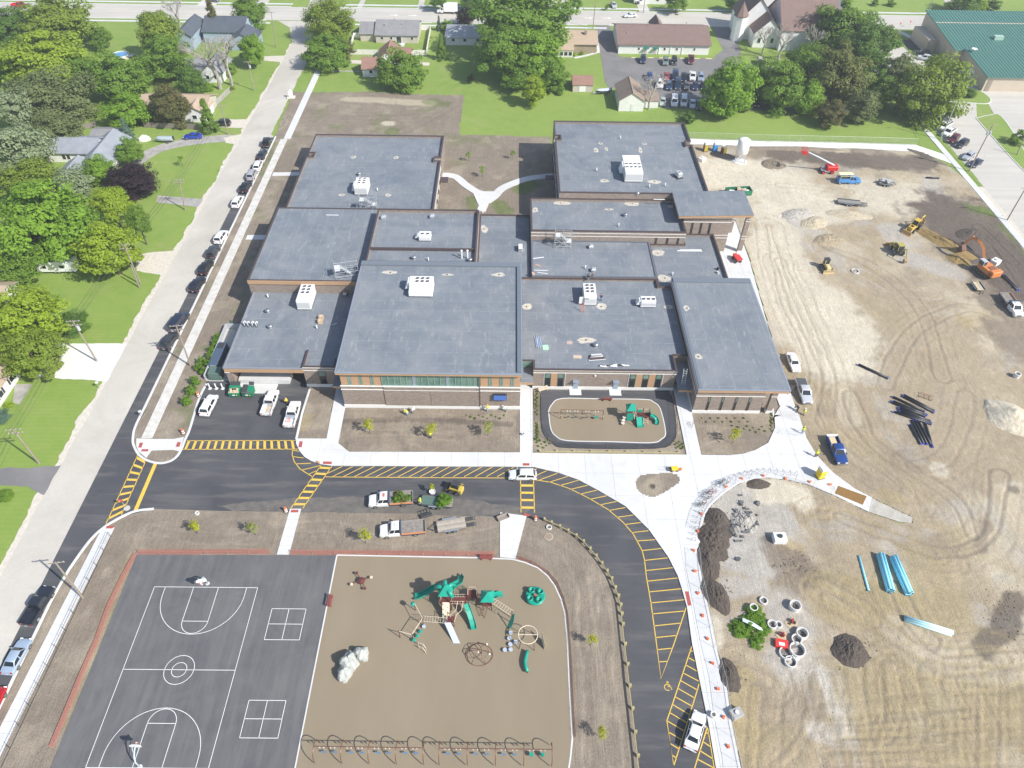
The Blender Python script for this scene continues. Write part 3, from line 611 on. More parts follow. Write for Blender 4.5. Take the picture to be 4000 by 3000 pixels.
for s in (-1,1):
 yb=ymid+s*half;ft=yb-s*5.35;kw=1.83
 ml([(xm-kw,yb),(xm-kw,ft),(xm+kw,ft),(xm+kw,yb)]) if False else None
 ml([(xm-kw,yb),(xm-kw,ft)]);ml([(xm+kw,yb),(xm+kw,ft)]);ml([(xm-kw,ft),(xm+kw,ft)])
 ml(arc((xm,ft),kw,0,-180*s))
 hy=yb-s*1.3;ml(arc((xm,hy),6.0,0,-180*s));ml([(xm-6,yb),(xm-6,hy)]);ml([(xm+6,yb),(xm+6,hy)])
lines.build('court_markings',WHITELINE,label='white basketball court lines on grey asphalt',cat='markings',kind='structure')
for q,lab in (((1,3,140,287,434,287,376,556,74,553),'far'),((1,3,-60,1078,262,1078,190,1404,-138,1402),'near')):
 lines=MB();p=[P(q[0],q[1],q[2+2*i],q[3+2*i]) for i in range(4)]
 x0,x1,y1,y0=(p[0].x+p[3].x)/2,(p[1].x+p[2].x)/2,(p[0].y+p[1].y)/2,(p[2].y+p[3].y)/2
 for a,b in (((x0,y0),(x1,y0)),((x0,y1),(x1,y1)),((x0,y0),(x0,y1)),((x1,y0),(x1,y1)),((x0,(y0+y1)/2),(x1,(y0+y1)/2)),(((x0+x1)/2,y0),((x0+x1)/2,y1))):ml([a,b])
 lines.build('four_square_markings',WHITELINE,label='white four square grid, the one %s'%('nearer the top of the court' if lab=='far' else 'nearer the bottom swings'),cat='markings',kind='structure')
 # yellow paint on the drive
lines=MB();LY=.024
def yl(pts,w=.13):ml(pts,w,LY)
def pl(c,r,*xy):return [P(c,r,xy[i],xy[i+1]) for i in range(0,len(xy),2)]
def ladder(a0,a1,b0,b1,n,w=.5,end=True):
 """zebra crossing: rails a and b, n rungs"""
 a0,a1,b0,b1=(Vector(p[:2]) for p in (a0,a1,b0,b1));yl([a0,a1]);yl([b0,b1])
 for i in range(n):t=(i+.35)/n;yl([a0.lerp(a1,t),b0.lerp(b1,t)],w)
ladder(P(0,2,1615,490),P(1,2,350,488),P(0,2,1580,566),P(1,2,365,563),16,.42)
ladder(P(0,2,1190,615),P(0,2,915,1210),P(0,2,1262,660),P(0,2,1050,1135),9,.42)
yl(pl(0,2,1345,685,1170,1095),.62)
ladder(P(1,2,560,705),P(1,2,300,1075),P(1,2,655,712),P(1,2,405,1075),7,.42)
ladder(P(2,2,72,735),P(2,2,78,1110),P(2,2,183,735),P(2,2,195,1112),6,.42)
yl(pl(1,2,318,568,312,610,330,670,380,735,485,800));
for q in ((318,572,372,582),(318,628,412,640),(345,690,475,685),(395,745,555,705),(455,780,520,750)):yl(pl(1,2,*q))
yl(pl(1,2,600,803,1400,809,2212,813))
for i in range(17):yl([P(1,2,613+94*i-(40 if i else 0)+40-40*(i>0)*0,(803 if i else 775)),P(1,2,745+93.5*i,712)] if False else [P(1,2,658+95*(i-1),802),P(1,2,745+93.3*i,713)] if i else [P(1,2,613,775),P(1,2,745,713)])
E_IN=[(195,828),(330,848),(500,905),(660,985),(830,1085),(960,1195),(1050,1300),(1125,1440),(1145,1520),(1160,1659)]
yl([P(2,2,*q) for q in E_IN]);yl(pl(2,3,1160,0,1200,230,1245,560,1287,888,1395,600,1508,265))
for q in ((190,745,215,733),(200,795,303,748),(232,832,395,770),(325,848,485,798),(415,878,575,832),(500,912,655,875),(587,952,740,917),(672,997,823,965),(757,1045,905,1015),(838,1093,980,1068),(908,1152,1055,1132),(970,1215,1118,1197),(1030,1285,1182,1268),(1080,1357,1240,1345),(1125,1440,1300,1420),(1145,1525,1350,1502),(1155,1613,1395,1587)):yl(pl(2,2,*q))
for q in ((1170,45,1440,17),(1185,138,1468,110),(1198,233,1497,205),(1210,328,1490,303),(1225,432,1452,408),(1240,532,1415,515),(1255,637,1378,625),(1270,743,1338,738)):yl(pl(2,3,*q))
yl(pl(2,3,1560,590,1338,1252,1398,1640,1620,925,1560,590))
for q in ((1543,645,1572,655),(1523,705,1582,738),(1500,768,1597,822),(1478,838,1615,910),(1458,905,1600,985),(1435,972,1578,1055),(1412,1045,1555,1125),(1390,1112,1532,1198),(1365,1182,1510,1268),(1340,1252,1488,1340),(1355,1350,1465,1415),(1370,1450,1443,1495),(1385,1550,1420,1572)):yl(pl(2,3,*q))
yl(pl(2,3,1690,1300,1575,1670));yl(pl(2,3,1690,1300,1750,1670))
for q in ((1675,1355,1700,1365),(1650,1432,1715,1475),(1625,1510,1735,1580),(1605,1585,1745,1659)):yl(pl(2,3,*q))
# wheelchair symbol
c=P(2,3,1350,962);yl(arc((c.x-.1,c.y),.42,20,300,14),.1);yl([(c.x,c.y+.5),(c.x,c.y+.1),(c.x+.35,c.y+.05),(c.x+.45,c.y-.35)],.1);yl(arc((c.x,c.y+.68),.1,0,360,8),.1)
lines.build('drive_markings',YELLOWLINE,label='yellow crossings, hatching and bay lines painted on the drive',cat='markings',kind='structure')
# red tactile plates
TACT=mat('tactile_red',(.42,.09,.075),.8,var=.2,scale=6)
for q,z,lab in (((0,2,1210,512,1240,512,1225,555,1197,555),.165,'on the west side of the street island'),((0,2,1535,507,1565,507,1553,548,1520,548),.165,'on the car park side of the street island'),((0,2,1228,568,1287,568,1280,588,1222,588),.165,'at the south tip of the street island'),((1,2,378,500,405,500,397,552,367,552),.168,'at the corner of the plaza by the car park crossing'),((1,2,583,674,657,676,655,698,578,696),.168,'at the plaza end of the slanting crossing'),((1,2,305,1092,370,1092,364,1114,300,1114),.158,'at the top of the walk down to the court'),((2,2,92,689,152,690,151,710,92,710),.168,'in the plaza beside the white hatchback'),((2,2,100,1118,160,1132,158,1150,95,1142),.158,'at the top of the walk to the playground'),((0,2,925,1230,985,1228,978,1252,917,1252),.138,'at the top of the walk beside the court'),((2,3,1492,138,1524,138,1550,258,1518,262),.168,'long one on the path by the parking bays')):
 pts=[P(q[0],q[1],q[2+2*i],q[3+2*i])[:2] for i in range(4)]
 MB().prism(pts,z-.01,z+.006).build('tactile_plate',TACT,label='red tactile plate '+lab,cat='tactile plate',group='red tactile plates at the crossings')
 # pale concrete stoops of the island crossing
slab('island_walk',[P(0,2,1180,475)[:2],P(0,2,1330,480)[:2],P(0,2,1500,480)[:2],P(0,2,1590,462)[:2],P(0,2,1555,585)[:2],P(0,2,1490,572)[:2],P(0,2,1310,578)[:2],P(0,2,1265,640)[:2],P(0,2,1200,590)[:2],P(0,2,1180,540)[:2]],0,.16,CONC,label='white crossing walk across the street island',cat='walk')
# rear car park and house drives
sheet('rear_car_park',[(31.2,283.6),(36.5,283.6),(36.8,256),(38,254.4),(69,254.4),(71,258),(74,262),(74,283.6),(81,283.6),(80,262),(78,250),(100,245),(104,215),(57,215.5),(46,216),(40.5,226),(31,230.5),(30.4,234)],.006,M['asphalt_lot'],rag=.2,label='grey asphalt car park behind the long white building',cat='car park')
for k_,(x,a) in enumerate(((42,0),(47.6,0),(51.5,0),(54.6,0),(58.6,0),(63.4,0),(67.4,0))):
 MB().bev(x-1,x+1,254.0,254.3,0,.16,.04).build('wheel_stop',plain((.75,.66,.35),.8),label=('leftmost','second','third','middle','fifth','sixth','rightmost')[k_]+' yellowish wheel stop along the long white building',cat='wheel stop',group='wheel stops in the rear car park')
drive=[P(0,0,1110,1440),P(0,0,1180,1400),P(0,0,1320,1310),P(0,0,1500,1250),P(0,0,1720,1215),P(0,0,1960,1195),P(0,0,2090,1215)]
sheet('curved_driveway',bandpoly(drive,4.2),.003,mat('concrete_old',(.42,.40,.37),.9,var=.35,scale=.5,col2=(.27,.26,.24)),label='weathered driveway curving to the grey house',cat='driveway')
sheet('driveway',[P(0,0,1890,1035)[:2],P(0,0,2140,1030)[:2],P(0,0,2150,1110)[:2],P(0,0,1890,1100)[:2]],.002,GRAVEL,rag=.5,label='white gravel driveway under the conical tree',cat='driveway')
sheet('driveway',[P(0,0,1930,1190)[:2],P(0,0,2130,1150)[:2],P(0,0,2090,1250)[:2],P(0,0,1950,1235)[:2]],.0045,GRAVEL,rag=.6)
sheet('driveway',[P(0,1,1150,540)[:2],P(0,1,1560,500)[:2],P(0,1,1440,720)[:2],P(0,1,1180,680)[:2]],.002,GRAVEL,rag=.7,label='white gravel turnout beside the twin leaning poles',cat='driveway')
sheet('driveway',[P(0,1,1360,30)[:2],P(0,1,1760,60)[:2],P(0,1,1710,130)[:2],P(0,1,1350,90)[:2]],.002,MATS['concrete_old'],rag=.3,label='grey driveway running under the purple tree',cat='driveway')
sheet('driveway',[P(0,1,300,1310)[:2],P(0,1,1110,1310)[:2],P(0,1,990,1640)[:2],P(0,1,200,1590)[:2]],.002,mat('concrete_white',(.72,.71,.68),.9,var=.12,scale=.5),rag=.4,label='broad white concrete driveway at the left',cat='driveway')
sheet('driveway',[P(0,2,-200,725)[:2],P(0,2,240,730)[:2],P(0,2,530,700)[:2],P(0,2,400,960)[:2],P(0,2,240,880)[:2],P(0,2,-200,870)[:2]],.003,M['asphalt_lot'],rag=.5,label='patchy asphalt driveway at the lower left',cat='driveway')
sheet('front_walk',[P(0,2,130,0)[:2],P(0,2,280,0)[:2],P(0,2,170,180)[:2],P(0,2,110,160)[:2]],.002,MATS['concrete_old'])
sheet('lane',[P(1,0,60,490)[:2],P(1,0,240,480)[:2],P(1,0,290,470)[:2],P(1,0,230,540)[:2],P(1,0,60,520)[:2]],.002,GRAVEL,rag=.5)
sheet('lane',[(-66,249.5),(-27,247.5),(-27,245),(-66,246.5)],.001,GRAVEL,rag=.3)
strip('garden_walk',[(-60.5,239.6),(-47,239.8)],1.0,.004,MATS['concrete_old'])
strip('garden_walk',[P(2,0,540,500),P(2,0,640,480),P(2,0,750,450),P(2,0,745,380),P(2,0,722,270)],1.3,.004,CONC)
for q,lab in (((3,0,820,45,910,35,960,115,940,122),'a'),((3,0,930,50,1090,30,1200,125,1010,128),'b')):
 pass
 # east street verges: grass islands in the concrete
for poly,lab in (([P(3,0,1590,760),P(3,0,1790,770),P(3,0,1915,845),P(3,0,1900,895),P(3,0,1750,890),P(3,0,1620,860)],'small kerbed lawn beside the green roofed hall'),([P(3,0,1810,1020),P(3,0,1900,1000),P(3,0,2020,1010),P(3,0,2212,1300),P(3,0,2300,1500),P(3,0,2212,1480),P(3,0,1830,1060)],'long kerbed lawn across the east street')):
 pts=smooth_line([tuple(p[:2]) for p in poly+[poly[0]]],4)[:-1]
 slab('verge',pts,-.02,.12,M['grass'],label=lab,cat='lawn');kerb('verge_kerb',pts+[pts[0]],.3,.13)
sheet('street_island',[P(3,0,1130,280)[:2],P(3,0,1200,265)[:2],P(3,0,1280,320)[:2],P(3,0,1170,335)[:2]],.02,M['grass'])
sheet('crossing_walk',[P(3,0,1110,270)[:2],P(3,0,1140,262)[:2],P(3,0,1290,335)[:2],P(3,0,1240,340)[:2]],.024,CONC)
sheet('dark_ramp',[P(3,0,1150,345)[:2],P(3,0,1250,340)[:2],P(3,0,1330,430)[:2],P(3,0,1210,430)[:2]],.022,M['asphalt_new'])
sheet('grass_verge',[(119.6,206),(121,206),(121.2,183),(119,189),(116.5,194.8),(118,203)],.004,M['grass'],rag=.3)
sheet('grass_verge',[(123.6,201),(124.7,201),(124.9,176),(123.7,172)],.012,M['grass'],rag=.3)
# the building site
site=[(29.9,16)]+[tuple(p[:2]) for p in SOUTH_EDGE[::-1]][1:]+[tuple(P(3,2,1120,1195)[:2]),tuple(P(3,2,1240,1208)[:2]),tuple(P(3,2,1256,1160)[:2]),tuple(P(3,2,1085,1078)[:2])]+[tuple(p[:2]) for p in EAST_EDGE[::-1]]+[(52.8,92),(53.4,104),(54.5,122),(55.4,138),(55.6,155),(49.2,155),(49.2,193.2),(72,192.2),(100,191.8),(115,190.4),(119.5,184),(121.3,176),(121.5,16)]
T= lambda *a:at(*a)
soil('site',site,'tan',-.02,.3,seed=31,relief=.09,rag=0,
mixc=[('sand',.05,.45,.8),('olive',.11,.56,.5),('gray',.2,.58,.6),('brown',.16,.57,.5)],
blobs=[(T((2,0,1750,1500),(3,0,200,1640),(3,1,150,150),(3,1,350,100)),12,'pale',1),(T((3,1,60,400),(3,1,200,800),(3,1,430,1200),(3,1,600,1450)),8.5,'pale',1),(T((3,1,500,900),(3,1,760,1150),(3,1,800,1330)),5.5,'pale',.9),(T((3,1,900,80),(3,1,1500,120),(3,1,1700,200)),7,'pale',.8),(T((3,0,700,1590),(3,0,1300,1640)),4,'pale',.6),
(T((3,0,100,1330),(3,0,600,1380),(3,0,1350,1400)),4.6,'churn',.75),(T((3,0,850,1310),(3,0,1300,1440)),4.5,'topsoil',.8),(T((3,0,1400,1560),(3,1,1500,200)),3,'gray',.7),
(T((3,1,1600,200),(3,1,1850,350),(3,1,2120,720)),12,'churn',.92),(T((3,1,1400,330),(3,1,1600,560)),3.5,'brown',.7),(T((3,1,2080,850),(3,1,2200,1250)),8,'brown',.85),(T((3,1,1500,300),(3,1,1900,640)),3,'dark',.4),(T((3,1,1200,1000),(3,1,1500,1400),(3,2,1500,100),(3,2,1800,500)),11,'tan',.8),(T((3,1,1050,330),(3,1,1200,560),(3,1,1600,700)),3.6,'gray',.75),(T((3,1,700,500),(3,1,500,400)),4,'sand',.8),(T((3,1,250,250),(3,1,400,350)),3,'gray',.7),
(T((3,1,1700,1120),),2.2,'ochre',.4),(T((3,1,1700,140),(3,1,1950,180)),2.4,'green',.85),(T((3,1,2020,300),(3,1,2130,420),(3,1,2212,560)),1.6,'green',.6),
(T((3,2,150,60),(3,2,500,500),(3,2,900,760)),2.2,'tan',.9),(T((3,2,640,60),(3,2,700,300)),2.2,'sand',.8),
(T((2,2,1750,1100),(2,2,1850,1000),(2,2,2100,960),(3,2,150,930),(3,2,300,1000)),3.4,'pale',.95),(T((2,2,1900,1000),(2,2,2000,1200),(2,2,1980,1400),(3,2,100,1200)),4.2,'gray',.9),(T((3,2,60,1400),(3,2,300,1659)),2.6,'churn',.7),(T((2,2,1950,1450),(2,2,2150,1560)),4.2,'gray',.9),(T((3,2,120,1500),(3,2,300,1600),(3,3,200,100)),3.2,'brown',.85),(T((3,2,250,1300),),3,'gray',.5),
(T((2,3,1770,600),(2,3,1750,400)),1.2,'pale',.8),(T((2,3,1900,100),(2,3,2150,100)),2.0,'gray',.8),(T((3,3,150,250),(3,3,250,600),(3,3,150,750)),3.6,'gray',.8),(T((3,3,470,850),(3,3,560,1100),(3,3,700,1350)),1.1,'white',.6),(T((3,3,700,1400),(3,3,400,1350)),1.6,'white',.5),(T((3,3,1540,1150),),1.4,'pale',.5),
(T((3,3,2100,1600),),2,'white',.5),(T((3,3,1000,1200),(3,3,2000,1300)),8,'olive',.6),(T((3,3,600,200),(3,3,1500,300)),5,'olive',.6),(T((3,3,1200,500),(3,3,1500,700),(3,3,2000,700)),3.5,'sand',.7),(T((2,3,1980,900),(2,3,2050,1500)),2.5,'olive',.8),(T((3,2,1480,750),),1.8,'pale',.8),(T((3,2,1000,950),(3,2,1150,1010)),2,'olive',.6),(T((3,2,1880,1230),(3,2,1830,1420)),1.6,'brown',.8),(T((3,2,2130,920),),1.2,'dark',.6),(T((3,3,2120,200),(3,3,2030,450),(3,3,1850,610)),1.8,'dark',.75),(T((3,0,-20,1300),(2,0,2100,1350)),2.5,'brown',.7),(T((3,1,1560,200),(3,1,1800,380),(3,1,2150,760)),8,'churn',.9),(T((3,1,2000,500),(3,1,2212,800)),7,'churn',.75),(T((3,0,100,1330),(3,0,600,1370),(3,0,1350,1420)),4,'churn',.7)],
tracks=[(T((3,1,0,300),(3,1,150,900),(3,1,400,1500),(3,2,350,300),(3,2,600,550),(3,2,1100,900)),1.0,'brown',.6,.1),(T((3,1,100,600),(3,1,300,1100),(3,1,520,1600),(3,2,500,300),(3,2,800,620),(3,2,1250,1000)),1.1,'tan',.7,.1),(T((3,2,700,100),(3,2,850,450),(3,2,1150,700),(3,2,1600,1000),(3,2,1750,1300)),1.2,'brown',.6,.1),(T((3,2,1700,100),(3,2,1650,400),(3,2,1500,650),(3,2,1250,720)),1.1,'brown',.5,.08),(T((3,2,2000,800),(3,2,1900,1300),(3,2,1500,1450),(3,2,1000,1300),(3,2,600,1150)),1.2,'brown',.7,.12),(T((3,2,400,1120),(3,2,700,1140),(3,2,1000,1290),(3,2,1500,1500)),1.1,'olive',.7,.1),
(T((3,3,350,100),(3,3,900,380),(3,3,1300,640),(3,3,2000,700)),1.1,'olive',.7,.12),(T((3,3,500,200),(3,3,1000,450),(3,3,1500,760),(3,3,2200,700)),1.1,'brown',.5,.1),(T((3,3,450,60),(3,3,800,260),(3,3,900,380)),.9,'brown',.7,.1),
(T((3,3,60,1659),(3,3,300,1400),(3,3,420,900)),1.0,'brown',.5,.1),(T((3,3,560,900),(3,3,640,1300),(3,3,700,1659)),1.0,'gray',.6,.1),(T((3,3,900,800),(3,3,920,1200),(3,3,960,1659)),1.0,'olive',.7,.12),(T((3,3,1050,800),(3,3,1080,1200),(3,3,1000,1400)),.9,'brown',.7,.12),(T((3,3,1200,900),(3,3,1300,1200),(3,3,1330,1250)),.9,'olive',.7,.1),(T((3,3,1550,920),(3,3,1650,1150)),.9,'brown',.5,.1),(T((3,3,1760,760),(3,3,1780,1659)),1.0,'olive',.6,.1),(T((3,3,1900,800),(3,3,1880,1659)),1.0,'brown',.5,.1),
(T((3,3,500,1360),(3,3,1000,1330),(3,3,1700,1250)),1.0,'brown',.6,.1),(T((3,3,700,1460),(3,3,1300,1440),(3,3,2200,1400)),1.0,'olive',.6,.12),(T((3,3,500,1590),(3,3,1300,1580),(3,3,2200,1550)),1.0,'brown',.6,.12),(T((3,3,1550,950),(3,3,2200,860)),1.0,'olive',.6,.1),(T((3,3,1100,100),(3,3,1250,400),(3,3,1400,560)),1.2,'brown',.6,.1),(T((3,3,850,200),(3,3,1100,380)),1.,'olive',.7,.1),
(T((2,3,2100,1000),(2,3,2060,1659)),1.0,'brown',.6,.12),(T((2,3,1950,800),(2,3,2200,900)),1.0,'brown',.6,.12),(T((3,1,500,480),(3,1,900,650),(3,1,1300,1000),(3,1,1500,1600)),1.2,'brown',.5,.08),(T((3,1,820,700),(3,1,1100,850),(3,1,1450,900)),1.2,'gray',.4,.08),(T((3,1,1000,1659),(3,1,1250,1200),(3,1,1700,1000),(3,1,2000,1100)),1.2,'brown',.45,.08),(T((3,1,1900,500),(3,1,2100,800)),1.2,'dark',.5,.1),(T((3,1,1800,300),(3,1,2100,600)),1.2,'dark',.4,.1),(T((3,0,300,1330),(3,0,900,1420),(3,0,1350,1480)),1.1,'dark',.35,.06),(T((3,0,100,1600),(3,0,700,1659)),1.2,'tan',.5,.08)],
label='churned bare ground of the building site',cat='site ground')
# loose clods and stones
def clods(name,zones,lab,col,size):
 rng=np.random.default_rng(len(lab));m=MB();O=[(1,0,0),(0,1,0),(-1,0,0),(0,-1,0),(0,0,1),(0,0,-.4)]
 for (c,r,x0,y0,x1,y1),n in zones:
  for _ in range(n):
   p=P(c,r,(x0+x1)/2+rng.normal()*(x1-x0)*.27,(y0+y1)/2+rng.normal()*(y1-y0)*.27);z=size*rng.uniform(.35,1.3)**2;k=rng.uniform(.6,1.3,(6,1));a=rng.uniform(0,3);q=np.array(O)*k*z;ca,sa=math.cos(a),math.sin(a)
   m.add([(p.x+v[0]*ca-v[1]*sa,p.y+v[0]*sa+v[1]*ca,.12+v[2]*.8) for v in q],[(0,1,4),(1,2,4),(2,3,4),(3,0,4),(1,0,5),(2,1,5),(3,2,5),(0,3,5)])
 m.build(name,mat('clod_'+name,col,.97,var=.4,scale=3),label=lab,cat='clods',kind='stuff')
clods('dark_clods',[((3,1,1450,150,2200,800),420),((2,2,1640,1080,1900,1640),260),((2,3,1650,0,1900,330),160),((2,3,1800,700,2000,1000),90),((3,3,1900,60,2200,600),150),((3,0,0,1270,1400,1480),200),((3,2,50,1450,420,1659),130),((3,3,550,500,900,800),90),((1,2,780,290,2200,370),160)],'dark clods of earth strewn over the building site',(.17,.14,.11),.085)
clods('pale_clods',[((3,1,0,0,900,1600),420),((2,2,1700,900,2200,1640),420),((3,2,0,850,500,1400),200),((3,3,0,100,700,1659),320),((3,3,700,200,2200,1659),350),((3,2,200,0,2200,1400),380),((3,0,0,1500,1500,1659),150)],'pale lumps and stones strewn over the building site',(.5,.45,.36),.055)
# ------------------------------------------------------------------ the school
school=empty('school_building',(0,0,0),label='large flat roofed brick school with dark membrane roofs',cat='school')
BAND=mat('cast_stone',(.78,.77,.74),.8,var=.1,scale=3);GREENGLASS=mat('glass_green',(.10,.19,.155),.12,spec=.7,var=.35,scale=.6,col2=(.20,.30,.25));FRAME=plain((.12,.10,.095),.4,.4);FRAMEG=plain((.30,.42,.37),.4,.3)
STAIN=mat('ponding_stain',(.62,.58,.49),.95,var=.25,scale=2.5,col2=(.36,.34,.30))
def block(x0,x1,y0,y1,z,par=.5,roofmat='membrane',wall=BRICK,fascia=None,base=0.0,coping=COPING,w=.24,poly=None):
 """brick block with a recessed roof behind a parapet"""
 pts=poly or [(x0,y0),(x1,y0),(x1,y1),(x0,y1)]
 zr=z-par
 MB().prism(pts,base,zr-.01).build('wall',wall,school)
 MB().prism(pts,zr,zr+.0,False).build('roof',M[roofmat],school)
 m=MB();n=len(pts);cc=MB()
 area=sum(pts[i][0]*pts[(i+1)%n][1]-pts[(i+1)%n][0]*pts[i][1] for i in range(n))
 if area<0:pts=pts[::-1]
 def off(d):
  o=[]
  for i in range(n):
   a,b,c=Vector(pts[i-1]),Vector(pts[i]),Vector(pts[(i+1)%n])
   d1=(b-a).normalized();d2=(c-b).normalized();n1=Vector((-d1.y,d1.x));n2=Vector((-d2.y,d2.x))
   o.append(b+(n1+n2)*d/(1+n1.dot(n2)))
  return o
 if par>.05:
  inn=off(w);out=off(0)
  vs=[(p.x,p.y,zr-.01) for p in out]+[(p.x,p.y,z) for p in out]+[(p.x,p.y,z) for p in inn]+[(p.x,p.y,zr-.2) for p in inn]
  fs=[f for i in range(n) for j in [(i+1)%n] for f in ((i,j,n+j,n+i),(n+i,n+j,2*n+j,2*n+i),(2*n+i,2*n+j,3*n+j,3*n+i))]
  m.add(vs,fs);m.build('parapet',fascia or wall,school)
 o2=off(-.06);i2=off(w+.05) if par>.05 else off(.3)
 vs=[(p.x,p.y,z+.004-.14) for p in o2]+[(p.x,p.y,z+.06) for p in o2]+[(p.x,p.y,z+.06) for p in i2]+[(p.x,p.y,z-.1) for p in i2]
 cc.add(vs,[f for i in range(n) for j in [(i+1)%n] for f in ((i,j,n+j,n+i),(n+i,n+j,2*n+j,2*n+i),(2*n+i,2*n+j,3*n+j,3*n+i))])
 cc.build('coping',coping,school)
def part(name,material,*boxes,parent=None,smooth=False):
 m=MB()
 for b in boxes:m.b2(*b)
 return m.build(name,material,parent or school,smooth)
def win(x0,x1,y,z0,z1,glass=None,frame=FRAME,split=None,t=.09):
 """window in a wall facing south: frame and panes"""
 w=part('window',frame,(x0,x0+t,y-.05,y+.1,z0,z1),(x1-t,x1,y-.05,y+.1,z0,z1),(x0+t,x1-t,y-.05,y+.1,z0,z0+t),(x0+t,x1-t,y-.05,y+.1,z1-t,z1))
 zs=[z0+t]+[z0+(z1-z0)*s for s in (split or [])]+[z1-t]
 for i in range(len(zs)-1):
  g=(glass or GLASS)
  if split and i==len(zs)-2:g=GREENGLASS
  part('pane',g,(x0+t,x1-t,y-.02,y+.05,zs[i]+.02,zs[i+1]-.02),parent=w)
 return w
 # wings (x0, x1, y0, y1, top of parapet)
def nw():
 p=[(-51.9,145.7),(-17.6,145.7),(-17.6,171.2),(-19.2,171.2),(-19.2,173.0),(-17.6,173.0),(-17.6,184.4),(-51.8,184.4),(-51.8,174.4),(-50.2,174.4),(-50.2,172.4),(-51.9,172.4)]
 block(0,0,0,0,6.0,.6,poly=p)
nw()
ne=[(11.6,150.6),(46.4,150.6),(46.4,174.2),(45.0,174.2),(45.0,176.2),(46.4,176.2),(46.4,186.5),(11.6,186.5),(11.6,178.4),(13.0,178.4),(13.0,176.4),(11.6,176.4)]
block(0,0,0,0,9.6,.6,poly=ne)
block(-52.7,-29.5,118.5,145.6,7.7,.08,'membrane_turned',fascia=WOODP)
block(-29.2,-6.75,122.6,142.4,9.7,.8)
part('parapet',COPING,(-28.9,-7.1,127.6,128.0,8.9,9.5))
block(-6.75,4.9,124.0,148.2,4.9,.35)
block(4.95,39.2,137.2,150.55,8.0,.7)
part('wall',BRICK,(-52.1,-37.6,101.5,118.45,0,4.6));part('column',BRICK,(-52.1,-50.9,96.4,101.5,0,3.85))
part('fascia',WOODP,(-52.1,-37.6,96.0,96.35,3.75,4.72));part('fascia',WOODP,(-52.12,-51.9,96.36,118.4,3.9,4.72));part('ceiling',plain((.6,.58,.54),.8),(-51.9,-37.6,96.36,101.5,4.2,4.5));part('coping',plain((.35,.38,.42),.4,.4),(-52.2,-37.6,95.95,96.3,4.72,4.84));part('coping',plain((.35,.38,.42),.4,.4),(-52.2,-51.9,96.3,118.4,4.72,4.84))
MB().prism([(-51.95,96.25),(-37.6,96.25),(-37.6,118.45),(-51.95,118.45)],4.66,4.68).build('roof',M['membrane'],school);part('stone_band',BAND,(-52.16,-51.2,96.0,96.1,3.55,3.7))
part('wall',BRICK,(-37.59,-29.75,96.2,118.45,0,4.6));MB().prism([(-37.59,96.25),(-29.75,96.25),(-29.75,118.45),(-37.59,118.45)],4.662,4.676).build('roof',M['membrane'],school)
for q in ((-37.6,-31.7,96.2,96.45,4.6,5.15),(-37.6,-37.35,96.45,100.8,4.6,5.1),(-31.95,-31.7,96.45,98.5,4.6,5.1)):part('parapet',BRICK,q);part('coping',COPING,(q[0]-.05,q[1]+.05,q[2]-.05,q[3]+.05,q[5],q[5]+.08))
block(2.5,31.3,96.3,123.95,5.1,.5,poly=[(4.85,96.3),(31.3,96.3),(31.3,100.6),(33.95,100.6),(33.95,121.55),(31.3,121.55),(31.3,123.95),(2.5,123.95),(2.5,98.6),(4.85,98.6)])
block(5.0,31.3,124.0,137.15,5.45,.12,coping=plain((.13,.14,.16),.6))
block(31.35,46.6,121.6,141.3,4.85,.55,poly=[(31.35,121.6),(46.6,121.6),(46.6,141.3),(39.25,141.3),(39.25,137.15),(31.35,137.15)])
# gym
part('wall',BRICK,(-29.6,2.4,91.0,122.5,0.0,5.75));part('wall',WOODP,(-29.5,2.3,91.15,122.5,5.75,9.0))
part('foundation',BAND,(-29.68,2.48,90.92,91.4,0,.85))
part('fascia',WOODP,(-29.95,2.6,90.35,122.6,9.0,9.45));part('coping',plain((.42,.46,.52),.35,.5),(-30.0,2.65,90.3,122.65,9.45,9.6))
MB().prism([(-29.7,90.6),(2.35,90.6),(2.35,122.4),(-29.7,122.4)],9.6,9.62).build('roof',M['membrane'],school)
part('coping',plain((.16,.185,.215),.6),(-29.9,2.5,121.2,122.5,9.62,10.0));part('coping',plain((.14,.17,.2),.6),(1.75,2.5,90.7,121.2,9.622,9.95))
part('sill',BAND,(-22.0,-4.9,90.78,91.02,5.62,5.82));part('sill',BAND,(-29.66,-22.02,90.83,91.02,5.62,5.8));part('sill',BAND,(-4.88,2.46,90.83,91.02,5.62,5.8))
part('stone_band',BAND,(-22.0,-4.9,90.84,91.02,4.72,4.86));part('stone_band',BAND,(-29.66,-22.02,90.88,91.02,4.72,4.86));part('stone_band',BAND,(-4.88,2.46,90.88,91.02,4.72,4.86))
part('wall',BRICK,(-22.0,-4.9,90.86,91.02,.85,5.62));part('downpipe',plain((.3,.25,.22),.5),(-13.6,-13.52,90.8,90.88,.85,4.7));part('downpipe',plain((.12,.1,.1),.5),(-4.9,-4.8,90.75,90.9,.85,8.9))
xg0,xg1=-22.2,-4.8
gw=(xg1-xg0-.9)/15
for g_ in range(3):
 for i in range(5):
  a=xg0+g_*(5*gw+.45)+i*gw
  w=part('window',FRAMEG,(a,a+.11,90.96,91.14,5.84,8.98),(a+.11,a+gw,90.96,91.14,5.84,5.92));part('pane',GREENGLASS,(a+.11,a+gw,91.04,91.13,5.92,8.98),parent=w)
 if g_<2:part('metal_panel',plain((.34,.38,.47),.5,.3),(xg0+(g_+1)*5*gw+g_*.45,xg0+(g_+1)*5*gw+(g_+1)*.45,90.98,91.14,5.84,8.98))
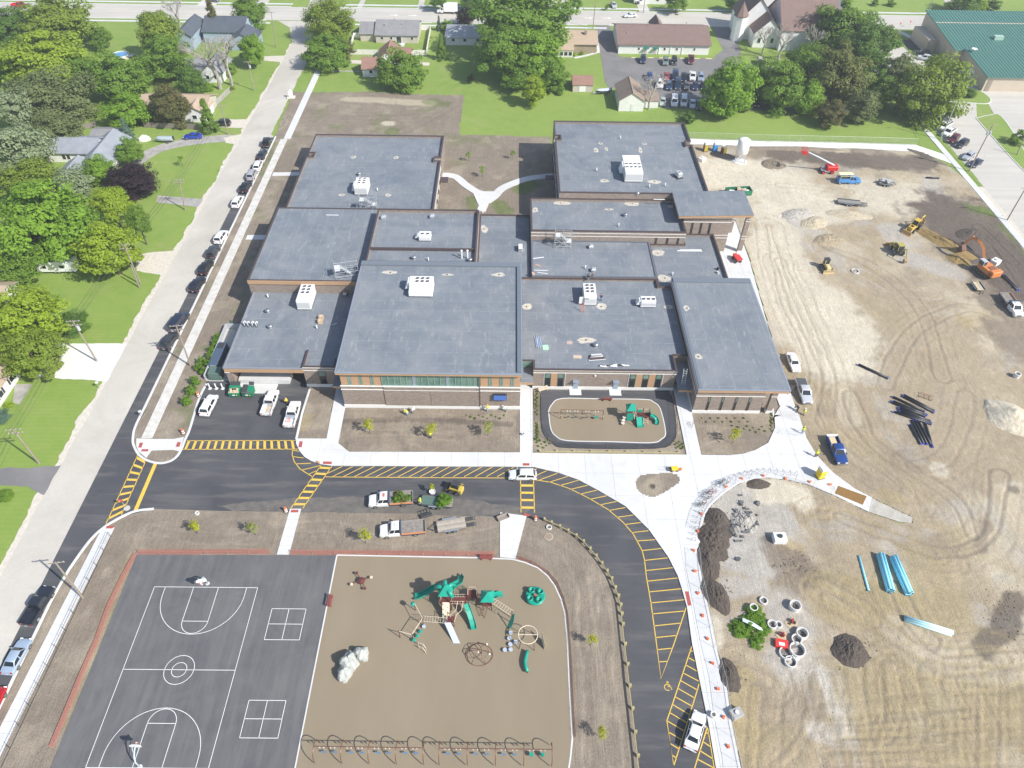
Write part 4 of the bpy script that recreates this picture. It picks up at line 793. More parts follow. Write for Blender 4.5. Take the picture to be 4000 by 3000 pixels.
for xs in ((-28.1,-26.15,-24.15),(-3.25,-1.3,.65)):
 for a in xs:win(a,a+.5,91.06,5.8,8.95,glass=GREENGLASS,frame=FRAMEG)
for a,b in ((-29.45,-28.12),(-27.58,-26.17),(-25.63,-24.17),(-23.63,-22.3),(-4.75,-3.27),(-2.73,-1.32),(-.78,.63),(1.17,2.3)):part('wood_panel',WOODP,(a+.03,b-.03,91.08,91.14,5.83,8.97))
sg=part('sign',plain((.03,.03,.035),.4),(-2.45,-.05,90.55,90.98,2.75,4.15))
gs=G2('sign_screen');wv=gs.N.new('ShaderNodeTexWave');wv.inputs['Scale'].default_value=1.3;wv.inputs['Distortion'].default_value=4;gs.L.new(gs.map((.7,1,1.6),(0,.9,0)),wv.inputs['Vector'])
gs.out(gs.ramp(wv.outputs['Fac'],(.3,(.02,.03,.12)),(.45,(.06,.16,.75)),(.6,(.25,.18,.8)),(.8,(.10,.35,.85))),.3)
part('screen',M['sign_screen'],(-2.38,-.12,90.53,90.56,2.84,4.06),parent=sg)
# south front of the classroom block with its windows and doors
y=96.3
part('foundation',BAND,(4.78,31.38,y-.08,y+.05,0,.75));part('stone_band',BAND,(4.8,31.36,y-.06,y+.02,4.2,4.33));part('stone_band',BAND,(4.8,31.36,y-.06,y+.02,4.86,4.97))
for xs,f0,f1 in (([7.0,9.4],6.9,10.75),([22.8,25.2,27.6],22.65,28.9)):
 for i,a in enumerate(xs):
  win(a,a+1.12,y-.03,.78,4.15,split=[.2,.66])
  if i:part('wood_panel',WOODP,(xs[i-1]+1.14,a-.02,y-.05,y+.03,.78,4.15))
 part('window_trim',BAND,(f0-.08,f0,y-.07,y+.02,.76,4.2));part('window_trim',BAND,(f1,f1+.08,y-.07,y+.02,.76,4.2))
for a in (12.35,19.85):
 d=part('door',plain((.30,.36,.45),.45,.3),(a,a+1.0,y-.1,y+.05,.17,2.35));part('handle',STEEL,(a+.1,a+.2,y-.16,y-.1,1.1,1.3),parent=d)
 part('door_canopy',plain((.34,.40,.50),.4,.4),(a-.1,a+1.1,y-.75,y-.02,2.4,2.52));part('stoop',CONC,(a-.6,a+1.6,y-1.7,y-.1,.02,.2))
part('wall_light',plain((.85,.85,.8),.3),(16.2,16.5,y-.2,y-.02,3.6,3.85))
# link canopies between the blocks
for x0,x1,lab in ((2.5,4.83,1),(31.38,34.0,2),(-31.8,-29.72,3)):
 part('canopy',M['membrane'],(x0+.02,x1-.02,93.2 if lab!=1 else 94.6,100.6,3.15,3.3));part('fascia',WOODP,(x0+.02,x1-.02,93.1 if lab!=1 else 94.5,93.2 if lab!=1 else 94.6,2.85,3.33))
 w=part('window',FRAME,(x0+.03,x1-.03,98.2,98.4,0.1,3.1));part('pane',GREENGLASS,(x0+.2,x1-.2,98.16,98.21,.3,2.95),parent=w)
part('window',GREENGLASS,(2.55,4.8,98.5,98.58,3.4,5.0))
# loading dock under the west wing
part('wall',mat('dock_gray',(.34,.33,.32),.85,var=.15,scale=1),(-50.6,-37.6,101.4,101.5,.3,4.2));part('dock',CONC,(-50.5,-41,96.8,101.4,0,1.0));part('stoop',CONC,(-50.4,-43.2,94.2,96.7,.03,.16))
wd=part('garage_door',mat('dock_door',(.26,.26,.25),.6,var=.2,scale=1.5,stretch=(.2,1,6)),(-49.8,-44.6,101.28,101.38,1.0,3.6));part('garage_door',MATS['dock_door'],(-43.9,-39,101.28,101.38,1.0,3.6))
# brick return beside the dock
y=96.2
part('foundation',BAND,(-37.62,-29.9,y-.08,y+.05,0,.75));part('stone_band',BAND,(-37.6,-31.7,y-.06,y+.02,4.2,4.33));part('stone_band',BAND,(-37.6,-31.7,y-.06,y+.02,4.9,5.0));win(-34.9,-33.6,y-.02,.85,4.15,split=[.25,.6])
# wood fascia of the west upper block, facing south
part('fascia',WOODP,(-52.75,-29.8,118.3,118.52,6.85,7.72))
# front of the upper middle block
y=137.2
for z in (6.55,7.35):part('stone_band',BAND,(4.9,39.25,y-.06,y+.02,z,z+.12))
for a in (32.6,35.1,37.5):win(a,a+.45,y-.03,4.75,6.5,frame=FRAME)
# entrance porch
part('wall',BRICK,(39.3,50.0,141.4,150.5,0,9.3));
for z in (7.9,8.95):part('stone_band',BAND,(39.25,50.06,141.33,141.45,z,z+.14))
part('stone_band',BAND,(46.7,50.06,141.34,141.45,4.5,4.62));part('stone_band',BAND,(46.7,50.06,141.34,141.45,3.75,3.87))
for a in (41.2,43.2,45.2):win(a,a+.42,141.36,4.8,7.8,frame=FRAME)
part('entrance_glass',GREENGLASS,(50.0,50.06,143,149,.2,3.2));part('coping',COPING,(39.2,50.1,141.3,150.5,9.3,9.38))
for cx,cy in ((53.6,141.6),(52.7,148.9)):
 part('column',BRICK,(cx-.5,cx+.5,cy-.4,cy+.4,.1,9.6))
 for z in (3.7,4.4,8.3,8.95):part('stone_band',BAND,(cx-.54,cx+.54,cy-.44,cy+.44,z,z+.13))
 part('foundation',BAND,(cx-.55,cx+.55,cy-.45,cy+.45,.1,.5))
def tilted(name,material,x0,x1,y0,y1,za,zb,t,parent=None):
 m=MB();m.add([(x0,y0,za-t),(x1,y0,zb-t),(x1,y1,zb-t),(x0,y1,za-t),(x0,y0,za),(x1,y0,zb),(x1,y1,zb),(x0,y1,za)],[(0,3,2,1),(4,5,6,7),(0,1,5,4),(1,2,6,5),(2,3,7,6),(3,0,4,7)]);return m.build(name,material,parent or school)
tilted('fascia',WOODP,37.8,54.3,140.7,150.9,9.85,10.35,.6);tilted('roof',M['membrane_turned'],37.75,54.35,140.65,150.95,9.95,10.45,.09)
# east wing
part('wall',BRICK,(34.0,46.3,90.6,122.4,0,5.75));part('wall',BRICK,(46.3,49.4,96.5,122.4,0,5.75));part('foundation',BAND,(33.93,46.37,90.52,90.8,0,.78));part('foundation',BAND,(33.93,34.05,90.8,122.3,0,.78))
for z in (4.42,5.45):part('stone_band',BAND,(33.94,46.36,90.53,90.65,z,z+.12));part('stone_band',BAND,(33.94,34.05,90.65,122.3,z,z+.12))
for a in (36.3,38.75,41.2,43.65):win(a,a+.42,90.58,.82,4.35,frame=FRAME,split=[.62])
part('column',BRICK,(47.5,48.55,90.6,91.4,.1,5.75));part('foundation',BAND,(47.44,48.6,90.55,91.45,.1,.78));part('stone_band',BAND,(47.46,48.58,90.56,91.44,4.42,4.54));part('wall',BRICK,(46.4,47.2,92.2,92.6,0,1.2))
part('fascia',WOODP,(33.95,50.25,90.2,122.5,5.75,6.42));part('coping',plain((.42,.46,.52),.35,.5),(33.85,50.35,90.1,122.6,6.42,6.52));MB().prism([(34.1,90.35),(50.1,90.35),(50.1,122.35),(34.1,122.35)],6.52,6.535).build('roof',M['membrane_turned'],school)
part('coping',plain((.16,.185,.215),.6),(34.1,50.1,121.0,122.4,6.535,6.8));part('cant_strip',plain((.16,.185,.215),.6),(34.05,34.7,90.4,121,6.535,6.64))
# side windows of the north wings that face the courtyard
for yy in (152.5,157,161.5,166,170):part('window',GLASS,(-17.62,-17.52,yy,yy+1.6,.9,3.4));part('stone_band',BAND,(-17.66,-17.54,yy-.2,yy+1.8,3.45,3.55))
for yy in (153,157.5,162,166.5,171,175,180):
 part('window',GLASS,(11.48,11.6,yy,yy+1.6,.9,3.2));part('window',GLASS,(11.48,11.6,yy,yy+1.6,5.2,7.6))
for z in (4.1,8.3):part('stone_band',BAND,(11.5,11.62,150.7,178.3,z,z+.13))
for z in (2.0,4.4):part('stone_band',BAND,(-17.62,-17.52,145.8,171.1,z,z+.13))
part('door_canopy',COPING,(9.2,11.5,167.5,169.5,3.0,3.2));part('door_canopy',WOODP,(9.15,9.2,167.5,169.5,2.85,3.22));part('door_canopy',COPING,(-17.5,-15.5,165.5,168.0,3.0,3.2))
part('notch_band',BAND,(-19.1,-17.7,172.9,172.98,5.0,5.2));part('notch_band',BAND,(-50.2,-51.7,172.5,172.58,5.0,5.2) if False else (-51.7,-50.2,172.42,172.5,5.0,5.2));part('notch_band',BAND,(11.7,13,176.42,176.5,8.2,8.4));part('notch_band',BAND,(45.1,46.3,174.28,174.36,8.2,8.4))
# pale ponding stains round the roof drains, each a thin dried film with its drain
def stain(c,r,x,y,z,w,d,seed,lab=None):
 p=P(c,r,x,y,z);pts=[]
 for k in range(18):
  a=2*math.pi*k/18;q=.62+.75*float(fbm(np.array(math.cos(a)*1.3+seed*3.1),np.array(math.sin(a)*1.3+seed),3,seed))-.25
  pts.append((p.x+math.cos(a)*w*q,p.y+math.sin(a)*d*q))
 s=MB().prism(pts,z,z+.012).build('roof_stain',STAIN,school);m=MB();m.cyl((p.x,p.y,z+.012),.17,.05,10);m.build('drain',DARK,s)
for i,q in enumerate(((1,0,840,1358,5.4,1.0,1.1),(1,0,1210,1362,5.4,.9,1.1),(1,1,1140,28,5.4,1.0,1.0),(1,1,745,25,5.4,1.0,.9),(1,1,1160,695,9.63,2.0,.9),(1,1,1650,715,9.63,1.6,.5),(1,1,2100,715,9.63,1.8,.9),(1,1,1970,320,4.56,1.0,2.2),(2,0,765,1240,9.0,.9,.7),(2,0,1145,1243,9.0,1.0,.7),(2,0,722,1300,9.0,.9,1.5),(2,0,1110,1300,9.0,.7,1.8),(2,0,815,1290,9.0,.6,1.2),(2,0,800,1560,9.0,1.6,1.0),(2,0,1230,1570,9.0,2.0,1.1),(2,1,420,95,7.3,2.6,1.2),(2,1,1040,100,7.3,2.2,1.3),(2,1,200,155,7.3,.9,1.3),(2,1,840,150,7.3,1.6,.5),(2,1,125,990,4.6,1.3,1.1),(2,1,770,990,4.6,1.5,1.3),(2,1,1350,995,4.6,1.2,.8),(2,1,1260,530,4.3,1.8,1.6),(2,1,1320,745,4.3,1.7,1.6),(2,1,1510,1005,6.54,.8,1.1),(2,1,1610,1425,6.54,.9,1.0),(2,1,640,1280,4.6,2.2,1.3))):stain(*q[:4],*q[4:7],i+1)
# ------------------------------------------------------------------ things on the roofs
HV=mat('hvac_white',(.8,.8,.78),.5,var=.08,scale=2)
fanm=None
def fan_mesh():
 m=MB();m.mi=0
 m.lathe((0,0,0),[(.48,0),(.48,.1),(.40,.1),(.38,.03)],14);m.mi=1
 m.cyl((0,0,.02),.37,.015,14);m.mi=2
 for k in range(4):
  a=k*math.pi/2;c,s=math.cos(a),math.sin(a)
  m.add([(.06*c-.04*s,.06*s+.04*c,.05),(.34*c-.12*s,.34*s+.12*c,.075),(.34*c+.12*s,.34*s-.12*c,.05),(.06*c+.04*s,.06*s-.04*c,.045)],[(0,1,2,3)])
 m.cyl((0,0,.04),.08,.06,8)
 me=m.mesh('fan')
 for x in (HV,BLACK,plain((.16,.16,.17),.5)):me.materials.append(x)
 return me
FAN=fan_mesh()
def hvac(name,c,x,y,z,w,d,h,fans,lab,hood=None,low=None,rz=0.0,door=False):
 o=empty(name,(x,y,z),rz,lab,'air handler','white rooftop air handlers')
 m=MB();m.b2(-w/2+.15,w/2-.15,-d/2+.15,d/2-.15,0,.35);m.build('curb',plain((.3,.31,.32),.6),o)
 m=MB();m.bev(-w/2,w/2,-d/2,d/2,.35,h,.04)
 m.build('cabinet',HV,o)
 n=max(1,int(d/1.3))
 for i in range(1,n):MB().b2(w/2,w/2+.02,-d/2+i*d/n-.015,-d/2+i*d/n+.015,.4,h-.05).build('panel_seam',plain((.5,.5,.5),.5),o);MB().b2(-w/2-.02,-w/2,-d/2+i*d/n-.015,-d/2+i*d/n+.015,.4,h-.05).build('panel_seam',plain((.5,.5,.5),.5),o)
 MB().b2(-w/2+.1,w/2-.1,-d/2-.03,-d/2,.6,h-.5).build('grille',plain((.55,.56,.56),.6),o)
 MB().b2(-w/2-.03,w/2+.03,-d/2-.04,d/2+.04,.3,.42).build('base_rail',plain((.6,.6,.6),.5),o)
 if hood:
  m=MB();m.loft([[(-w/2,hood[0],.6),(-w/2,hood[1],.6),(-w/2,hood[1],h-.1),(-w/2,hood[0],h-.1)],[(-w/2-.9,hood[0],.6),(-w/2-.9,hood[1],.6),(-w/2-.35,hood[1],h-.15),(-w/2-.35,hood[0],h-.15)]]);m.build('intake_hood',HV,o)
 if low:
  MB().bev(-w/2,w/2,-d/2-low,-d/2-.002,.35,h*.62,.04).build('cabinet',HV,o)
 for fx,fy in fans:link('fan',FAN,o,(fx,fy,h))
 if door:
  MB().b2(-w/2-.95,-w/2,-d/2+.2,-d/2+.24,.4,h-.1).build('access_door',HV,o);MB().b2(-w/2-.01,-w/2+.9,-d/2-.012,-d/2,.7,h-.3).build('open_bay',plain((.10,.12,.12),.7),o)
 return o
def hv(c,r,x,y,zr):p=P(c,r,x,y,zr);return p.x,p.y
g2= lambda nx,ny,sx,sy,ox=0,oy=0:[(ox+(i-(nx-1)/2)*sx,oy+(j-(ny-1)/2)*sy) for i in range(nx) for j in range(ny)]
x,y=hv(1,1,915,15,5.4);hvac('rooftop_unit',0,x,y+1.4,5.4,3.1,4.4,2.3,g2(2,3,1.1,1.05,0,.7),'white air handler with six fans on the north-west wing roof',hood=(-1.2,.6))
x,y=hv(2,0,1030,1500,9.0);hvac('rooftop_unit',0,x,y,9.0,4.2,8.4,2.6,g2(4,2,1.0,1.5,0,-.8),'longest white air handler, two rows of four fans, on the north-east roof',hood=(-1,1.5))
x,y=hv(1,1,1462,415,8.9);hvac('rooftop_unit',0,x,y+.4,8.9,2.5,2.0,1.3,g2(2,1,1.1,1),'small white air handler with two fans on the middle roof',hood=(-.6,.6))
x,y=hv(1,1,440,960,4.68);hvac('rooftop_unit',0,x,y+.4,4.68,2.7,5.4,2.4,g2(2,3,1.0,1.0,0,1.0),'tall white air handler with six fans on the lower west roof')
x,y=hv(1,1,1425,850,9.62);hvac('rooftop_unit',0,x+.2,y+.5,9.62,4.6,2.4,2.2,g2(3,2,1.0,.95,.2,0),'broad white air handler with intake hood on the gym roof',hood=(-.8,1.0),low=1.6)
x,y=hv(2,1,665,930,4.6);hvac('rooftop_unit',0,x,y+.3,4.6,2.5,4.6,2.2,g2(2,3,.98,1.0,0,.6),'white air handler with an open door on the classroom roof',door=True)
x,y=hv(2,1,1170,990,4.6);hvac('rooftop_unit',0,x,y+.4,4.6,3.0,1.7,1.7,g2(3,1,.98,1,0,-.1),'white air handler with one row of three fans beside the east wing',hood=(-.6,.6))
# small vents and pipes
def vent(kind,c,r,x,y,z,lab):
 p=P(c,r,x,y,z);o=empty('roof_vent',p,0,lab,'roof vent','small vents on the school roofs');m=MB()
 if kind=='mush':
  m.cyl((0,0,0),.32,.35,12);m.build('curb',GALV,o);MB().lathe((0,0,.35),[(.30,0),(.52,.08),(.5,.3),(.34,.44),(.12,.5)],14).build('hood',STEEL,o,True)
 elif kind=='box':
  m.b2(-.4,.4,-.4,.4,0,.35);m.build('curb',GALV,o);MB().loft([[(-.5,-.5,.35),(.5,-.5,.35),(.5,.5,.35),(-.5,.5,.35)],[(-.5,-.5,.6),(.5,-.5,.6),(.5,.5,.6),(-.5,.5,.6)],[(-.3,-.3,.85),(.3,-.3,.85),(.3,.3,.85),(-.3,.3,.85)]]).build('hood',plain((.62,.64,.66),.4,.5),o)
 elif kind=='pipe':
  m.cyl((0,0,0),.14,.8,10);m.build('pipe',WHITE,o);MB().cyl((0,0,0),.24,.08,10).build('flashing',DARK,o)
 elif kind=='goose':
  m.tube([(0,0,0),(0,0,1.1),(.08,0,1.25),(.25,0,1.3),(.4,0,1.2),(.42,0,.95)],.11,8);m.build('pipe',WHITE,o,True);MB().cyl((0,0,0),.22,.08,10).build('flashing',DARK,o)
 elif kind=='tall':
  m.cyl((0,0,0),.16,1.9,10);m.build('pipe',WHITE,o);MB().lathe((0,0,1.9),[(.2,0),(.26,.1),(.1,.25)],10).build('cap',WHITE,o)
for a in (('mush',1,0,893,1515,5.4,'round metal vent behind the north-west air handler'),('pipe',1,1,858,115,5.4,'white pipe near the stair scaffold on the north-west roof'),('pipe',1,0,1050,1650,5.4,'white pipe beside the north-west air handler'),('box',1,1,1103,232,8.9,'left of two square vents on the middle roof'),('box',1,1,1523,222,8.9,'right of two square vents on the middle roof'),('mush',1,1,1365,580,8.9,'round vent on the narrow strip behind the gym'),('pipe',1,1,1490,595,8.9,'thin pipe between round vent and tall flues'),('tall',1,1,1778,575,8.9,'left of two tall white flues behind the gym'),('tall',1,1,1828,575,8.9,'right of two tall white flues behind the gym'),('mush',1,1,1850,600,8.9,'round vent beside the tall white flues'),
('mush',1,1,105,1040,4.68,'round vent left of the lower west air handler'),('mush',1,1,125,1175,4.68,'round vent below the lower west air handler'),('mush',1,1,775,895,4.7,'round vent in the shade by the big scaffold stair'),('pipe',1,1,105,910,4.68,'short pipe at the back of the lower west roof'),('pipe',1,1,528,1180,4.68,'short white pipe beside the cartons'),
('pipe',2,0,935,1200,9.0,'pipe at the back of the north-east roof'),('pipe',2,0,730,1478,9.0,'pipe left of the longest air handler'),('mush',2,0,1090,1405,9.0,'round vent at the corner of the longest air handler'),('pipe',2,0,1185,1620,9.0,'pipe near the front of the north-east roof'),('pipe',2,0,1322,1608,9.0,'pipe toward the east edge of the north-east roof'),('mush',2,1,1082,25,9.0,'round vent above the upper middle roof edge'),
('pipe',2,1,920,298,7.3,'pipe near the front of the upper middle roof'),('mush',2,1,978,210,7.3,'slim vent in the middle of the upper middle roof'),('box',2,1,682,485,5.33,'square vent at the back of the raised classroom roof'),('box',2,1,703,685,5.33,'square vent by the two kneeling roofers'),('pipe',2,1,633,662,5.33,'pipe left of the square vent by the roofers'),('mush',2,1,722,1335,4.6,'round vent at the front of the classroom roof'),('pipe',2,1,1385,720,4.3,'pipe at the corner of the low east roof'),
('goose',0,1,2115,1160,4.68,'leftmost of four white gooseneck pipes'),('goose',0,1,2145,1162,4.68,'second of four white gooseneck pipes'),('goose',0,1,2185,1163,4.68,'third of four white gooseneck pipes'),('goose',1,1,5,1165,4.68,'rightmost of four white gooseneck pipes')):vent(*a)
# roof condenser on a stand, mini unit, stacked material
o=empty('condenser',P(2,0,1437,1530,9.0),.35,'small grey condenser on the east side of the north-east roof','condenser');MB().bev(-.6,.6,-.8,.8,.3,1.3,.05).build('cabinet',plain((.5,.52,.54),.5,.3),o);link('fan',FAN,o,(0,0,1.3));MB().b2(-.8,.8,-1,1,0,.2).build('stand',DARK,o)
for k_,(cc,lab) in enumerate((((1,1,565,1095),'upper brown carton on the lower west roof'),((1,1,557,1130),'lower brown carton on the lower west roof'))):
 p=P(*cc,4.68);o=MB().bev(-.45,.45,-.4,.4,0,.75,.03).build('carton',plain((.55,.4,.26),.8),label=lab,cat='carton',group='cartons on the lower west roof');o.location=p;o.rotation_euler=(0,0,.1*k_);MB().b2(-.05,.05,-.402,.402,.02,.753).build('tape',plain((.7,.6,.45),.5),o)
p=P(2,1,72,500,4.56);o=empty('wall_condenser',p,0,'narrow white box unit on the low roof beside the middle block','condenser');MB().bev(-.45,.45,-.9,.9,.1,1.0,.05).build('cabinet',HV,o);MB().b2(-.4,.4,-.93,-.9,.2,.9).build('grille',plain((.3,.3,.3),.6),o)
o=empty('pipe_bundle',P(2,1,225,1300,4.6),.12,'bundle of blue conduit lying on the classroom roof','conduit bundle')
for i in range(9):MB().tube([(-.5+.12*i,-1.5+.3*math.sin(i*2),.12+.1*(i%3)),(-.45+.12*i+.1*math.sin(i),1.4+.3*math.cos(i*3),.12+.1*(i%2))],.05,6).build('conduit',plain((.35,.47,.68) if i%3 else (.6,.66,.72),.5),o)
o=MB().b2(-.55,.55,-.65,.65,0,.06).build('insulation_board',plain((.42,.8,.5),.8),label='bright green board lying on the classroom roof',cat='board');o.location=P(2,1,290,1343,4.6);o.rotation_euler=(0,0,.08)
for cc,sz,col,rz,lab in (((2,1,497,1302,4.6),(1.1,.95),(.46,.36,.33),0,'reddish square board lying on the classroom roof'),((2,1,566,1425,4.6),(1.6,.8),(.55,.44,.34),-.05,'tan board beside the heap of roof flashing')):
 o=MB().b2(-sz[0]/2,sz[0]/2,-sz[1]/2,sz[1]/2,0,.05).build('board',plain(col,.8),label=lab,cat='board');o.location=P(*cc);o.rotation_euler=(0,0,rz)
o=empty('lumber',P(2,1,640,1282,4.6),0,'two pale battens lying on the classroom roof','lumber')
for yy in (-.45,.5):MB().b2(-1.3,1.3,yy-.06,yy+.06,0,.08).build('batten',plain((.62,.55,.42),.8),o)
o=empty('flashing_heap',P(2,1,730,1435,4.6),.14,'heap of dark and white sheet flashing on the classroom roof','flashing heap')
for i in range(7):MB().box((.1*math.sin(i*2.2),-.5+.17*i,.1+.05*i),(3.2-.2*i,.4,.05),.05*math.sin(i*3)).build('flashing_sheet',plain((.80,.80,.78) if i in (0,4,6) else (.13,.10,.10),.4,.3),o)
o=empty('membrane_offcuts',P(2,1,880,1505,4.6),0,'white and black offcuts along the front parapet','offcuts')
random.seed(3)
for i in range(9):MB().box((-2.3+.55*i+random.uniform(-.2,.2),random.uniform(-.15,.2),.05+.02*i),(random.uniform(.5,1.5),random.uniform(.2,.45),.06),random.uniform(-.4,.4)).build('offcut',plain((.82,.82,.8) if i%3 else (.06,.06,.07),.6),o)
o=empty('flashing_lengths',P(2,1,1540,507,4.3),.0,'long white flashing lengths lying on the low east roof','flashing')
for i in range(4):MB().box((.1*i-.2,-.25+.13*i,.08+.04*(i%2)),(5.6-.3*i,.14,.08),.01*i).build('flashing_length',WHITE,o)
for cc,L_,rz,col,lab in (((2,1,230,570,5.33),2.4,.22,(.8,.8,.8),'white batten at the west end of the raised classroom roof'),((2,1,250,678,5.33),2.9,-.02,(.72,.72,.7),'long thin batten near the west edge of the raised roof'),((2,1,265,702,5.33),2.3,-.22,(.75,.74,.7),'tilted batten by the orange bucket on the raised roof'),((1,1,660,201,7.75),2.8,0,(.85,.85,.85),'white flashing along the back of the west upper roof'),((2,1,1272,66,9.0),2.6,0,(.85,.85,.85),'white flashing at the front edge of the north-east roof'),((1,1,678,1142,4.7),1.0,.5,(.7,.7,.68),'short pale batten lying in the gym shadow')):
 o=MB().b2(-L_/2,L_/2,-.07,.07,0,.09).build('batten',plain(col,.7),label=lab,cat='batten');o.location=P(*cc);o.rotation_euler=(0,0,rz)
o=MB().b2(-.55,.55,-.2,.2,0,.06).build('plank',plain((.55,.34,.2),.8),label='short brown plank on the raised classroom roof',cat='plank');o.location=P(2,1,222,633,5.33);o.rotation_euler=(0,0,-.5)
def bucket(p,col,lab,r=.17,h=.38):
 o=empty('bucket',p,0,lab,'bucket');MB().lathe((0,0,0),[(r*.85,0),(r,h),(r*.9,h),(r*.78,.05)],12).build('pail',plain(col,.5),o);MB().tube([(r*math.cos(t),0,h+.12*math.sin(t)) for t in np.linspace(0,math.pi,7)],.012,5).build('handle',STEEL,o)
bucket(P(2,1,182,715,5.33),(.8,.6,.5),'pale bucket at the west corner of the raised roof',.3,.5);bucket(P(2,1,1775,672,4.3),(.03,.03,.04),'black bucket on the low east roof',.3,.5);bucket(P(2,1,1780,705,4.3),(.8,.8,.78),'white bucket on the low east roof',.28,.5);bucket(P(2,2,95,440,.16),(.6,.6,.6),'grey bucket on the walk beside the small playground',.25,.4)
o=empty('pallet',P(2,1,1368,128,7.3),0,'pale pallet in the shade of the entrance roof','pallet')
for i in range(5):MB().b2(-.6+.25*i,-.42+.25*i,-.5,.5,.1,.13).build('board',plain((.6,.57,.5),.8),o)
for i in range(3):MB().b2(-.6,.58,-.5+.45*i,-.42+.45*i,0,.1).build('runner',plain((.5,.47,.42),.8),o)
# ladder against the east wing
def ladder_obj(a,b,w,col,lab):
 a,b=Vector(a),Vector(b);o=empty('ladder',a,0,lab,'ladder');d=b-a;side=d.cross(Vector((0,0,1))).normalized() if abs(d.x)+abs(d.y)>.01 else Vector((1,0,0))
 side=Vector((1,0,0)) if side.length<.5 else side
 for s in (-1,1):MB().tube([side*s*w/2,d+side*s*w/2],.05,6).build('rail',plain(col,.5,.4),o)
 n=int(d.length/.45)
 for i in range(1,n):MB().tube([d*i/n-side*w/2,d*i/n+side*w/2],.035,5).build('rung',plain(col,.5,.4),o)
ladder_obj((32.4,94.4,3.35),(32.5,95.6,6.4),.6,(.6,.64,.62),'aluminium ladder on the canopy beside the east wing')
ladder_obj(P(2,1,610,1040,4.6),P(2,1,608,1040,4.6)+Vector((0,.7,1.9)),.5,(.75,.2,.12),'red stepladder beside the open air handler')
# scaffold stair towers
def scaffold(p,w,d,h,lab,rz=0.0,legs=0.0):
 o=empty('scaffold_stair',p,rz,lab,'scaffold','galvanised stair scaffolds between the roofs')
 n=3
 for i in range(n):
  for j in (0,1):
   x,y=-w/2+i*w/(n-1),-d/2+j*d;MB().tube([(x,y,-legs*(i>0)),(x,y,h+1.5 if i!=1 else h+.9)],.045,6).build('standard',GALV,o);MB().b2(x-.12,x+.12,y-.12,y+.12,-legs*(i>0),-legs*(i>0)+.04).build('base_plate',GALV,o)
 for z in np.arange(.5,h+1.3,1.0):
  for j in (0,1):MB().tube([(-w/2,-d/2+j*d,z),(w/2,-d/2+j*d,z)],.035,5).build('ledger',GALV,o)
  for i in range(n):x=-w/2+i*w/(n-1);MB().tube([(x,-d/2,z),(x,d/2,z)],.035,5).build('transom',GALV,o)
 for j in (0,1):MB().tube([(-w/2,-d/2+j*d,.2),(w/2,-d/2+j*d,h)],.035,5).build('brace',GALV,o);MB().tube([(w/2,-d/2+j*d,.2),(-w/2,-d/2+j*d,h*.8)],.035,5).build('brace',GALV,o)
 for x0,x1,z0 in ((-w/2,-w/2+1.1,h),(w/2-1.1,w/2,h*.5)):MB().b2(x0,x1,-d/2,d/2,z0,z0+.07).build('platform',plain((.62,.63,.62),.6),o)
 nst=max(3,int(h*.5/.24))
 for i in range(nst):
  t=i/nst;MB().box((w/2-1.1-(w-2.2)*t,d*.2,h*.5+h*.5*t+.1),(.28,d*.5,.05)).build('tread',plain((.6,.62,.62),.5,.3),o);MB().box((-w/2+.4+(w-1.5)*t,-d*.2,h*.5*t+.1),(.28,d*.5,.05)).build('tread',plain((.6,.62,.62),.5,.3),o)
 for s in (-.05,.45):MB().tube([(w/2-1.1,d*s,h*.5),(-w/2+1.1,d*s,h)],.05,5).build('stringer',GALV,o);MB().tube([(-w/2+.4,-d*(s+.02),0),(w/2-1.1,-d*(s+.02),h*.5)],.05,5).build('stringer',GALV,o)
scaffold(P(1,1,800,850,4.7)+Vector((0,1.2,0)),4.6,2.0,5.0,'largest scaffold stair, climbing from the lower west roof to the gym',.25)
scaffold(P(2,1,440,490,5.35)+Vector((0,.9,0)),3.6,1.6,2.9,'scaffold stair climbing to the upper middle roof')
scaffold(P(1,1,970,170,5.6)+Vector((0,1.2,0)),3.8,1.5,2.4,'far scaffold stair at the corner of the north-west wing')
# ------------------------------------------------------------------ vehicles
WHEELS={}
def wheel_meshes(r=.34,w=.22):
 k=(r,w)
 if k not in WHEELS:
  t=MB();n=14
  prof=[(r*.62,-w/2),(r*.93,-w/2),(r,-w*.3),(r,w*.3),(r*.93,w/2),(r*.62,w/2)]
  t.loft([[(q[0]*math.cos(a),q[1],q[0]*math.sin(a)) for a in (2*math.pi*i/n for i in range(n))] for q in prof],True)
  rm=MB();rm.loft([[(q[0]*math.cos(a),q[1],q[0]*math.sin(a)) for a in (2*math.pi*i/n for i in range(n))] for q in ((r*.6,-w/2-.006),(r*.64,-w/2-.012),(r*.64,w/2+.012),(r*.6,w/2+.006))],True)
  a=t.mesh('wheel');a.materials.append(RUBBER);b=rm.mesh('rim');b.materials.append(STEEL);WHEELS[k]=(a,b)
 return WHEELS[k]
def put_wheels(o,xs,hw,r=.34,w=.22):
 tm,rm=wheel_meshes(r,w)
 for x in xs:
  for s in (-1,1):
   t=link('wheel',tm,o,(x,s*(hw-w/2),r));link('rim',rm,t)
LAMP=plain((.85,.85,.82),.15);TAIL=plain((.45,.02,.02),.25);PLATE=plain((.7,.72,.75),.4);CARGLASS=mat('car_glass',(.015,.02,.025),.05,spec=.9)
def paint(col):
 return mat('car_%02x%02x%02x'%tuple(int(255*c) for c in col),col,.28,.0 if sum(col)>1.9 or sum(col)<.12 else .15,coat=.7)
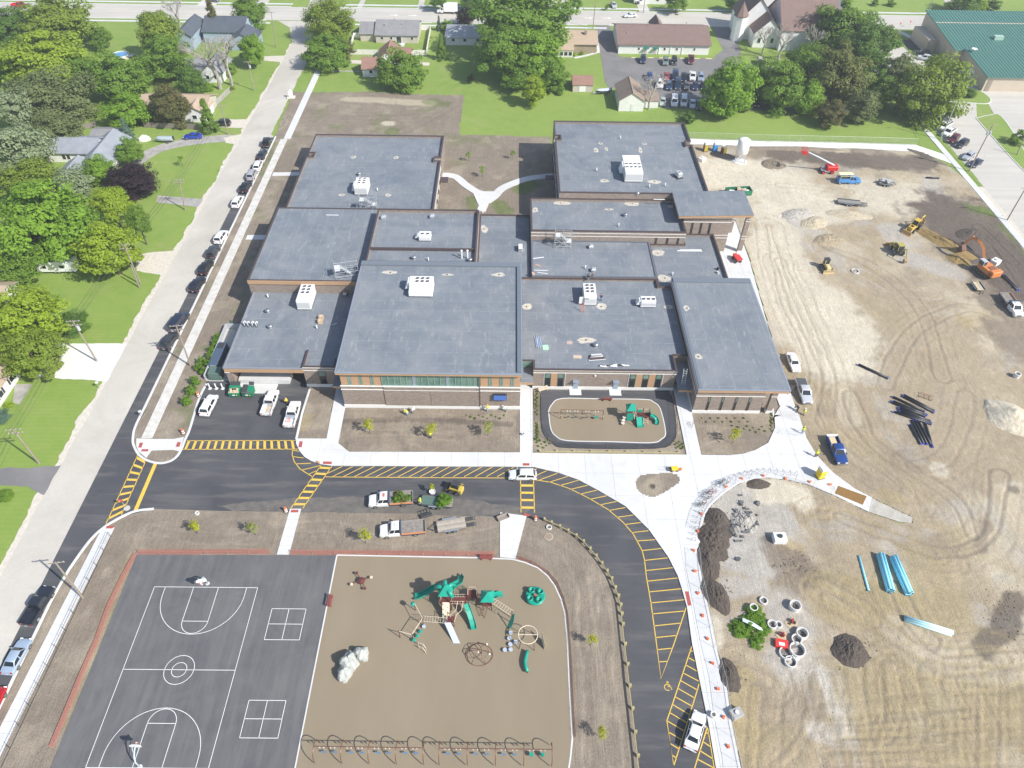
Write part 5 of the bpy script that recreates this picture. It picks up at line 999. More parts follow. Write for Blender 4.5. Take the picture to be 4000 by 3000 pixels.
STY={
'sedan':dict(L=4.75,hw=.9,st=[(-2.37,.72,.84),(-2.25,.95,.93),(-1.7,1.02,.985),(-.6,.98,1),(.9,.96,1),(1.7,.88,.98),(2.2,.76,.9),(2.38,.58,.8)],belt=.94,roof=1.45,gb=(-1.75,1.05),gt=(-1.05,.35),rw=.62,wb=(-1.38,1.42)),
'suv':dict(L=4.6,hw=.93,st=[(-2.3,.85,.88),(-2.2,1.1,.95),(-1.5,1.12,1),(.9,1.1,1),(1.7,1.02,.98),(2.15,.9,.92),(2.3,.65,.82)],belt=1.08,roof=1.72,gb=(-2.2,1.15),gt=(-1.85,.5),rw=.68,wb=(-1.35,1.38)),
'hatch':dict(L=4.35,hw=.89,st=[(-2.15,.8,.88),(-2.05,1.02,.95),(-1.4,1.04,1),(.8,1.0,1),(1.6,.92,.98),(2.05,.8,.9),(2.18,.6,.8)],belt=1.0,roof=1.52,gb=(-2.05,1.1),gt=(-1.6,.4),rw=.64,wb=(-1.28,1.32)),
'jeep':dict(L=4.2,hw=.92,st=[(-2.0,1.1,.96),(-1.9,1.15,.98),(.8,1.15,1),(.9,1.12,.95),(1.9,1.05,.85),(2.0,.85,.82)],belt=1.14,roof=1.82,gb=(-1.95,.85),gt=(-1.88,.62),rw=.74,wb=(-1.25,1.3)),
'van':dict(L=5.4,hw=.98,st=[(-2.7,1.1,.95),(-2.65,1.25,.98),(1.3,1.25,1),(1.9,1.12,.98),(2.5,.98,.92),(2.68,.65,.85)],belt=1.22,roof=2.08,gb=(-2.66,1.65),gt=(-2.6,.95),rw=.8,wb=(-1.6,1.75)),
'pickup':dict(L=5.7,hw=.98,st=[(-.62,1.12,1),(.2,1.12,1),(1.35,1.12,1),(2.2,1.06,.97),(2.72,.98,.92),(2.86,.7,.86)],belt=1.1,roof=1.85,gb=(-.62,1.45),gt=(-.5,.75),rw=.74,wb=(-1.75,1.78),bed=(-2.85,-.64)),
'workcab':dict(L=5.6,hw=1.0,st=[(.3,1.25,1),(1.0,1.25,1),(2.0,1.22,1),(2.75,1.16,.97),(3.2,1.05,.92),(3.32,.75,.86)],belt=1.22,roof=2.0,gb=(.3,2.1),gt=(.38,1.5),rw=.78,wb=(-1.9,2.3)),
}
CARMESH={}
def car_parts(style):
 if style in CARMESH:return CARMESH[style]
 d=STY[style];hw=d['hw'];zb=.26;R={}
 m=MB();rings=[]
 for x,zt,f in d['st']:
  w=hw*f;rings.append([(x,-w*.9,zb),(x,-w,zb+.16),(x,-w,zt-.16),(x,-w*.93,zt-.03),(x,-w*.6,zt+.015),(x,w*.6,zt+.015),(x,w*.93,zt-.03),(x,w,zt-.16),(x,w,zb+.16),(x,w*.9,zb)])
 m.loft(rings)
 (b0,b1),(t0,t1),rw,be,ro=d['gb'],d['gt'],d['rw'],d['belt']-.06,d['roof']
 bw=hw*.93
 B=[(b0,-bw,be),(b1,-bw,be),(b1,bw,be),(b0,bw,be)]
 Tp=[(t0,-rw,ro-.05),(t1,-rw,ro-.05),(t1,rw,ro-.05),(t0,rw,ro-.05)];Tt=[(t0+.12,-rw*.86,ro),(t1-.12,-rw*.86,ro),(t1-.12,rw*.86,ro),(t0+.12,rw*.86,ro)]
 m.loft([B,Tp,Tt])
 if 'bed' in d:
  x0,x1=d['bed'];m.b2(x0,x1,-hw*.97,-hw*.97+.12,.55,1.12);m.b2(x0,x1,hw*.97-.12,hw*.97,.55,1.12);m.b2(x0,x0+.08,-hw*.84,hw*.84,.55,1.1);m.b2(x1-.06,x1,-hw*.84,hw*.84,.55,1.12);m.b2(x0,x1,-hw*.85,hw*.85,.5,.66)
 R['body']=m.mesh(style+'_body')
 def pane(a,b,c,e,i0=.08,i1=.08,off=.015):
  a,b,c,e=(Vector(q) for q in (a,b,c,e));n=(b-a).cross(e-a).normalized()*off
  def bi(u,v):return a.lerp(b,u).lerp(e.lerp(c,u),v)+n
  return [bi(i0,.1),bi(1-i0,.1),bi(1-i1,.9),bi(i1,.9)]
 q=MB();q.add(pane(B[1],B[2],Tp[2],Tp[1]),[(0,1,2,3)]);R['windshield']=q.mesh('windshield')
 q=MB();q.add(pane(B[3],B[0],Tp[0],Tp[3]),[(0,1,2,3)]);R['rear_window']=q.mesh('rear_window')
 for s in (0,1):
  a,b,c,e=(B[0],B[1],Tp[1],Tp[0]) if s==0 else (B[2],B[3],Tp[3],Tp[2])
  a,b,c,e=(Vector(v) for v in (a,b,c,e));k=.5
  mids=(a.lerp(b,k),e.lerp(c,k))
  q=MB();q.add(pane(a,mids[0],mids[1],e,.08,.05),[(0,1,2,3)]);R['side_window%da'%s]=q.mesh('side_window')
  q=MB();q.add(pane(mids[0],b,c,mids[1],.04,.08),[(0,1,2,3)]);R['side_window%db'%s]=q.mesh('side_window')
 xf=d['st'][-1][0];zf=d['st'][-1][1];xr=d.get('bed',(d['st'][0][0],))[0]
 for s in (-1,1):
  R['headlight%d'%s]=MB().box((xf-.12,s*hw*.66,zf+.06),(.26,.34,.15)).mesh('headlight');R['taillight%d'%s]=MB().box((xr+.02,s*hw*.78,.86),(.1,.2,.26)).mesh('taillight')
  R['mirror%d'%s]=MB().box((b1-.25,s*(bw+.13),be+.14),(.14,.2,.15)).mesh('mirror')
 R['bumperf']=MB().box((xf-.02,0,.48),(.16,hw*1.7,.2)).mesh('bumper');R['bumperr']=MB().box((xr+.0,0,.5),(.14,hw*1.75,.2)).mesh('bumper');R['plate']=MB().box((xr-.075,0,.62),(.03,.32,.14)).mesh('licence_plate')
 R['grille']=MB().box((xf+.01,0,zf-.06),(.06,hw*.9,.18)).mesh('grille')
 for kk,me in R.items():
  me.materials.append(CARGLASS if 'win' in kk or 'shield' in kk else LAMP if 'headl' in kk else TAIL if 'tail' in kk else PLATE if kk=='plate' else DARK if kk=='grille' else paint((.5,.5,.5)))
 R['body'].polygons.foreach_set('use_smooth',[True]*len(R['body'].polygons));R['body'].set_sharp_from_angle(angle=rad(42))
 CARMESH[style]=R;return R
def car(style,col,c,r,fx,fy,rx,ry,lab,cat='car',group=None,z=.03,name=None,extra=None):
 f,q=P(c,r,fx,fy,.7),P(c,r,rx,ry,.7);d=f-q;ctr=(f+q)/2
 return car_at(style,col,(ctr.x,ctr.y,z),math.atan2(d.y,d.x),lab,cat,group,name)
def car_at(style,col,loc,ang,lab,cat='car',group=None,name=None):
 nm=name or {'pickup':'pickup_truck','van':'parked_van','workcab':'work_truck'}.get(style,'parked_car')
 o=empty(nm,loc,ang,lab,cat,group);o.scale=(1.06,1.06,1.06);R=car_parts(style);pm=paint(col);d=STY[style]
 for k_,me in R.items():
  nm_=me.name.split('.')[0].replace(style+'_','')
  ch=link(nm_,me,o,mat=pm if k_ in ('body',) or k_.startswith('mirror') or (k_.startswith('bumper') and style in ('sedan','hatch','suv')) else None)
  if k_.startswith('bumper') and style not in ('sedan','hatch','suv'):ch.material_slots[0].link='OBJECT';ch.material_slots[0].material=plain((.4,.41,.42),.3,.6)
 put_wheels(o,d['wb'],d['hw'],.38 if style in ('pickup','jeep','workcab','van') else .34)
 if style=='jeep':t,rm=wheel_meshes(.38,.24);w=link('spare_wheel',t,o,(-2.1,.1,.95));w.rotation_euler=(0,0,math.pi/2)
 if style=='suv':
  for s in (-1,1):MB().tube([(-1.6,s*.6,1.76),(.3,s*.6,1.76)],.025,5).build('roof_rail',DARK,o)
 return o
Wt,Bk,Nv,Gr,Sv,Ma=(.78,.78,.77),(.012,.013,.016),(.015,.025,.07),(.10,.105,.115),(.42,.44,.46),(.12,.012,.02)
G1='cars parked along the west street'
for a in (('jeep',Bk,1,0,105,1195,85,1265,'black off-roader at the far end of the west street row'),('sedan',(.02,.035,.04),1,0,70,1300,38,1368,'black sedan second from the far end of the west row'),('suv',Wt,1,0,35,1395,5,1465,'white car third from the far end of the west row'),('suv',Sv,0,0,2195,1470,2160,1545,'silver car between the white one and the dark one far up the west row'),('suv',Bk,0,0,2150,1575,2100,1655,'dark car just beyond the first gap in the west row'),
('suv',Wt,0,1,2080,40,2030,125,'white car parked alone between two gaps of the west row'),('suv',Wt,0,1,1940,340,1880,435,'white car with dark roof strips ahead of the grey off-roader'),('jeep',(.055,.06,.07),0,1,1875,470,1815,565,'dark grey off-roader with a spare wheel'),('suv',Bk,0,1,1815,600,1745,705,'black car directly behind the grey off-roader'),('suv',(.012,.015,.03),0,1,1745,745,1668,855,'black car at the near end of the middle group on the west street'),('van',(.018,.025,.05),0,1,1595,1060,1505,1185,'dark blue minivan under the crossarm of the leaning pole'),('suv',(.05,.055,.065),0,1,1510,1225,1422,1345,'dark grey car last before the crossing on the west street')):
 car(*a[:8],a[8],group=G1,name='parked_car' if a[0]=='van' else None)
car('pickup',(.02,.024,.035),0,3,420,110,235,410,'black pickup at the lower left beside the kerb','pickup',G1);car('sedan',(.36,.45,.56),0,3,225,545,60,840,'light blue sedan at the lower left beside the kerb',group=G1);car('sedan',(.5,.012,.015),0,3,5,960,-160,1290,'red car cut by the left edge of the photo',group=G1)
car('suv',Wt,0,2,1850,95,1760,270,'white car with black roof panels beside the green dumpsters');p1=car('pickup',Wt,1,2,160,60,85,265,'white pickup with tools in its open bed in the car park','pickup');p2=car('pickup',Wt,1,2,345,160,285,365,'white pickup with red rack in its bed in the car park','pickup')
car('hatch',(.74,.76,.75),2,2,-15,785,200,785,'pale hatchback parked on the hatched edge of the plaza');car('sedan',Wt,2,3,1625,1185,1540,1490,'white sedan in the marked bay at the lower right');car('sedan',Wt,3,1,250,1545,190,1395,'white sedan on the dirt beside the east wing');p3=car('pickup',(.55,.57,.6),3,2,345,165,275,-35,'silver pickup with dark bed cover beside the east wing','pickup');p4=car('pickup',(.015,.06,.24),3,2,645,690,545,455,'bright blue pickup on the dirt beside the plaza','pickup')
MB().b2(-2.8,-.68,-.86,.86,1.1,1.16).build('bed_cover',plain((.08,.085,.095),.6),p3)
m=MB();m.b2(-2.6,-1.0,-.35,.1,.67,.85);m.build('plank_load',plain((.55,.42,.28),.8),p1);MB().b2(-.95,-.7,-.85,.85,.7,1.3).build('tool_box',plain((.6,.62,.65),.3,.6),p1);MB().b2(-1.2,-.72,-.85,.85,.9,1.28).build('tool_box',plain((.55,.6,.66),.3,.5),p2)
for i in range(4):MB().box((-2.0+.2*i,.1+.1*i,.9),(.06,.7,.06),.4).build('rack_bar',plain((.7,.1,.08),.5),p2)
MB().b2(-.75,-.35,-.9,.9,1.1,1.45).build('tool_box',WHITE,p4);MB().b2(-2.5,-1.0,-.6,.4,.68,.95).build('lumber_load',plain((.65,.5,.3),.8),p4);MB().b2(-2.95,-2.7,-.95,.95,.8,1.2).build('tailgate_rack',WHITE,p4)
# rear car park, seen nose on
G3='cars in the rear car park'
for st,col,x,yf,yr,lab in (('suv',Nv,1132,548,480,'dark blue car nearest the green awnings'),('suv',(.2,.24,.23),1327,558,503,'grey green car in the row by the long white building'),('jeep',Bk,1400,555,503,'black off-roader in the row by the long white building'),('pickup',Ma,1547,548,480,'maroon pickup by the long white building'),('hatch',(.03,.06,.2),1188,690,632,'small blue car behind the bare tree'),('suv',Wt,1280,760,690,'white car beside the bare tree'),('sedan',(.35,.03,.05),1335,690,630,'red car behind the bare tree'),('suv',(.03,.06,.14),1357,772,712,'blue car right of the white one in the near row'),('van',(.015,.03,.08),1410,690,632,'dark blue van in the far row'),('van',(.012,.03,.06),1432,768,700,'tall dark van in the near row'),('suv',Bk,1483,702,645,'black car with its screen lit in the far row'),('sedan',Gr,1510,768,712,'grey sedan in the near row'),('pickup',(.7,.7,.7),1560,695,622,'white and grey pickup in the far row'),('sedan',Nv,1585,770,712,'navy sedan in the near row'),('suv',(.3,.36,.46),1632,700,635,'silver blue car at the end of the far row'),('sedan',Bk,1655,770,712,'black sedan at the end of the near row by the tree'),
('sedan',(.45,.52,.45),1302,900,850,'pale green car beside the white garage'),('van',(.72,.74,.76),1402,925,835,'left of the two white vans'),('van',(.72,.74,.76),1483,925,835,'right of the two white vans'),('sedan',(.6,.63,.66),1560,925,865,'silver sedan beside the white vans'),('suv',Bk,1615,950,880,'black car half under the big green tree'),('suv',(.05,.02,.035),2115,925,850,'dark maroon car among the trees right of the big tree'),('suv',(.5,.5,.48),2140,560,510,'pale car by the church')):
 car(st,col,2,0,x,yf,x,yr,lab,'van' if st=='van' else 'pickup' if st=='pickup' else 'car',G3)
car('sedan',(.75,.76,.75),2,0,965,135,1080,128,'white sedan driving on the main street');car('sedan',(.5,.52,.56),2,0,890,62,868,20,'silver car in a driveway across the main street');car('sedan',Bk,2,0,1085,18,1065,-10,'dark car at the top edge of the photo');car('pickup',(.6,.01,.03),0,0,235,50,105,42,'red pickup on the main street at the top left','pickup');car('sedan',(.012,.06,.42),0,0,1592,1178,1740,1172,'bright blue sedan on the lawn by the curved driveway');car('suv',(.03,.035,.04),0,0,1885,1065,1950,1065,'black car under the conical tree');car('sedan',(.1,.1,.11),0,0,1870,0,1810,-8,'dark car at the top edge near the bare tree')
G4='cars angle parked on the east street'
for a in (('suv',Wt,1450,1062,1535,1018,'white car at the top of the angled row'),('van',Wt,1470,1125,1575,1058,'white van second in the angled row'),('pickup',Wt,1512,1175,1612,1108,'white pickup third in the angled row'),('suv',Ma,1558,1238,1652,1165,'maroon car fourth in the angled row'),('suv',(.02,.022,.035),1615,1275,1735,1210,'dark car fifth in the angled row'),('sedan',(.45,.47,.52),1690,1378,1782,1312,'silver sedan in the lower part of the angled row'),('sedan',(.015,.025,.06),1745,1440,1850,1375,'navy sedan last in the angled row'),('suv',(.02,.025,.03),1280,452,1395,470,'dark car beside the beige hall'),('suv',(.74,.75,.76),1312,492,1400,508,'white car beside the beige hall')):
 car(a[0],a[1],3,0,*a[2:6],a[6],'van' if a[0]=='van' else 'pickup' if a[0]=='pickup' else 'car',G4)
 # box truck
f,q=P(1,0,1572,100,.8),P(1,0,1745,90,.8);o=empty('box_truck',((f.x+q.x)/2,(f.y+q.y)/2,.03),math.pi,'white box truck on the main street','truck')
MB().bev(-3.6,1.6,-1.15,1.15,.85,3.5,.06).build('cargo_box',WHITE,o);m=MB();m.loft([[(1.65,-1,.5),(1.65,1,.5),(1.65,1,2.3),(1.65,-1,2.3)],[(2.7,-1,.5),(2.7,1,.5),(2.5,.9,2.25),(2.5,-.9,2.25)],[(3.2,-1,.5),(3.2,1,.5),(3.2,.95,1.4),(3.2,-.95,1.4)],[(4.1,-.9,.5),(4.1,.9,.5),(4.05,.85,1.2),(4.05,-.85,1.2)]]);m.build('cab',paint(Wt),o);MB().add([(2.58,-.8,2.12),(2.58,.8,2.12),(3.18,.85,1.46),(3.18,-.85,1.46)],[(0,1,2,3)]).build('windshield',CARGLASS,o);MB().b2(1.9,2.6,-1.0,1.0,1.4,2.1).build('side_window',CARGLASS,o);MB().b2(-3.6,3.2,-.5,.5,.5,.8).build('chassis',DARK,o);put_wheels(o,(-2.2,3.0),1.1,.42)
# work trucks with dump beds, and their trailers
def worktruck(fx,fy,rx,ry,lab,load=False,c=1,r=2,bedcol=(.25,.24,.23)):
 f,q=P(c,r,fx,fy,.9),P(c,r,rx,ry,.9);d=f-q;ang=math.atan2(d.y,d.x);k=f-d.normalized()*3.3
 o=car_at('workcab',Wt,(k.x,k.y,.05),ang,lab,'truck')
 MB().b2(-3.4,.25,-.45,.45,.55,.85).build('chassis',DARK,o);MB().b2(-3.4,.1,-1.12,1.12,.9,1.02).build('bed_floor',mat('bed_worn',(.3,.27,.24),.8,var=.4,scale=2),o)
 for s in (-1,1):MB().b2(-3.4,.1,s*1.12-.04,s*1.12+.04,.95,1.28).build('bed_side',plain((.62,.27,.12) if s>0 else (.3,.28,.26),.7),o);MB().b2(-3.35,.05,s*1.12-.05,s*1.12+.05,.72,.93).build('bed_rail',plain((.03,.04,.09),.5),o)
 MB().b2(.1,.24,-1.1,1.1,.95,2.05).build('headboard',plain((.05,.08,.14),.5),o);MB().b2(-3.45,-3.38,-1.1,1.1,.95,1.3).build('tailgate',plain((.28,.26,.24),.6),o);MB().b2(.75,1.0,-.3,.3,2.0,2.12).build('beacon',plain((.75,.15,.1) if load else (.8,.8,.78),.4),o)
 return o
wt1=worktruck(985,1010,1340,985,'white work truck with cut greenery in its bed',True);wt2=worktruck(1080,1270,1465,1235,'white work truck with an empty dump bed')
def trailer(c,r,fx,fy,rx,ry,w,lab,deck=(.38,.33,.27),rails=True,ramps=False,z=0.03,axles=2,name='flatbed_trailer'):
 f,q=P(c,r,fx,fy,.6),P(c,r,rx,ry,.6);d=f-q;L=d.length;ctr=(f+q)/2
 o=empty(name,(ctr.x,ctr.y,z),math.atan2(d.y,d.x),lab,'trailer');L2=L/2;fr=plain((.10,.11,.12),.5,.3)
 n=max(3,int(w/.3))
 for i in range(n):MB().b2(-L2,L2-1.2,-w/2+i*w/n+.01,-w/2+(i+1)*w/n-.01,.62,.68).build('deck_plank',mat('plank_%d%d'%(int(deck[0]*100),i%3),tuple(x*(.85+.15*(i%3)) for x in deck),.85,var=.3,scale=3),o)
 MB().b2(-L2,L2-1.2,-w/2,w/2,.5,.615).build('frame',fr,o);MB().tube([(L2-1.2,-w*.35,.55),(L2,0,.5)],.06,6).build('drawbar',fr,o);MB().tube([(L2-1.2,w*.35,.55),(L2,0,.5)],.06,6).build('drawbar',fr,o)
 put_wheels(o,[-.5-.42*(axles-1)+.84*i for i in range(axles)],w/2+.25,.33)
 for s in (-1,1):MB().b2(-1.6,.7,s*(w/2+.13)-.14,s*(w/2+.13)+.14,.72,.78).build('fender',plain((.30,.33,.38),.5,.3),o)
 if rails:
  for s in (-1,1):MB().b2(-L2,L2-1.2,s*w/2-.03,s*w/2+.03,.69,.9).build('rail',fr,o)
 if ramps:
  for s in (-.55,.55):
   for i in range(6):MB().b2(-L2-1.6+.27*i,-L2-1.5+.27*i,s-.25,s+.25,.45,.5).build('ramp_bar',fr,o)
   for e in (-.26,.26):MB().b2(-L2-1.7,-L2,s+e-.03,s+e+.03,.43,.53).build('ramp_side',fr,o)
 return o
tr1=trailer(1,2,1375,1000,1700,1030,2.0,'trailer with a green tarp and bundled shrubs behind the loaded truck',(.32,.3,.26));tr2=trailer(1,2,1500,1250,1810,1195,2.1,'empty plank trailer with ramps behind the empty truck',(.45,.40,.33),False,True)
MB().b2(-1.2,2.1,-.85,.85,.69,.74).build('tarp',mat('tarp_green',(.12,.20,.17),.6,var=.4,scale=4),tr1)
trailer(3,1,560,75,800,100,2.0,'flat equipment trailer on the pale ground',(.3,.29,.27),True,True);
f=trailer(3,0,1110,1590,960,1575,2.1,'utility trailer heaped with grey material beside the blue truck',(.3,.3,.3));
random.seed(5)
for i in range(9):MB().box((random.uniform(-1.6,1.2),random.uniform(-.6,.6),1.0+.05*i),(1.4,.5,.3),random.uniform(0,3)).build('load_piece',plain((.42,.42,.42),.9),f)
trailer(3,1,1860,880,1790,780,1.8,'tan dump trailer beside the excavator',(.62,.52,.36),True,False,axles=1)
# blue utility truck and white flatbed on the site
o=car('workcab',(.07,.27,.62),3,0,790,1560,570,1560,'sky blue utility truck with a yellow rack','truck');MB().b2(-2.4,.25,-1,1,.6,1.5).build('service_body',paint((.07,.27,.62)),o);MB().b2(-2.3,.1,-.75,.75,1.5,1.55).build('bed_floor',DARK,o)
for s in (-1,1):
 MB().tube([(-2.3,s*.9,2.3),(1.2,s*.9,2.3)],.05,6).build('rack_rail',plain((.75,.7,.3),.6),o)
 for x in (-2.2,.2):MB().tube([(x,s*.9,1.5),(x,s*.9,2.3)],.04,6).build('rack_post',plain((.7,.7,.65),.6),o)
for i in range(6):MB().tube([(-2.2,.9,2.36),(1.1,-.2+.15*i,2.36)] if False else [(-2.3,-.3+.18*i,2.36),(1.1,-.3+.18*i,2.36)],.07,6).build('rack_load',plain((.75,.72,.45),.7),o)
o=worktruck(2170,1060,2040,880,'white flatbed truck at the right edge of the site',False,3,1);
# boats on trailers
def boat(c,r,fx,fy,rx,ry,col,cov,lab):
 f,q=P(c,r,fx,fy,.8),P(c,r,rx,ry,.8);d=f-q;L=d.length;ctr=(f+q)/2
 o=empty('boat',(ctr.x,ctr.y,.02),math.atan2(d.y,d.x),lab,'boat');st=[(-L/2,.95),(-L*.2,1.0),(L*.15,.95),(L*.35,.6),(L*.5,.06)]
 MB().loft([[(x,-w,1.3),(x,-w*.75,.75),(x,0,.6),(x,w*.75,.75),(x,w,1.3)] for x,w in st]).build('hull',plain(col,.35),o)
 MB().loft([[(x*.98,-w*.9,1.31),(x*.98,-w*.4,1.5+.12*(w>.5)),(x*.98,w*.4,1.5+.12*(w>.5)),(x*.98,w*.9,1.31)] for x,w in st]).build('cover',plain(cov,.8),o)
 MB().tube([(L*.5+1.2,0,.5),(-L*.3,.6,.55)],.05,6).build('trailer_frame',STEEL,o);MB().tube([(L*.5+1.2,0,.5),(-L*.3,-.6,.55)],.05,6).build('trailer_frame',STEEL,o);MB().b2(-L/2-.35,-L/2,-.25,.25,.7,1.7).build('outboard_motor',DARK,o);put_wheels(o,(-L*.2,),1.1,.3)
boat(0,0,1345,1205,1495,1205,(.55,.6,.62),(.35,.42,.45),'open boat on a trailer by the curved driveway');boat(2,0,725,795,850,785,(.1,.11,.13),(.5,.55,.6),'covered boat on a trailer beside the red shed')
o=empty('covered_trailer',P(0,0,1250,1210,0),.3,'white tarpaulin heap beside the boat','tarp heap');MB().loft([[(1.7*k*math.cos(a),1.1*k*math.sin(a),z) for a in np.linspace(0,2*math.pi,11)[:-1]] for k,z in ((1,0),(.9,.7),(.4,1.3),(.1,1.5))]).build('tarp',plain((.78,.78,.78),.7),o)
# ------------------------------------------------------------------ trees
def leaf_quads(C,N,S,rng):
 """arrays of leaf centres, normals, sizes -> vertices of quads"""
 n=len(C);R=rng.normal(size=(n,3));A=np.cross(N,R);A/=np.linalg.norm(A,axis=1)[:,None]+1e-9;B=np.cross(N,A)
 a=A*S[:,None];b=B*S[:,None]*.62
 return np.stack([C-a,C-b*.9,C+a,C+b*.9],1).reshape(-1,3)
def quads_mesh(name,V,m):
 me=bpy.data.meshes.new(name);n=len(V)//4
 me.vertices.add(len(V));me.vertices.foreach_set('co',V.ravel().astype(np.float32));me.loops.add(len(V));me.loops.foreach_set('vertex_index',np.arange(len(V),dtype=np.int32))
 me.polygons.add(n);me.polygons.foreach_set('loop_start',np.arange(0,len(V),4,dtype=np.int32));me.polygons.foreach_set('loop_total',np.full(n,4,np.int32));me.update();me.materials.append(m);return me
LEAF0=leaf_mat('leaf_mid',(.10,.175,.03))
def crown(seed,shape='round',clumps=70,per=170,size=.05):
 rng=np.random.default_rng(seed);cs=[]
 while len(cs)<clumps:
  v=rng.normal(size=3);v/=np.linalg.norm(v)
  if shape=='round':r=rng.uniform(.4,.92);p=v*r;
  elif shape=='tall':p=v*rng.uniform(.3,.8);p[2]*=1.0;k=1-.35*max(0,p[2]);p[:2]*=k
  elif shape=='cone':z=rng.uniform(-.95,.9);a=rng.uniform(0,6.28);rr=(1-(z+.95)/1.95)*.85*rng.uniform(.5,1);p=np.array([rr*math.cos(a),rr*math.sin(a),z])
  elif shape=='vase':p=v*rng.uniform(.4,.8);p[:2]*=.75+.35*p[2]
  if shape!='cone' and p[2]<-.62:continue
  cs.append(p)
 Cs,Ns,Ss=[],[],[]
 for p in cs:
  cr=rng.uniform(.13,.31)*(.55 if shape=='cone' else 1);k=int(per*rng.uniform(.6,1.3))
  d=rng.normal(size=(k,3));d/=np.linalg.norm(d,axis=1)[:,None];rr=cr*rng.uniform(.35,1.0,k)**.6
  d2=d.copy();d2[:,2]*=.8
  Cs.append(p+d2*rr[:,None]*np.array([1.15,1.15,.8]));o=Cs[-1]/(np.linalg.norm(Cs[-1],axis=1)[:,None]+1e-6)
  nn=d*.7+o*.5+rng.normal(size=(k,3))*.45+np.array([0,0,.6]);Ns.append(nn/np.linalg.norm(nn,axis=1)[:,None]);Ss.append(size*rng.uniform(.6,1.3,k))
 C,N,S=np.concatenate(Cs),np.concatenate(Ns),np.concatenate(Ss)
 return quads_mesh('crown',leaf_quads(C,N,S,rng),LEAF0)
CROWN={'round':[crown(i,'round',85,175,.042) for i in (1,2,3)],'tall':[crown(i,'tall',85,175,.042) for i in (11,12)],'cone':[crown(21,'cone',120,80,.045)],'vase':[crown(31,'vase',60,150,.045),crown(32,'vase',60,150,.045)],
'dense':[crown(41,'round',150,150,.035)],'bush':[crown(51,'round',40,90,.08)],'thin':[crown(61,'tall',26,34,.07),crown(62,'tall',26,34,.07)]}
BARK=mat('bark',(.14,.11,.085),.95,var=.4,scale=4);BARKP=mat('bark_pale',(.42,.39,.35),.95,var=.35,scale=3);BARKD=mat('bark_dark',(.06,.05,.04),.95,var=.3,scale=4)
def trunk(seed):
 rng=random.Random(seed);m=MB()
 m.tube([(0,0,0),(.01,.0,.25),(.02,-.01,.55),(0,.02,.95)],[.05,.036,.028,.01],8)
 for i in range(9):
  a=i*2.4+rng.random();z=.38+.05*i;r=.5*rng.uniform(.6,1)
  m.tube([(0,0,z),(r*.45*math.cos(a),r*.45*math.sin(a),z+.12),(r*math.cos(a),r*math.sin(a),z+.28+.1*rng.random())],[.018,.011,.004],5)
 me=m.mesh('trunk');me.materials.append(BARK);return me
TRUNK=[trunk(1),trunk(2)]
LEAVES={}
def leaf(name,c,c2=None):LEAVES[name]=leaf_mat('leaf_'+name,c,c2)
leaf('green',(.16,.265,.038));leaf('dark',(.115,.205,.038));leaf('yellow',(.27,.36,.034));leaf('olive',(.205,.275,.038));leaf('silver',(.219,.283,.137),(.458,.530,.348));leaf('gray',(.16,.205,.075),(.28,.32,.14));leaf('purple',(.031,.020,.028),(.083,.053,.065));leaf('brown',(.159,.206,.053),(.254,.254,.088));leaf('bright',(.195,.325,.036));leaf('spruce',(.129,.210,.156));leaf('lime',(.385,.439,.022),(.622,.622,.037));leaf('bronze',(.110,.156,.044),(.256,.192,.083));leaf('shrub',(.137,.256,.026));leaf('pale',(.312,.366,.092),(.476,.512,.146))
tn=[0]
def tree(c,r,x,y,w,ratio,zc,shape,col,lab,bark=BARK,cat='tree',group=None,name='tree',zs=None):
 """crown centre at tile pixel (x, y) and height zc; w = crown width in tile pixels; ratio = height over width"""
 p=P(c,r,x,y,zc);rr=(P(c,r,x+w/2,y,zc)-P(c,r,x-w/2,y,zc)).length/2
 o=empty(name,(p.x,p.y,0),0,lab,cat,group);tn[0]+=1;rng=random.Random(tn[0]*7)
 me=CROWN[shape][tn[0]%len(CROWN[shape])];k=link('crown',me,o,(0,0,zc),rng.uniform(0,6.28),LEAVES[col]);k.scale=(rr*1.08,rr*1.08*rng.uniform(.92,1.08),rr*ratio)
 t=link('trunk',TRUNK[tn[0]%2],o,(0,0,0),rng.uniform(0,6.28),bark);h=zc+rr*ratio*.5;t.scale=(min(rr*1.15,h*.55),min(rr*1.15,h*.55),h)
 return o
GW='trees behind the houses on the west side'
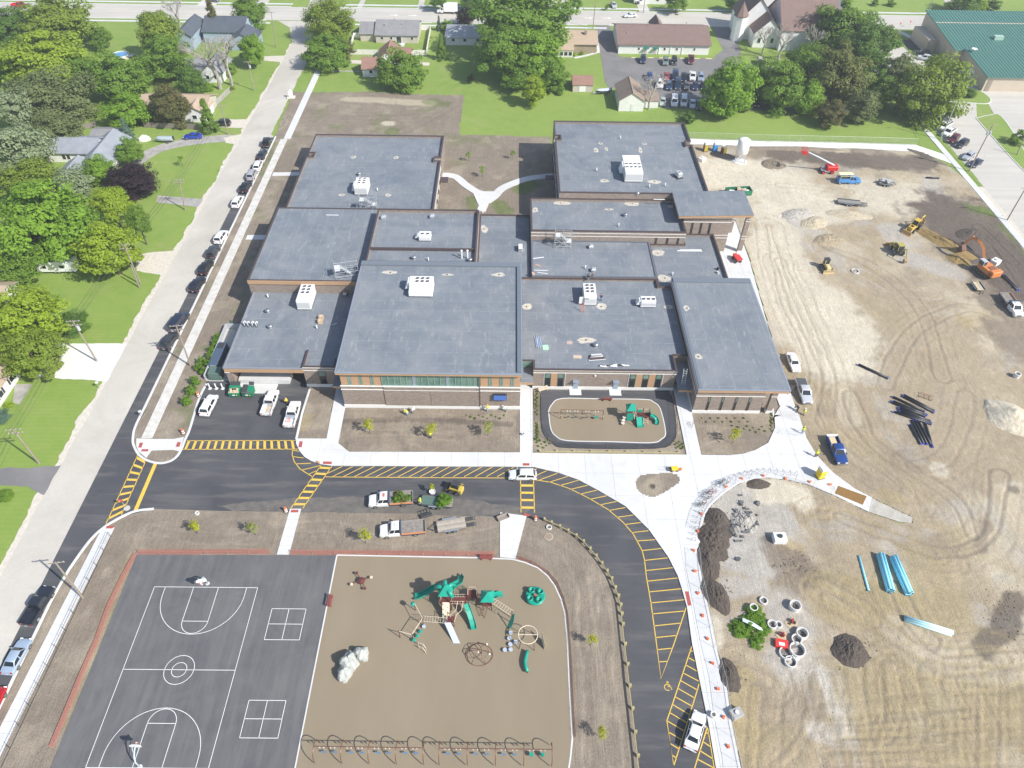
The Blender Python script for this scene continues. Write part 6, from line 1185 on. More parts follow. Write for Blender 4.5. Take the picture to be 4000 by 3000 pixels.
for a in ((0,0,500,190,600,.85,7,'round','olive','broad olive tree at the top left behind the main street'),(0,0,90,230,330,1.0,7,'round','dark','dark tree at the far left below the red pickup'),(0,0,400,520,760,.7,6.5,'round','yellow','widest yellow green tree at the upper left'),(0,0,430,860,740,.7,6,'dense','gray','grey green willow like tree at the left'),(0,0,1010,660,500,.9,6.5,'round','green','green tree below the round pool'),(0,0,1370,270,420,1.2,9,'tall','olive','tall tree right of the round pool, upper crown'),(0,0,1430,500,460,.9,6,'round','green','green tree shading the yard beside the bare trees'),(0,0,1100,960,400,.85,4.5,'round','bright','light green tree beside the slide and the beige roof'),(0,0,1460,910,360,1.35,6,'tall','bronze','dark reddish tree in front of the beige roof'),(0,0,1790,1010,230,1.5,4.5,'cone','green','conical green tree beside the gravel driveway'),(0,0,140,960,440,1.0,7,'vase','silver','silvery tree at the left edge'),(0,0,110,1330,600,1.0,7,'round','silver','large silvery poplar at the left edge above the big green tree'),(0,0,1110,1300,260,1.1,3.8,'tall','green','round green tree at the end of the curved driveway'),(0,0,1090,1120,140,1.6,4,'cone','spruce','blue grey spruce behind the garage'),(0,0,1140,1560,420,.75,4,'dense','purple','dark purple tree beside the curved driveway'),(0,0,850,1470,270,1.0,3.5,'round','bright','pale green tree in front of the grey house'),(0,0,1650,690,260,1.3,4.5,'tall','dark','dark tree beside the white gabled house'),(0,0,1840,170,230,1.5,5,'cone','bronze','bronze conifer behind the bare trees'),(0,0,2150,90,320,1.2,6,'tall','green','green tree at the street corner by the blue house'),(0,0,2180,430,280,1.3,5.5,'tall','bright','bright green tree beside the white gabled house'),(0,0,720,620,300,1.0,5,'round','green','green tree wedged behind the yellow green one'),(0,0,270,1570,520,.8,6,'round','olive','olive tree in front of the grey house'),(0,0,640,1600,420,.9,5.5,'vase','silver','pale tree left of the purple one'),(0,0,860,330,200,1.1,4,'round','green','small tree above the round pool'),(0,0,230,200,320,1.0,6,'round','dark','dark tree between the red pickup and the olive tree'),(0,0,480,1120,420,.8,5,'round','gray','grey green tree left of the garage'),(0,0,60,620,280,.9,4,'round','green','green tree at the left edge beside the lawn patch'),(0,0,1960,590,170,.9,2,'bush','green','shrubs by the white gabled house'),
(0,1,380,260,840,.9,8.5,'round','bright','largest green tree, left of the yellow green one'),(0,1,960,100,360,1.1,8,'tall','yellow','yellow green tree top beside the purple tree'),(0,1,930,480,540,1.0,7,'round','yellow','yellow green tree beside the twin leaning poles'),(0,1,1190,260,230,1.9,6,'tall','green','narrow green tree beside the upper lawn'),(0,1,220,1100,640,1.0,7,'round','yellow','big yellow green tree at the lower left'),(0,1,270,1400,540,.9,5,'round','olive','lower crown of trees over the white driveway'),(0,1,630,1130,250,.95,2.2,'dense','dark','round dark green shrub beside the lower left tree'),(0,1,160,600,500,.7,5,'round','green','green tree above the white camper'),
(0,1,640,300,460,1.0,6.5,'round','green','green tree between the largest one and the yellow green one')):
 tree(*a,group=GW)
GN='trees along the main street and behind the school'
for a in ((1,0,630,180,420,.95,6.5,'dense','olive','dense olive maple at the street corner'),(1,0,610,460,400,.85,4.5,'round','green','green tree below the dense maple'),(1,0,760,420,180,.9,4,'round','brown','thin brownish tree beside the dense maple'),(1,0,1240,610,430,.95,5,'round','green','green tree in front of the red roofed house'),(1,0,1190,410,130,.9,3,'round','bright','small tree behind the red roofed house'),(1,0,1600,410,130,1.9,4,'cone','green','slim green tree right of the white fence'),(1,0,1810,140,150,1.0,3,'dense','purple','small dark purple tree on the main street'),(1,0,1580,200,70,1.9,2.6,'cone','spruce','small blue spruce on the main street'),(1,0,1645,215,100,1.0,2,'bush','bright','clipped evergreen beside the blue spruce'),(1,0,1570,0,160,.8,4,'round','dark','dark tree at the top edge left of the box truck'),(1,0,1880,-5,240,.7,4,'round','dark','dark trees at the top edge right of the box truck'),
(2,0,100,150,820,.75,13,'round','green','crown of the very tall cottonwood'),(2,0,-70,440,560,1.0,9,'tall','green','left side of the tall cottonwood'),(2,0,170,480,520,1.0,8.5,'tall','bright','right side of the tall cottonwood'),(2,0,330,660,330,1.1,4.5,'round','green','green tree at the foot of the cottonwood beside the shed'),(2,0,180,780,230,1.4,5,'tall','yellow','yellow green young tree on the lawn behind the school'),(2,0,100,620,420,.8,5,'round','green','lower boughs of the cottonwood'),(2,0,1890,770,500,1.15,7.5,'round','bright','big bright green tree behind the north-east wing'),(2,0,1530,1010,130,.8,1.5,'bush','dark','dark shrub at the edge of the car park'),(2,0,1430,15,200,.8,4,'round','green','green tree at the top edge behind the long building'),(2,0,560,30,110,1.1,3,'tall','dark','small dark tree across the main street'),(2,0,470,45,90,.9,2.2,'bush','green','small round shrub across the main street'),(2,0,820,60,40,1.2,1.2,'bush','green','tiny shrub by the silver car'),(2,0,1930,10,180,.9,4,'round','dark','dark tree at the top edge left of the church'),(2,0,130,20,300,.8,12,'round','silver','pale top of the tall cottonwood'),(2,0,400,640,90,.5,1,'bush','green','low shrubs at the cottonwood'),
(3,0,330,560,380,1.0,6,'round','green','green tree between the leafless ones and the gravel path'),(3,0,350,850,300,1.3,4.5,'tall','bright','bright green tree in the left part of the grove'),(3,0,960,800,320,1.2,5.5,'round','green','green tree between the grey green ones'),(2,0,2150,700,330,1.2,6,'round','dark','dark tree filling the gap right of the big bright tree'),
(3,0,240,160,300,.85,7,'round','bright','bright tree in front of the church roof'),(3,0,640,270,560,.9,8,'round','green','broad green tree right of the church roof'),(3,0,850,420,520,1.0,7.5,'round','dark','dark green tree in the middle of the north-east grove'),(3,0,120,760,400,1.4,7,'tall','green','green tree at the left of the north-east grove'),(3,0,590,660,520,1.1,8,'round','brown','brownish tree in the middle of the north-east grove'),(3,0,540,980,260,1.0,3.8,'round','bronze','rusty lower boughs beside the brownish tree'),(3,0,820,930,290,1.4,4.6,'tall','gray','thin grey green tree by the gravel path'),(3,0,1120,640,360,1.2,7,'tall','gray','grey green tree behind the eastmost tree'),(3,0,1400,800,560,1.2,8,'round','olive','eastmost big tree with dark boughs by the street'),(3,0,1050,300,150,1.0,4,'round','brown','small brown tree near the street crossing'),(3,0,680,130,110,.8,3,'dense','purple','small purple shrub by the church'),(3,0,1840,40,120,.9,2.5,'round','yellow','small yellow tree at the top right'),(3,0,1950,40,130,.8,2.2,'bush','dark','dark shrub at the top right'),(3,0,930,20,70,.8,1.2,'bush','green','left of two clipped shrubs at the corner forecourt'),(3,0,1070,25,80,.8,1.2,'bush','green','right of two clipped shrubs at the corner forecourt'),(3,0,1700,20,300,.7,4,'round','dark','dark trees at the top right edge'),(3,0,1735,800,130,.6,1.2,'dense','dark','spreading juniper beside the green roofed hall'),(3,0,2165,1190,150,1.0,1.8,'bush','green','round shrub on the long kerbed lawn')):
 tree(*a,group=GN,bark=BARKD if 'dark boughs' in a[9] else BARK)
 # trees without leaves
def bare(seed,gens=5):
 rng=random.Random(seed);m=MB()
 def grow(p,d,L,r,g):
  q=p+d*L;mid=p+d*L*.5+Vector((rng.uniform(-1,1),rng.uniform(-1,1),0))*L*.06
  m.tube([p,mid,q],[r,r*.85,r*.7],6 if g>3 else 3,False)
  if g==0:return
  for i in range(3 if g>2 else 4):
   a=rng.uniform(0,6.28);sp=rng.uniform(.35,.85);e=(d+Vector((math.cos(a)*sp,math.sin(a)*sp,rng.uniform(-.1,.3)))).normalized();grow(q if i else mid.lerp(q,.6),e,L*rng.uniform(.6,.82),r*.58,g-1)
 grow(Vector((0,0,0)),Vector((.03,.02,1)),.3,.03,gens);me=m.mesh('limbs');me.materials.append(BARKP);return me
BARE=[bare(1),bare(4)]
for i,(c,r,x,y,h,lab,bk) in enumerate(((0,0,1570,275,11,'bare tree behind the slate house',BARKP),(0,0,1905,770,15,'tall bare tree in front of the white gabled house',BARKP),(0,0,2005,735,14,'bare pale tree at the corner of the white gabled house',BARKP),(2,0,1180,945,9.5,'bare tree beside the white garage',BARKP),(3,0,90,520,10,'grey leafless tree left of the grove',BARKP),(3,0,330,520,11,'grey leafless tree in the middle of the grove',BARKP),(3,0,470,430,9,'grey leafless tree by the broad green tree',BARKP),(2,0,2160,470,8,'thin bare tree by the church wall',BARKP))):
 p=P(c,r,x,y);o=empty('bare_tree',p,0,lab,'bare tree','leafless trees');k=link('limbs',BARE[i%2],o,(0,0,0),i*1.7,bk);k.scale=(h*1.35,h*1.35,h*1.3)
 # young planted trees and shrubs
GY='young trees newly planted round the school'
for c,r,x,y,h,col,lab in ((0,2,1710,1295,3.6,'lime','young tree left of the two by the drive edge'),(0,2,2210,1305,3.6,'pale','pale young tree right of the two by the drive edge'),(1,2,985,430,4.2,'lime','young tree leftmost in the bed by the gym'),(1,2,1520,465,4.2,'lime','young tree in the middle of the bed by the gym'),(1,2,2005,450,4.2,'pale','pale young tree rightmost in the bed by the gym'),(1,2,950,1380,4.0,'lime','bright young tree beside the work trucks'),(2,2,1900,520,4.2,'lime','young tree in the bed by the east wing'),(2,3,680,600,3.0,'lime','upper young tree in the strip beside the drive'),(2,3,770,1400,3.0,'lime','lower young tree in the strip beside the drive'),(1,0,1840,1395,3.2,'bright','left young tree in the courtyard'),(1,0,1955,1530,3.6,'bright','right young tree in the courtyard'),(0,0,1580,1440,3.4,'bright','young tree on the lawn inside the curved driveway'),(2,0,2,1380,3.0,'bright','small young tree by the shaded courtyard wall')):
 p=P(c,r,x,y);o=empty('young_tree',p,0,lab,'young tree',GY);k=link('crown',CROWN['thin'][int(x)%2],o,(0,0,h*.62),x,LEAVES[col]);k.scale=(h*.32,h*.32,h*.42)
 MB().tube([(0,0,0),(.03,0,h*.5),(0,.02,h*.92)],[.05,.035,.012],6).build('trunk',BARK,o)
 m=MB();rng=random.Random(int(x))
 for i in range(9):a=rng.uniform(0,6.28);z=h*rng.uniform(.3,.75);L_=h*.28*rng.uniform(.6,1);m.tube([(0,0,z),(L_*math.cos(a),L_*math.sin(a),z+L_*.8)],[.02,.006],4)
 m.build('branches',BARK,o)
GS='green shrubs in the bed between the west street and the school'
for k_,(c,r,x,y,col) in enumerate(((0,1,1882,1255,'shrub'),(0,1,1858,1303,'shrub'),(0,1,1833,1362,'shrub'),(0,1,1815,1410,'shrub'),(0,1,1735,1458,'shrub'),(0,1,1787,1478,'shrub'),(0,1,1713,1512,'shrub'),(0,1,1757,1548,'shrub'),(0,1,1688,1640,'shrub'),(0,2,1655,60,'shrub'),(0,2,1612,150,'shrub'),(0,1,2000,1140,'spruce'))):
 lab=('first','second','third','fourth','fifth','sixth','seventh','eighth','ninth','tenth','eleventh')[k_]+' shrub from the top in the bed along the west street' if k_<11 else 'blue grey young spruce by the west wall of the school'
 big=1.25 if k_ in (8,9,10) else 1.0
 p=P(c,r,x,y,.8);o=empty('shrub',(p.x,p.y,.08),0,lab,'shrub',GS);k=link('foliage',CROWN['cone' if k_==11 else 'bush'][0],o,(0,0,.85*big),k_,LEAVES[col]);k.scale=(.85*big,.85*big,1.0*big);MB().tube([(0,0,0),(0,0,.8)],[.05,.03],5).build('stem',BARK,o)
 # low shrubs and small plants
for c,r,x,y,w,col,lab in ((0,2,75,185,.9,'yellow','yellow green shrub by the house at the left edge'),(0,2,20,300,1.6,'spruce','blue green clipped shrub at the left edge'),(0,2,55,975,1.25,'green','clipped round shrub on the lower left lawn'),(2,0,535,470,.9,'yellow','small bright shrub beside the tan house'),(2,0,600,460,.9,'olive','second small shrub beside the tan house'),(1,0,1860,690,1.6,'bronze','reddish low bush on the shaded lawn'),(0,0,1800,770,2.0,'bright','low hedge by the bare tree'),(0,0,2010,760,.8,'yellow','yellow flowering clump at the foot of the bare tree')):
 p=P(c,r,x,y,.5);o=empty('shrub',(p.x,p.y,0),0,lab,'shrub');k=link('foliage',CROWN['dense' if 'clipped' in lab else 'bush'][0],o,(0,0,w*.7),x,LEAVES[col]);k.scale=(w,w,w*.8);MB().tube([(0,0,0),(0,0,w*.6)],[.05,.03],5).build('stem',BARK,o)
 # ------------------------------------------------------------------ houses and halls round about
SID=M['siding'];BEIGE=mat('siding_beige',(.56,.50,.43),.7,var=.12,scale=1);TANB=mat('brick_tan',(.38,.30,.21),.85,var=.3,scale=3);BLUEW=mat('siding_blue',(.34,.42,.52),.7,var=.1,scale=1)
def gable(x0,x1,y0,y1,ze,zr,along='x',roof='shingle_gray',wall=SID,parent=None,over=.4,t=.18,hip=0.0):
 """walls with gable ends and two roof planes, under a parent"""
 xm,ym=(x0+x1)/2,(y0+y1)/2;m=MB()
 if along=='x':
  m.add([(x0,y0,0),(x1,y0,0),(x1,y1,0),(x0,y1,0),(x0,y0,ze),(x1,y0,ze),(x1,y1,ze),(x0,y1,ze),(x0+hip,ym,zr-.1),(x1-hip,ym,zr-.1)],[(0,1,5,4),(2,3,7,6),(1,2,6,9,5),(3,0,4,8,7),(4,5,9,8),(6,7,8,9)])
 else:
  m.add([(x0,y0,0),(x1,y0,0),(x1,y1,0),(x0,y1,0),(x0,y0,ze),(x1,y0,ze),(x1,y1,ze),(x0,y1,ze),(xm,y0+hip,zr-.1),(xm,y1-hip,zr-.1)],[(0,1,5,8,4),(2,3,7,9,6),(1,2,6,5),(3,0,4,7),(5,6,9,8),(7,4,8,9)])
 m.build('wall',wall,parent)
 sl=(zr-ze)/((y1-y0)/2 if along=='x' else (x1-x0)/2);d=over*sl;r=MB();o=over
 if along=='x':
  A=[(x0-o,y0-o,ze-d),(x1+o,y0-o,ze-d),(x1+o-hip*1.02,ym,zr),(x0-o+hip*1.02,ym,zr)];B_=[(x1+o,y1+o,ze-d),(x0-o,y1+o,ze-d),(x0-o+hip*1.02,ym,zr),(x1+o-hip*1.02,ym,zr)];E_=[[(x0-o,y1+o,ze-d),(x0-o,y0-o,ze-d),(x0-o+hip*1.02,ym,zr)],[(x1+o,y0-o,ze-d),(x1+o,y1+o,ze-d),(x1+o-hip*1.02,ym,zr)]]
 else:
  A=[(x0-o,y1+o,ze-d),(x0-o,y0-o,ze-d),(xm,y0-o+hip*1.02,zr),(xm,y1+o-hip*1.02,zr)];B_=[(x1+o,y0-o,ze-d),(x1+o,y1+o,ze-d),(xm,y1+o-hip*1.02,zr),(xm,y0-o+hip*1.02,zr)];E_=[[(x0-o,y0-o,ze-d),(x1+o,y0-o,ze-d),(xm,y0-o+hip*1.02,zr)],[(x1+o,y1+o,ze-d),(x0-o,y1+o,ze-d),(xm,y1+o-hip*1.02,zr)]]
 for q in [A,B_]+(E_ if hip else []):
  n=len(q);r.add([(p[0],p[1],p[2]+t) for p in q]+list(q),[tuple(range(n)),tuple(range(2*n-1,n-1,-1))]+[(i,n+i,n+(i+1)%n,(i+1)%n) for i in range(n)])
 ro=r.build('roof',M[roof],parent)
 if not hip:
  c=MB();c.tube([(x0-o,ym,zr+t),(x1+o,ym,zr+t)] if along=='x' else [(xm,y0-o,zr+t),(xm,y1+o,zr+t)],.09,5);c.build('ridge_cap',M[roof],ro)
 return ro
def hpart(o,name,material,*b):
 m=MB();[m.b2(*q) for q in b];return m.build(name,material,o)
def hwin(o,x0,x1,y,z0,z1,wide=.08):
 w=hpart(o,'window',WHITE,(x0-wide,x0,y-.04,y+.05,z0-wide,z1+wide),(x1,x1+wide,y-.04,y+.05,z0-wide,z1+wide),(x0,x1,y-.04,y+.05,z0-wide,z0),(x0,x1,y-.04,y+.05,z1,z1+wide));hpart(w,'pane',GLASS,(x0,x1,y-.015,y+.03,z0,z1))
def house(name,lab,cat='house'):return empty(name,(0,0,0),0,lab,cat)
def vents(o,*pts):
 for x,y,z in pts:MB().lathe((x,y,z),[(.14,0),(.14,.25),(.24,.3),(.2,.45),(.05,.5)],10).build('roof_vent',GALV,o)
h=house('house','beige house with grey shingles inside the white fence');gable(-47.0,-32.4,263.9,277.4,2.7,5.2,'x','shingle_gray',BEIGE,h);gable(-52.6,-47.2,265.4,276.2,2.5,4.4,'x','shingle_gray',BEIGE,h)
for x in (-45.2,-42.0,-34.8):hwin(h,x,x+.8,263.86,1.2,2.1)
hwin(h,-39.8,-38.2,263.86,.1,2.2);vents(h,(-44,268,4.5),(-41,272,5.1),(-38,268.5,4.6));hpart(h,'patio',CONC,(-43,-37,261,263.8,0,.12))
h=house('house','white house with pale hipped roof beside the tall cottonwood');gable(-22.6,-6.6,262.8,274.5,2.6,4.6,'x','shingle_pale',SID,h,hip=5)
for x in (-20.5,-16.5,-12,-9.5):hwin(h,x,x+1.0,262.76,1.3,2.2)
vents(h,(-18,268,4.5),(-14,267,4.3))
h=house('house','small white house with red brown roof behind the green tree');gable(-47.4,-41.5,235.5,243,2.6,4.6,'x','shingle_red',SID,h);gable(-43.5,-36.5,241.5,251,3.0,5.6,'y','shingle_red',SID,h);gable(-37,-33,244.5,250.5,2.8,4.6,'x','shingle_red',SID,h);hwin(h,-45.2,-44.3,235.46,1.2,2.2);vents(h,(-46,240.5,4.3),(-43.5,240.5,4.2))
h=house('long_hall','long white building with brown shingled roof','building');gable(36.8,67.8,257.4,276,3.3,6.2,'x','shingle_brown',SID,h,.6);gable(50,54,272,279,3.3,5.4,'y','shingle_brown',SID,h);vents(h,(48,270.5,5.6),(61.5,270.5,5.6),(40,262.5,4.9));
for x in (43.5,45.9,52.3,56.5,62.5):hwin(h,x,x+.6,257.36,1.4,2.2)
for x in (45.6,48.8):hpart(h,'awning',plain((.02,.22,.14),.7),(x,x+1.5,256.2,257.35,2.1,2.35));hpart(h,'door',plain((.5,.5,.5),.6),(x+.3,x+1.1,257.3,257.38,.1,2.05));
for x in (50.6,54.5,58.5):hpart(h,'pilaster',WHITE,(x,x+.2,257.2,257.4,0,3.2))
h=house('house','tan roofed brick house with a white sunroom');gable(17.3,29.3,257.6,270,3.0,5.0,'x','shingle_tan',TANB,h,.5);gable(13.2,21.0,253.6,259,2.5,4.0,'x','shingle_tan',SID,h,.3)
for i in range(5):hwin(h,13.6+1.5*i,14.7+1.5*i,253.56,.6,1.8)
for x in (14.5,17):hpart(h,'skylight',GLASS,(x,x+.8,254.6,255.2,3.2,3.35))
hpart(h,'chimney',BRICK,(25.2,26.0,261.5,262.3,3.5,6.0));
h=house('shed','small shed with red brown roof behind the school','shed');gable(19.5,25.7,226.4,233.4,2.2,3.6,'x','shingle_red',BEIGE,h,.2);hpart(h,'door',WHITE,(21.5,23.5,226.32,226.4,.1,1.9))
h=house('garage','white garage with weathered brown roof behind the school','garage');gable(32.6,40.0,213.4,224.8,3.3,5.6,'y','shingle_weathered',SID,h,.3);gable(40.1,44.8,215.8,223.5,2.2,3.1,'x','shingle_weathered',SID,h,.2);hpart(h,'door',plain((.7,.7,.7),.6),(36.2,37.2,213.32,213.4,.1,2.3))
# church
h=house('church','white church with brown roof and arched window','church');gable(80.6,92.5,272,284.5,7.0,13.5,'y','shingle_brown',SID,h,.4);gable(93,112,262,283,7.0,14.5,'x','shingle_brown',SID,h,.5);gable(84.5,94,264.6,272,5.0,9.5,'y','shingle_brown',SID,h,.4)
wn=hpart(h,'arched_window',plain((.5,.52,.55),.5),(80.5,80.62,275.4,277.6,1.8,5.0));hpart(wn,'pane',GLASS,(80.44,80.56,275.7,277.3,2.0,5.2));hwin(h,86,87,264.56,1.6,3.2);hwin(h,90.5,91.5,264.56,1.6,3.2);MB().lathe((80.6,272,0),[(2.3,0),(2.3,8.2),(2.7,8.2),(0.1,12.5)],8).build('turret',M['shingle_brown'],h)
MB().cyl((80.6,272,0),2.34,7.9,8).build('turret_wall',SID,h)
# beige hall with green ribbed roof
h=house('metal_hall','beige hall with green ribbed metal roof at the right','hall');GREENR=mat('metal_green',(.10,.25,.20),.45,.2,var=.12,scale=.5);BG=mat('metal_beige',(.55,.47,.37),.6,var=.08,scale=.5)
x0,x1,y0,y1,ze,zr=147.6,205,249.2,277.4,5.6,8.6
def shed_roof(x0,x1,y0,y1,z0,z1,ribs):
 m=MB();m.add([(x0,y0,z0),(x1,y0,z0),(x1,y1,z1),(x0,y1,z1),(x0,y0,z0-.2),(x1,y0,z0-.2),(x1,y1,z1-.2),(x0,y1,z1-.2)],[(0,1,2,3),(7,6,5,4),(0,4,5,1),(1,5,6,2),(2,6,7,3),(3,7,4,0)]);ro=m.build('roof',GREENR,h)
 rb=MB();s=math.hypot(y1-y0,z1-z0);a=math.atan2(z1-z0,y1-y0);rb.box((0,0,.05),(.1,s,.1),M=Matrix.Rotation(a,3,'X'));me=rb.mesh('rib');me.materials.append(GREENR)
 for i in range(ribs):link('rib',me,ro,(x0+.3+(x1-x0-.6)*i/(ribs-1),(y0+y1)/2,(z0+z1)/2))
hpart(h,'wall',BG,(x0,x1,y0+.3,y1-.3,0,ze));MB().add([(x0,y0+.3,ze),(x0,y1-.3,ze),(x0,(y0+y1)/2+9,zr-.1)],[(0,2,1)]).build('wall',BG,h)
shed_roof(x0-.5,x1,y0,277.6,5.8,9.0,56);hpart(h,'wall',BG,(x0+.02,x1,268,277.2,ze,8.0))
hpart(h,'wall',BG,(150.4,205,231.2,249.4,0,4.6));shed_roof(150.0,205,230.6,249.3,4.7,6.4,52);MB().add([(150.4,231.2,4.6),(150.4,249.4,4.6),(150.4,249.4,6.2)],[(0,2,1)]).build('wall',BG,h)
for yy in (240.5,245):d=hpart(h,'garage_door',WHITE,(150.3,150.42,yy-1.7,yy+1.4,.1,3.2));hpart(d,'pane',GLASS,(150.26,150.34,yy-1.4,yy+1.1,1.5,2.2))
hpart(h,'door',plain((.45,.36,.26),.6),(150.3,150.42,235.2,236.4,.1,2.2));hpart(h,'door',plain((.3,.25,.2),.6),(151.2,152.6,231.1,231.2,.1,3.6));hpart(h,'porch',BG,(144.2,147.6,262,275,0,4.4));hpart(h,'roof_unit',plain((.35,.5,.42),.6),(163,166,256.4,258,6.4,7.8))
d=empty('satellite_dish',(152.0,246.8,6.3),0,'white satellite dish on the green roofed hall','dish');MB().lathe((0,0,.6),[(.1,0),(.7,.15),(1.0,.4),(.98,.42),(.6,.22)],14).build('reflector',WHITE,d);MB().tube([(0,0,0),(0,0,.65)],.05,6).build('mast',GALV,d)
# west houses
h=house('house','grey roofed white house beside the curved driveway');gable(-123,-109.8,178.6,187.6,2.8,4.6,'x','shingle_bluegray',SID,h,.5);gable(-111,-103.6,172.2,187.2,2.8,5.0,'y','shingle_bluegray',SID,h,.5);gable(-114.5,-108.6,165.6,174,2.6,4.2,'y','shingle_bluegray',SID,h,.5)
for x in (-118.6,-117.4):hwin(h,x,x+.9,178.56,.9,2.2)
vents(h,(-119,184,4.1),(-116,184,4.1),(-113.5,184,4.1));hpart(h,'patio',plain((.45,.3,.24),.8),(-117,-112,172,177,0,.12))
h=house('garage','detached garage with grey roof behind the grey house','garage');gable(-114.6,-106.6,187.4,193.6,2.4,3.4,'x','shingle_gray',SID,h,.3);hwin(h,-112,-111.2,187.36,1.2,1.9)
h=house('house','cream house with beige roof behind the reddish tree');gable(-107,-88,204,214.5,2.9,4.9,'x','shingle_tan',BEIGE,h,.5);gable(-94,-87.8,202.5,210,2.9,4.6,'y','shingle_tan',SID,h,.4);hwin(h,-91.5,-90.3,202.46,1.0,2.1)
h=house('house','white gabled house with grey roof behind the bare trees');gable(-97,-90.5,229.5,240.5,3.0,5.6,'y','shingle_gray',SID,h,.4);gable(-103,-96.5,232,241,2.8,4.6,'x','shingle_gray',SID,h,.4);hwin(h,-95.5,-94.6,229.46,1.2,2.3);hwin(h,-93,-92.1,229.46,1.2,2.3)
h=house('house','slate roofed house by the main street');gable(-113,-107.5,255,270,4.6,6.4,'y','shingle_slate',BLUEW,h,.4);gable(-106,-92,262,275,3.6,6.4,'x','shingle_slate',BLUEW,h,.4)
h=house('house','blue house at the street corner');gable(-95,-86.5,255.5,264,3.2,5.4,'y','shingle_slate',BLUEW,h,.4);hwin(h,-91,-90,255.46,1,2.2)
h=house('house','white house under the largest green tree');gable(-122,-107,130.5,140,3.0,5.4,'y','shingle_gray',SID,h,.4);hwin(h,-111.5,-110.5,130.46,1.2,2.2)
h=house('house','house with tan roof at the left edge');gable(-120,-103.5,115.5,123.5,2.8,4.6,'x','shingle_tan',SID,h,.5);hwin(h,-106,-105,115.46,1.2,2.1)
h=house('house','house corner with dark shutters at the left edge');gable(-104,-92.2,89,99.5,3.0,5.2,'y','shingle_tan',SID,h,.5)
for yy in (91.2,95.2):d=hpart(h,'window',WHITE,(-92.24,-92.12,yy,yy+1.3,1.0,2.3));hpart(d,'pane',GLASS,(-92.14,-92.08,yy+.1,yy+1.2,1.1,2.2));hpart(h,'shutter',DARK,(-92.22,-92.1,yy-.5,yy-.1,1.0,2.3));hpart(h,'shutter',DARK,(-92.22,-92.1,yy+1.4,yy+1.8,1.0,2.3))
p=P(0,1,520,680,0);o=empty('camper',(p.x,p.y,0),.05,'long white camper trailer under the trees','camper');MB().bev(-4.2,4.2,-1.2,1.2,.6,3.1,.15).build('body',WHITE,o);MB().b2(-2.6,-1.8,-1.24,-1.2,1.5,2.2).build('window',GLASS,o);MB().b2(1.0,2.0,-1.24,-1.2,1.5,2.2).build('window',GLASS,o);put_wheels(o,(-.4,.4),1.15,.34)
# pool
p=P(0,0,1045,500,0);o=empty('pool',(p.x,p.y,0),0,'round above ground pool beside the trees','pool');MB().lathe((0,0,0),[(2.9,0),(2.9,1.2),(2.7,1.25),(2.7,.9)],24).build('pool_wall',plain((.72,.68,.62),.5),o);MB().cyl((0,0,.95),2.68,.02,24).build('water',mat('pool_water',(.12,.32,.55),.05),o);MB().b2(2.9,4.6,-1.2,1.0,.9,1.0).build('deck',plain((.5,.5,.52),.8),o)
for x in (3.0,4.5):MB().tube([(x,-1.1,0),(x,-1.1,1.9)],.04,5).build('deck_post',WHITE,o)
# houses cut by the top edge
for x0,x1,y0,y1,ze,zr,rf,wl,lab in ((48,66,307,316,3.2,6,'shingle_gray',SID,'white house across the main street behind the tree'),(8,16,314,324,3.2,6,'shingle_brown',BEIGE,'house with bright car at the top edge'),(108,128,318,330,4,6,'shingle_slate',BEIGE,'dark roofed building behind the forecourt'),(182,200,322,334,4,7,'shingle_bluegray',SID,'pale house at the top right corner'),(84,94,322,332,4,7,'shingle_gray',SID,'house behind the church at the top edge')):
 h=house('house',lab);gable(x0,x1,y0,y1,ze,zr,'x',rf,wl,h);
 for k_ in range(3):hwin(h,x0+2+k_*(x1-x0-5)/2,x0+3+k_*(x1-x0-5)/2,y0-.04,1.2,2.4)
 # garden fences
def board_fence(pts,hgt,lab,col,step=2.4,name='garden_fence',board=.3):
 o=empty(name,(0,0,0),0,lab,'fence');fm=mat('fence_%02x%02x'%(int(col[0]*255),int(col[2]*255)),col,.8,var=.2,scale=2)
 for (xa,ya),(xb,yb) in zip(pts[:-1],pts[1:]):
  L_=math.hypot(xb-xa,yb-ya);a=math.atan2(yb-ya,xb-xa);n=max(1,round(L_/step));me=MB().b2(.06,L_/n-.06,-.02,.02,.08,hgt).mesh('panel');me.materials.append(fm);pm=MB().b2(-.06,.06,-.06,.06,0,hgt+.1).mesh('post');pm.materials.append(fm)
  for i in range(n):t=i/n;link('panel',me,o,(xa+(xb-xa)*t,ya+(yb-ya)*t,0),a);link('post',pm,o,(xa+(xb-xa)*t,ya+(yb-ya)*t,0),a)
board_fence([(-52.8,268),(-55.4,268),(-54.6,253.2),(-44.8,253.2)],1.8,'left run of the white fence round the beige house',(.8,.79,.73));board_fence([(-37.5,253.2),(-28.6,253.4),(-29.0,276),(-32.4,276)],1.8,'right run of the white fence round the beige house',(.8,.79,.73));board_fence([(-88.2,212),(-86.5,222.5)],1.8,'grey board fence between two west houses',(.4,.38,.35));board_fence([P(0,0,1250,1100)[:2],P(0,0,1720,1120)[:2]],1.6,'weathered board fence behind the blue sedan',(.26,.22,.19));board_fence([P(0,0,730,1120)[:2],P(0,0,840,1090)[:2]],1.5,'short dark fence behind the garage',(.24,.21,.18))
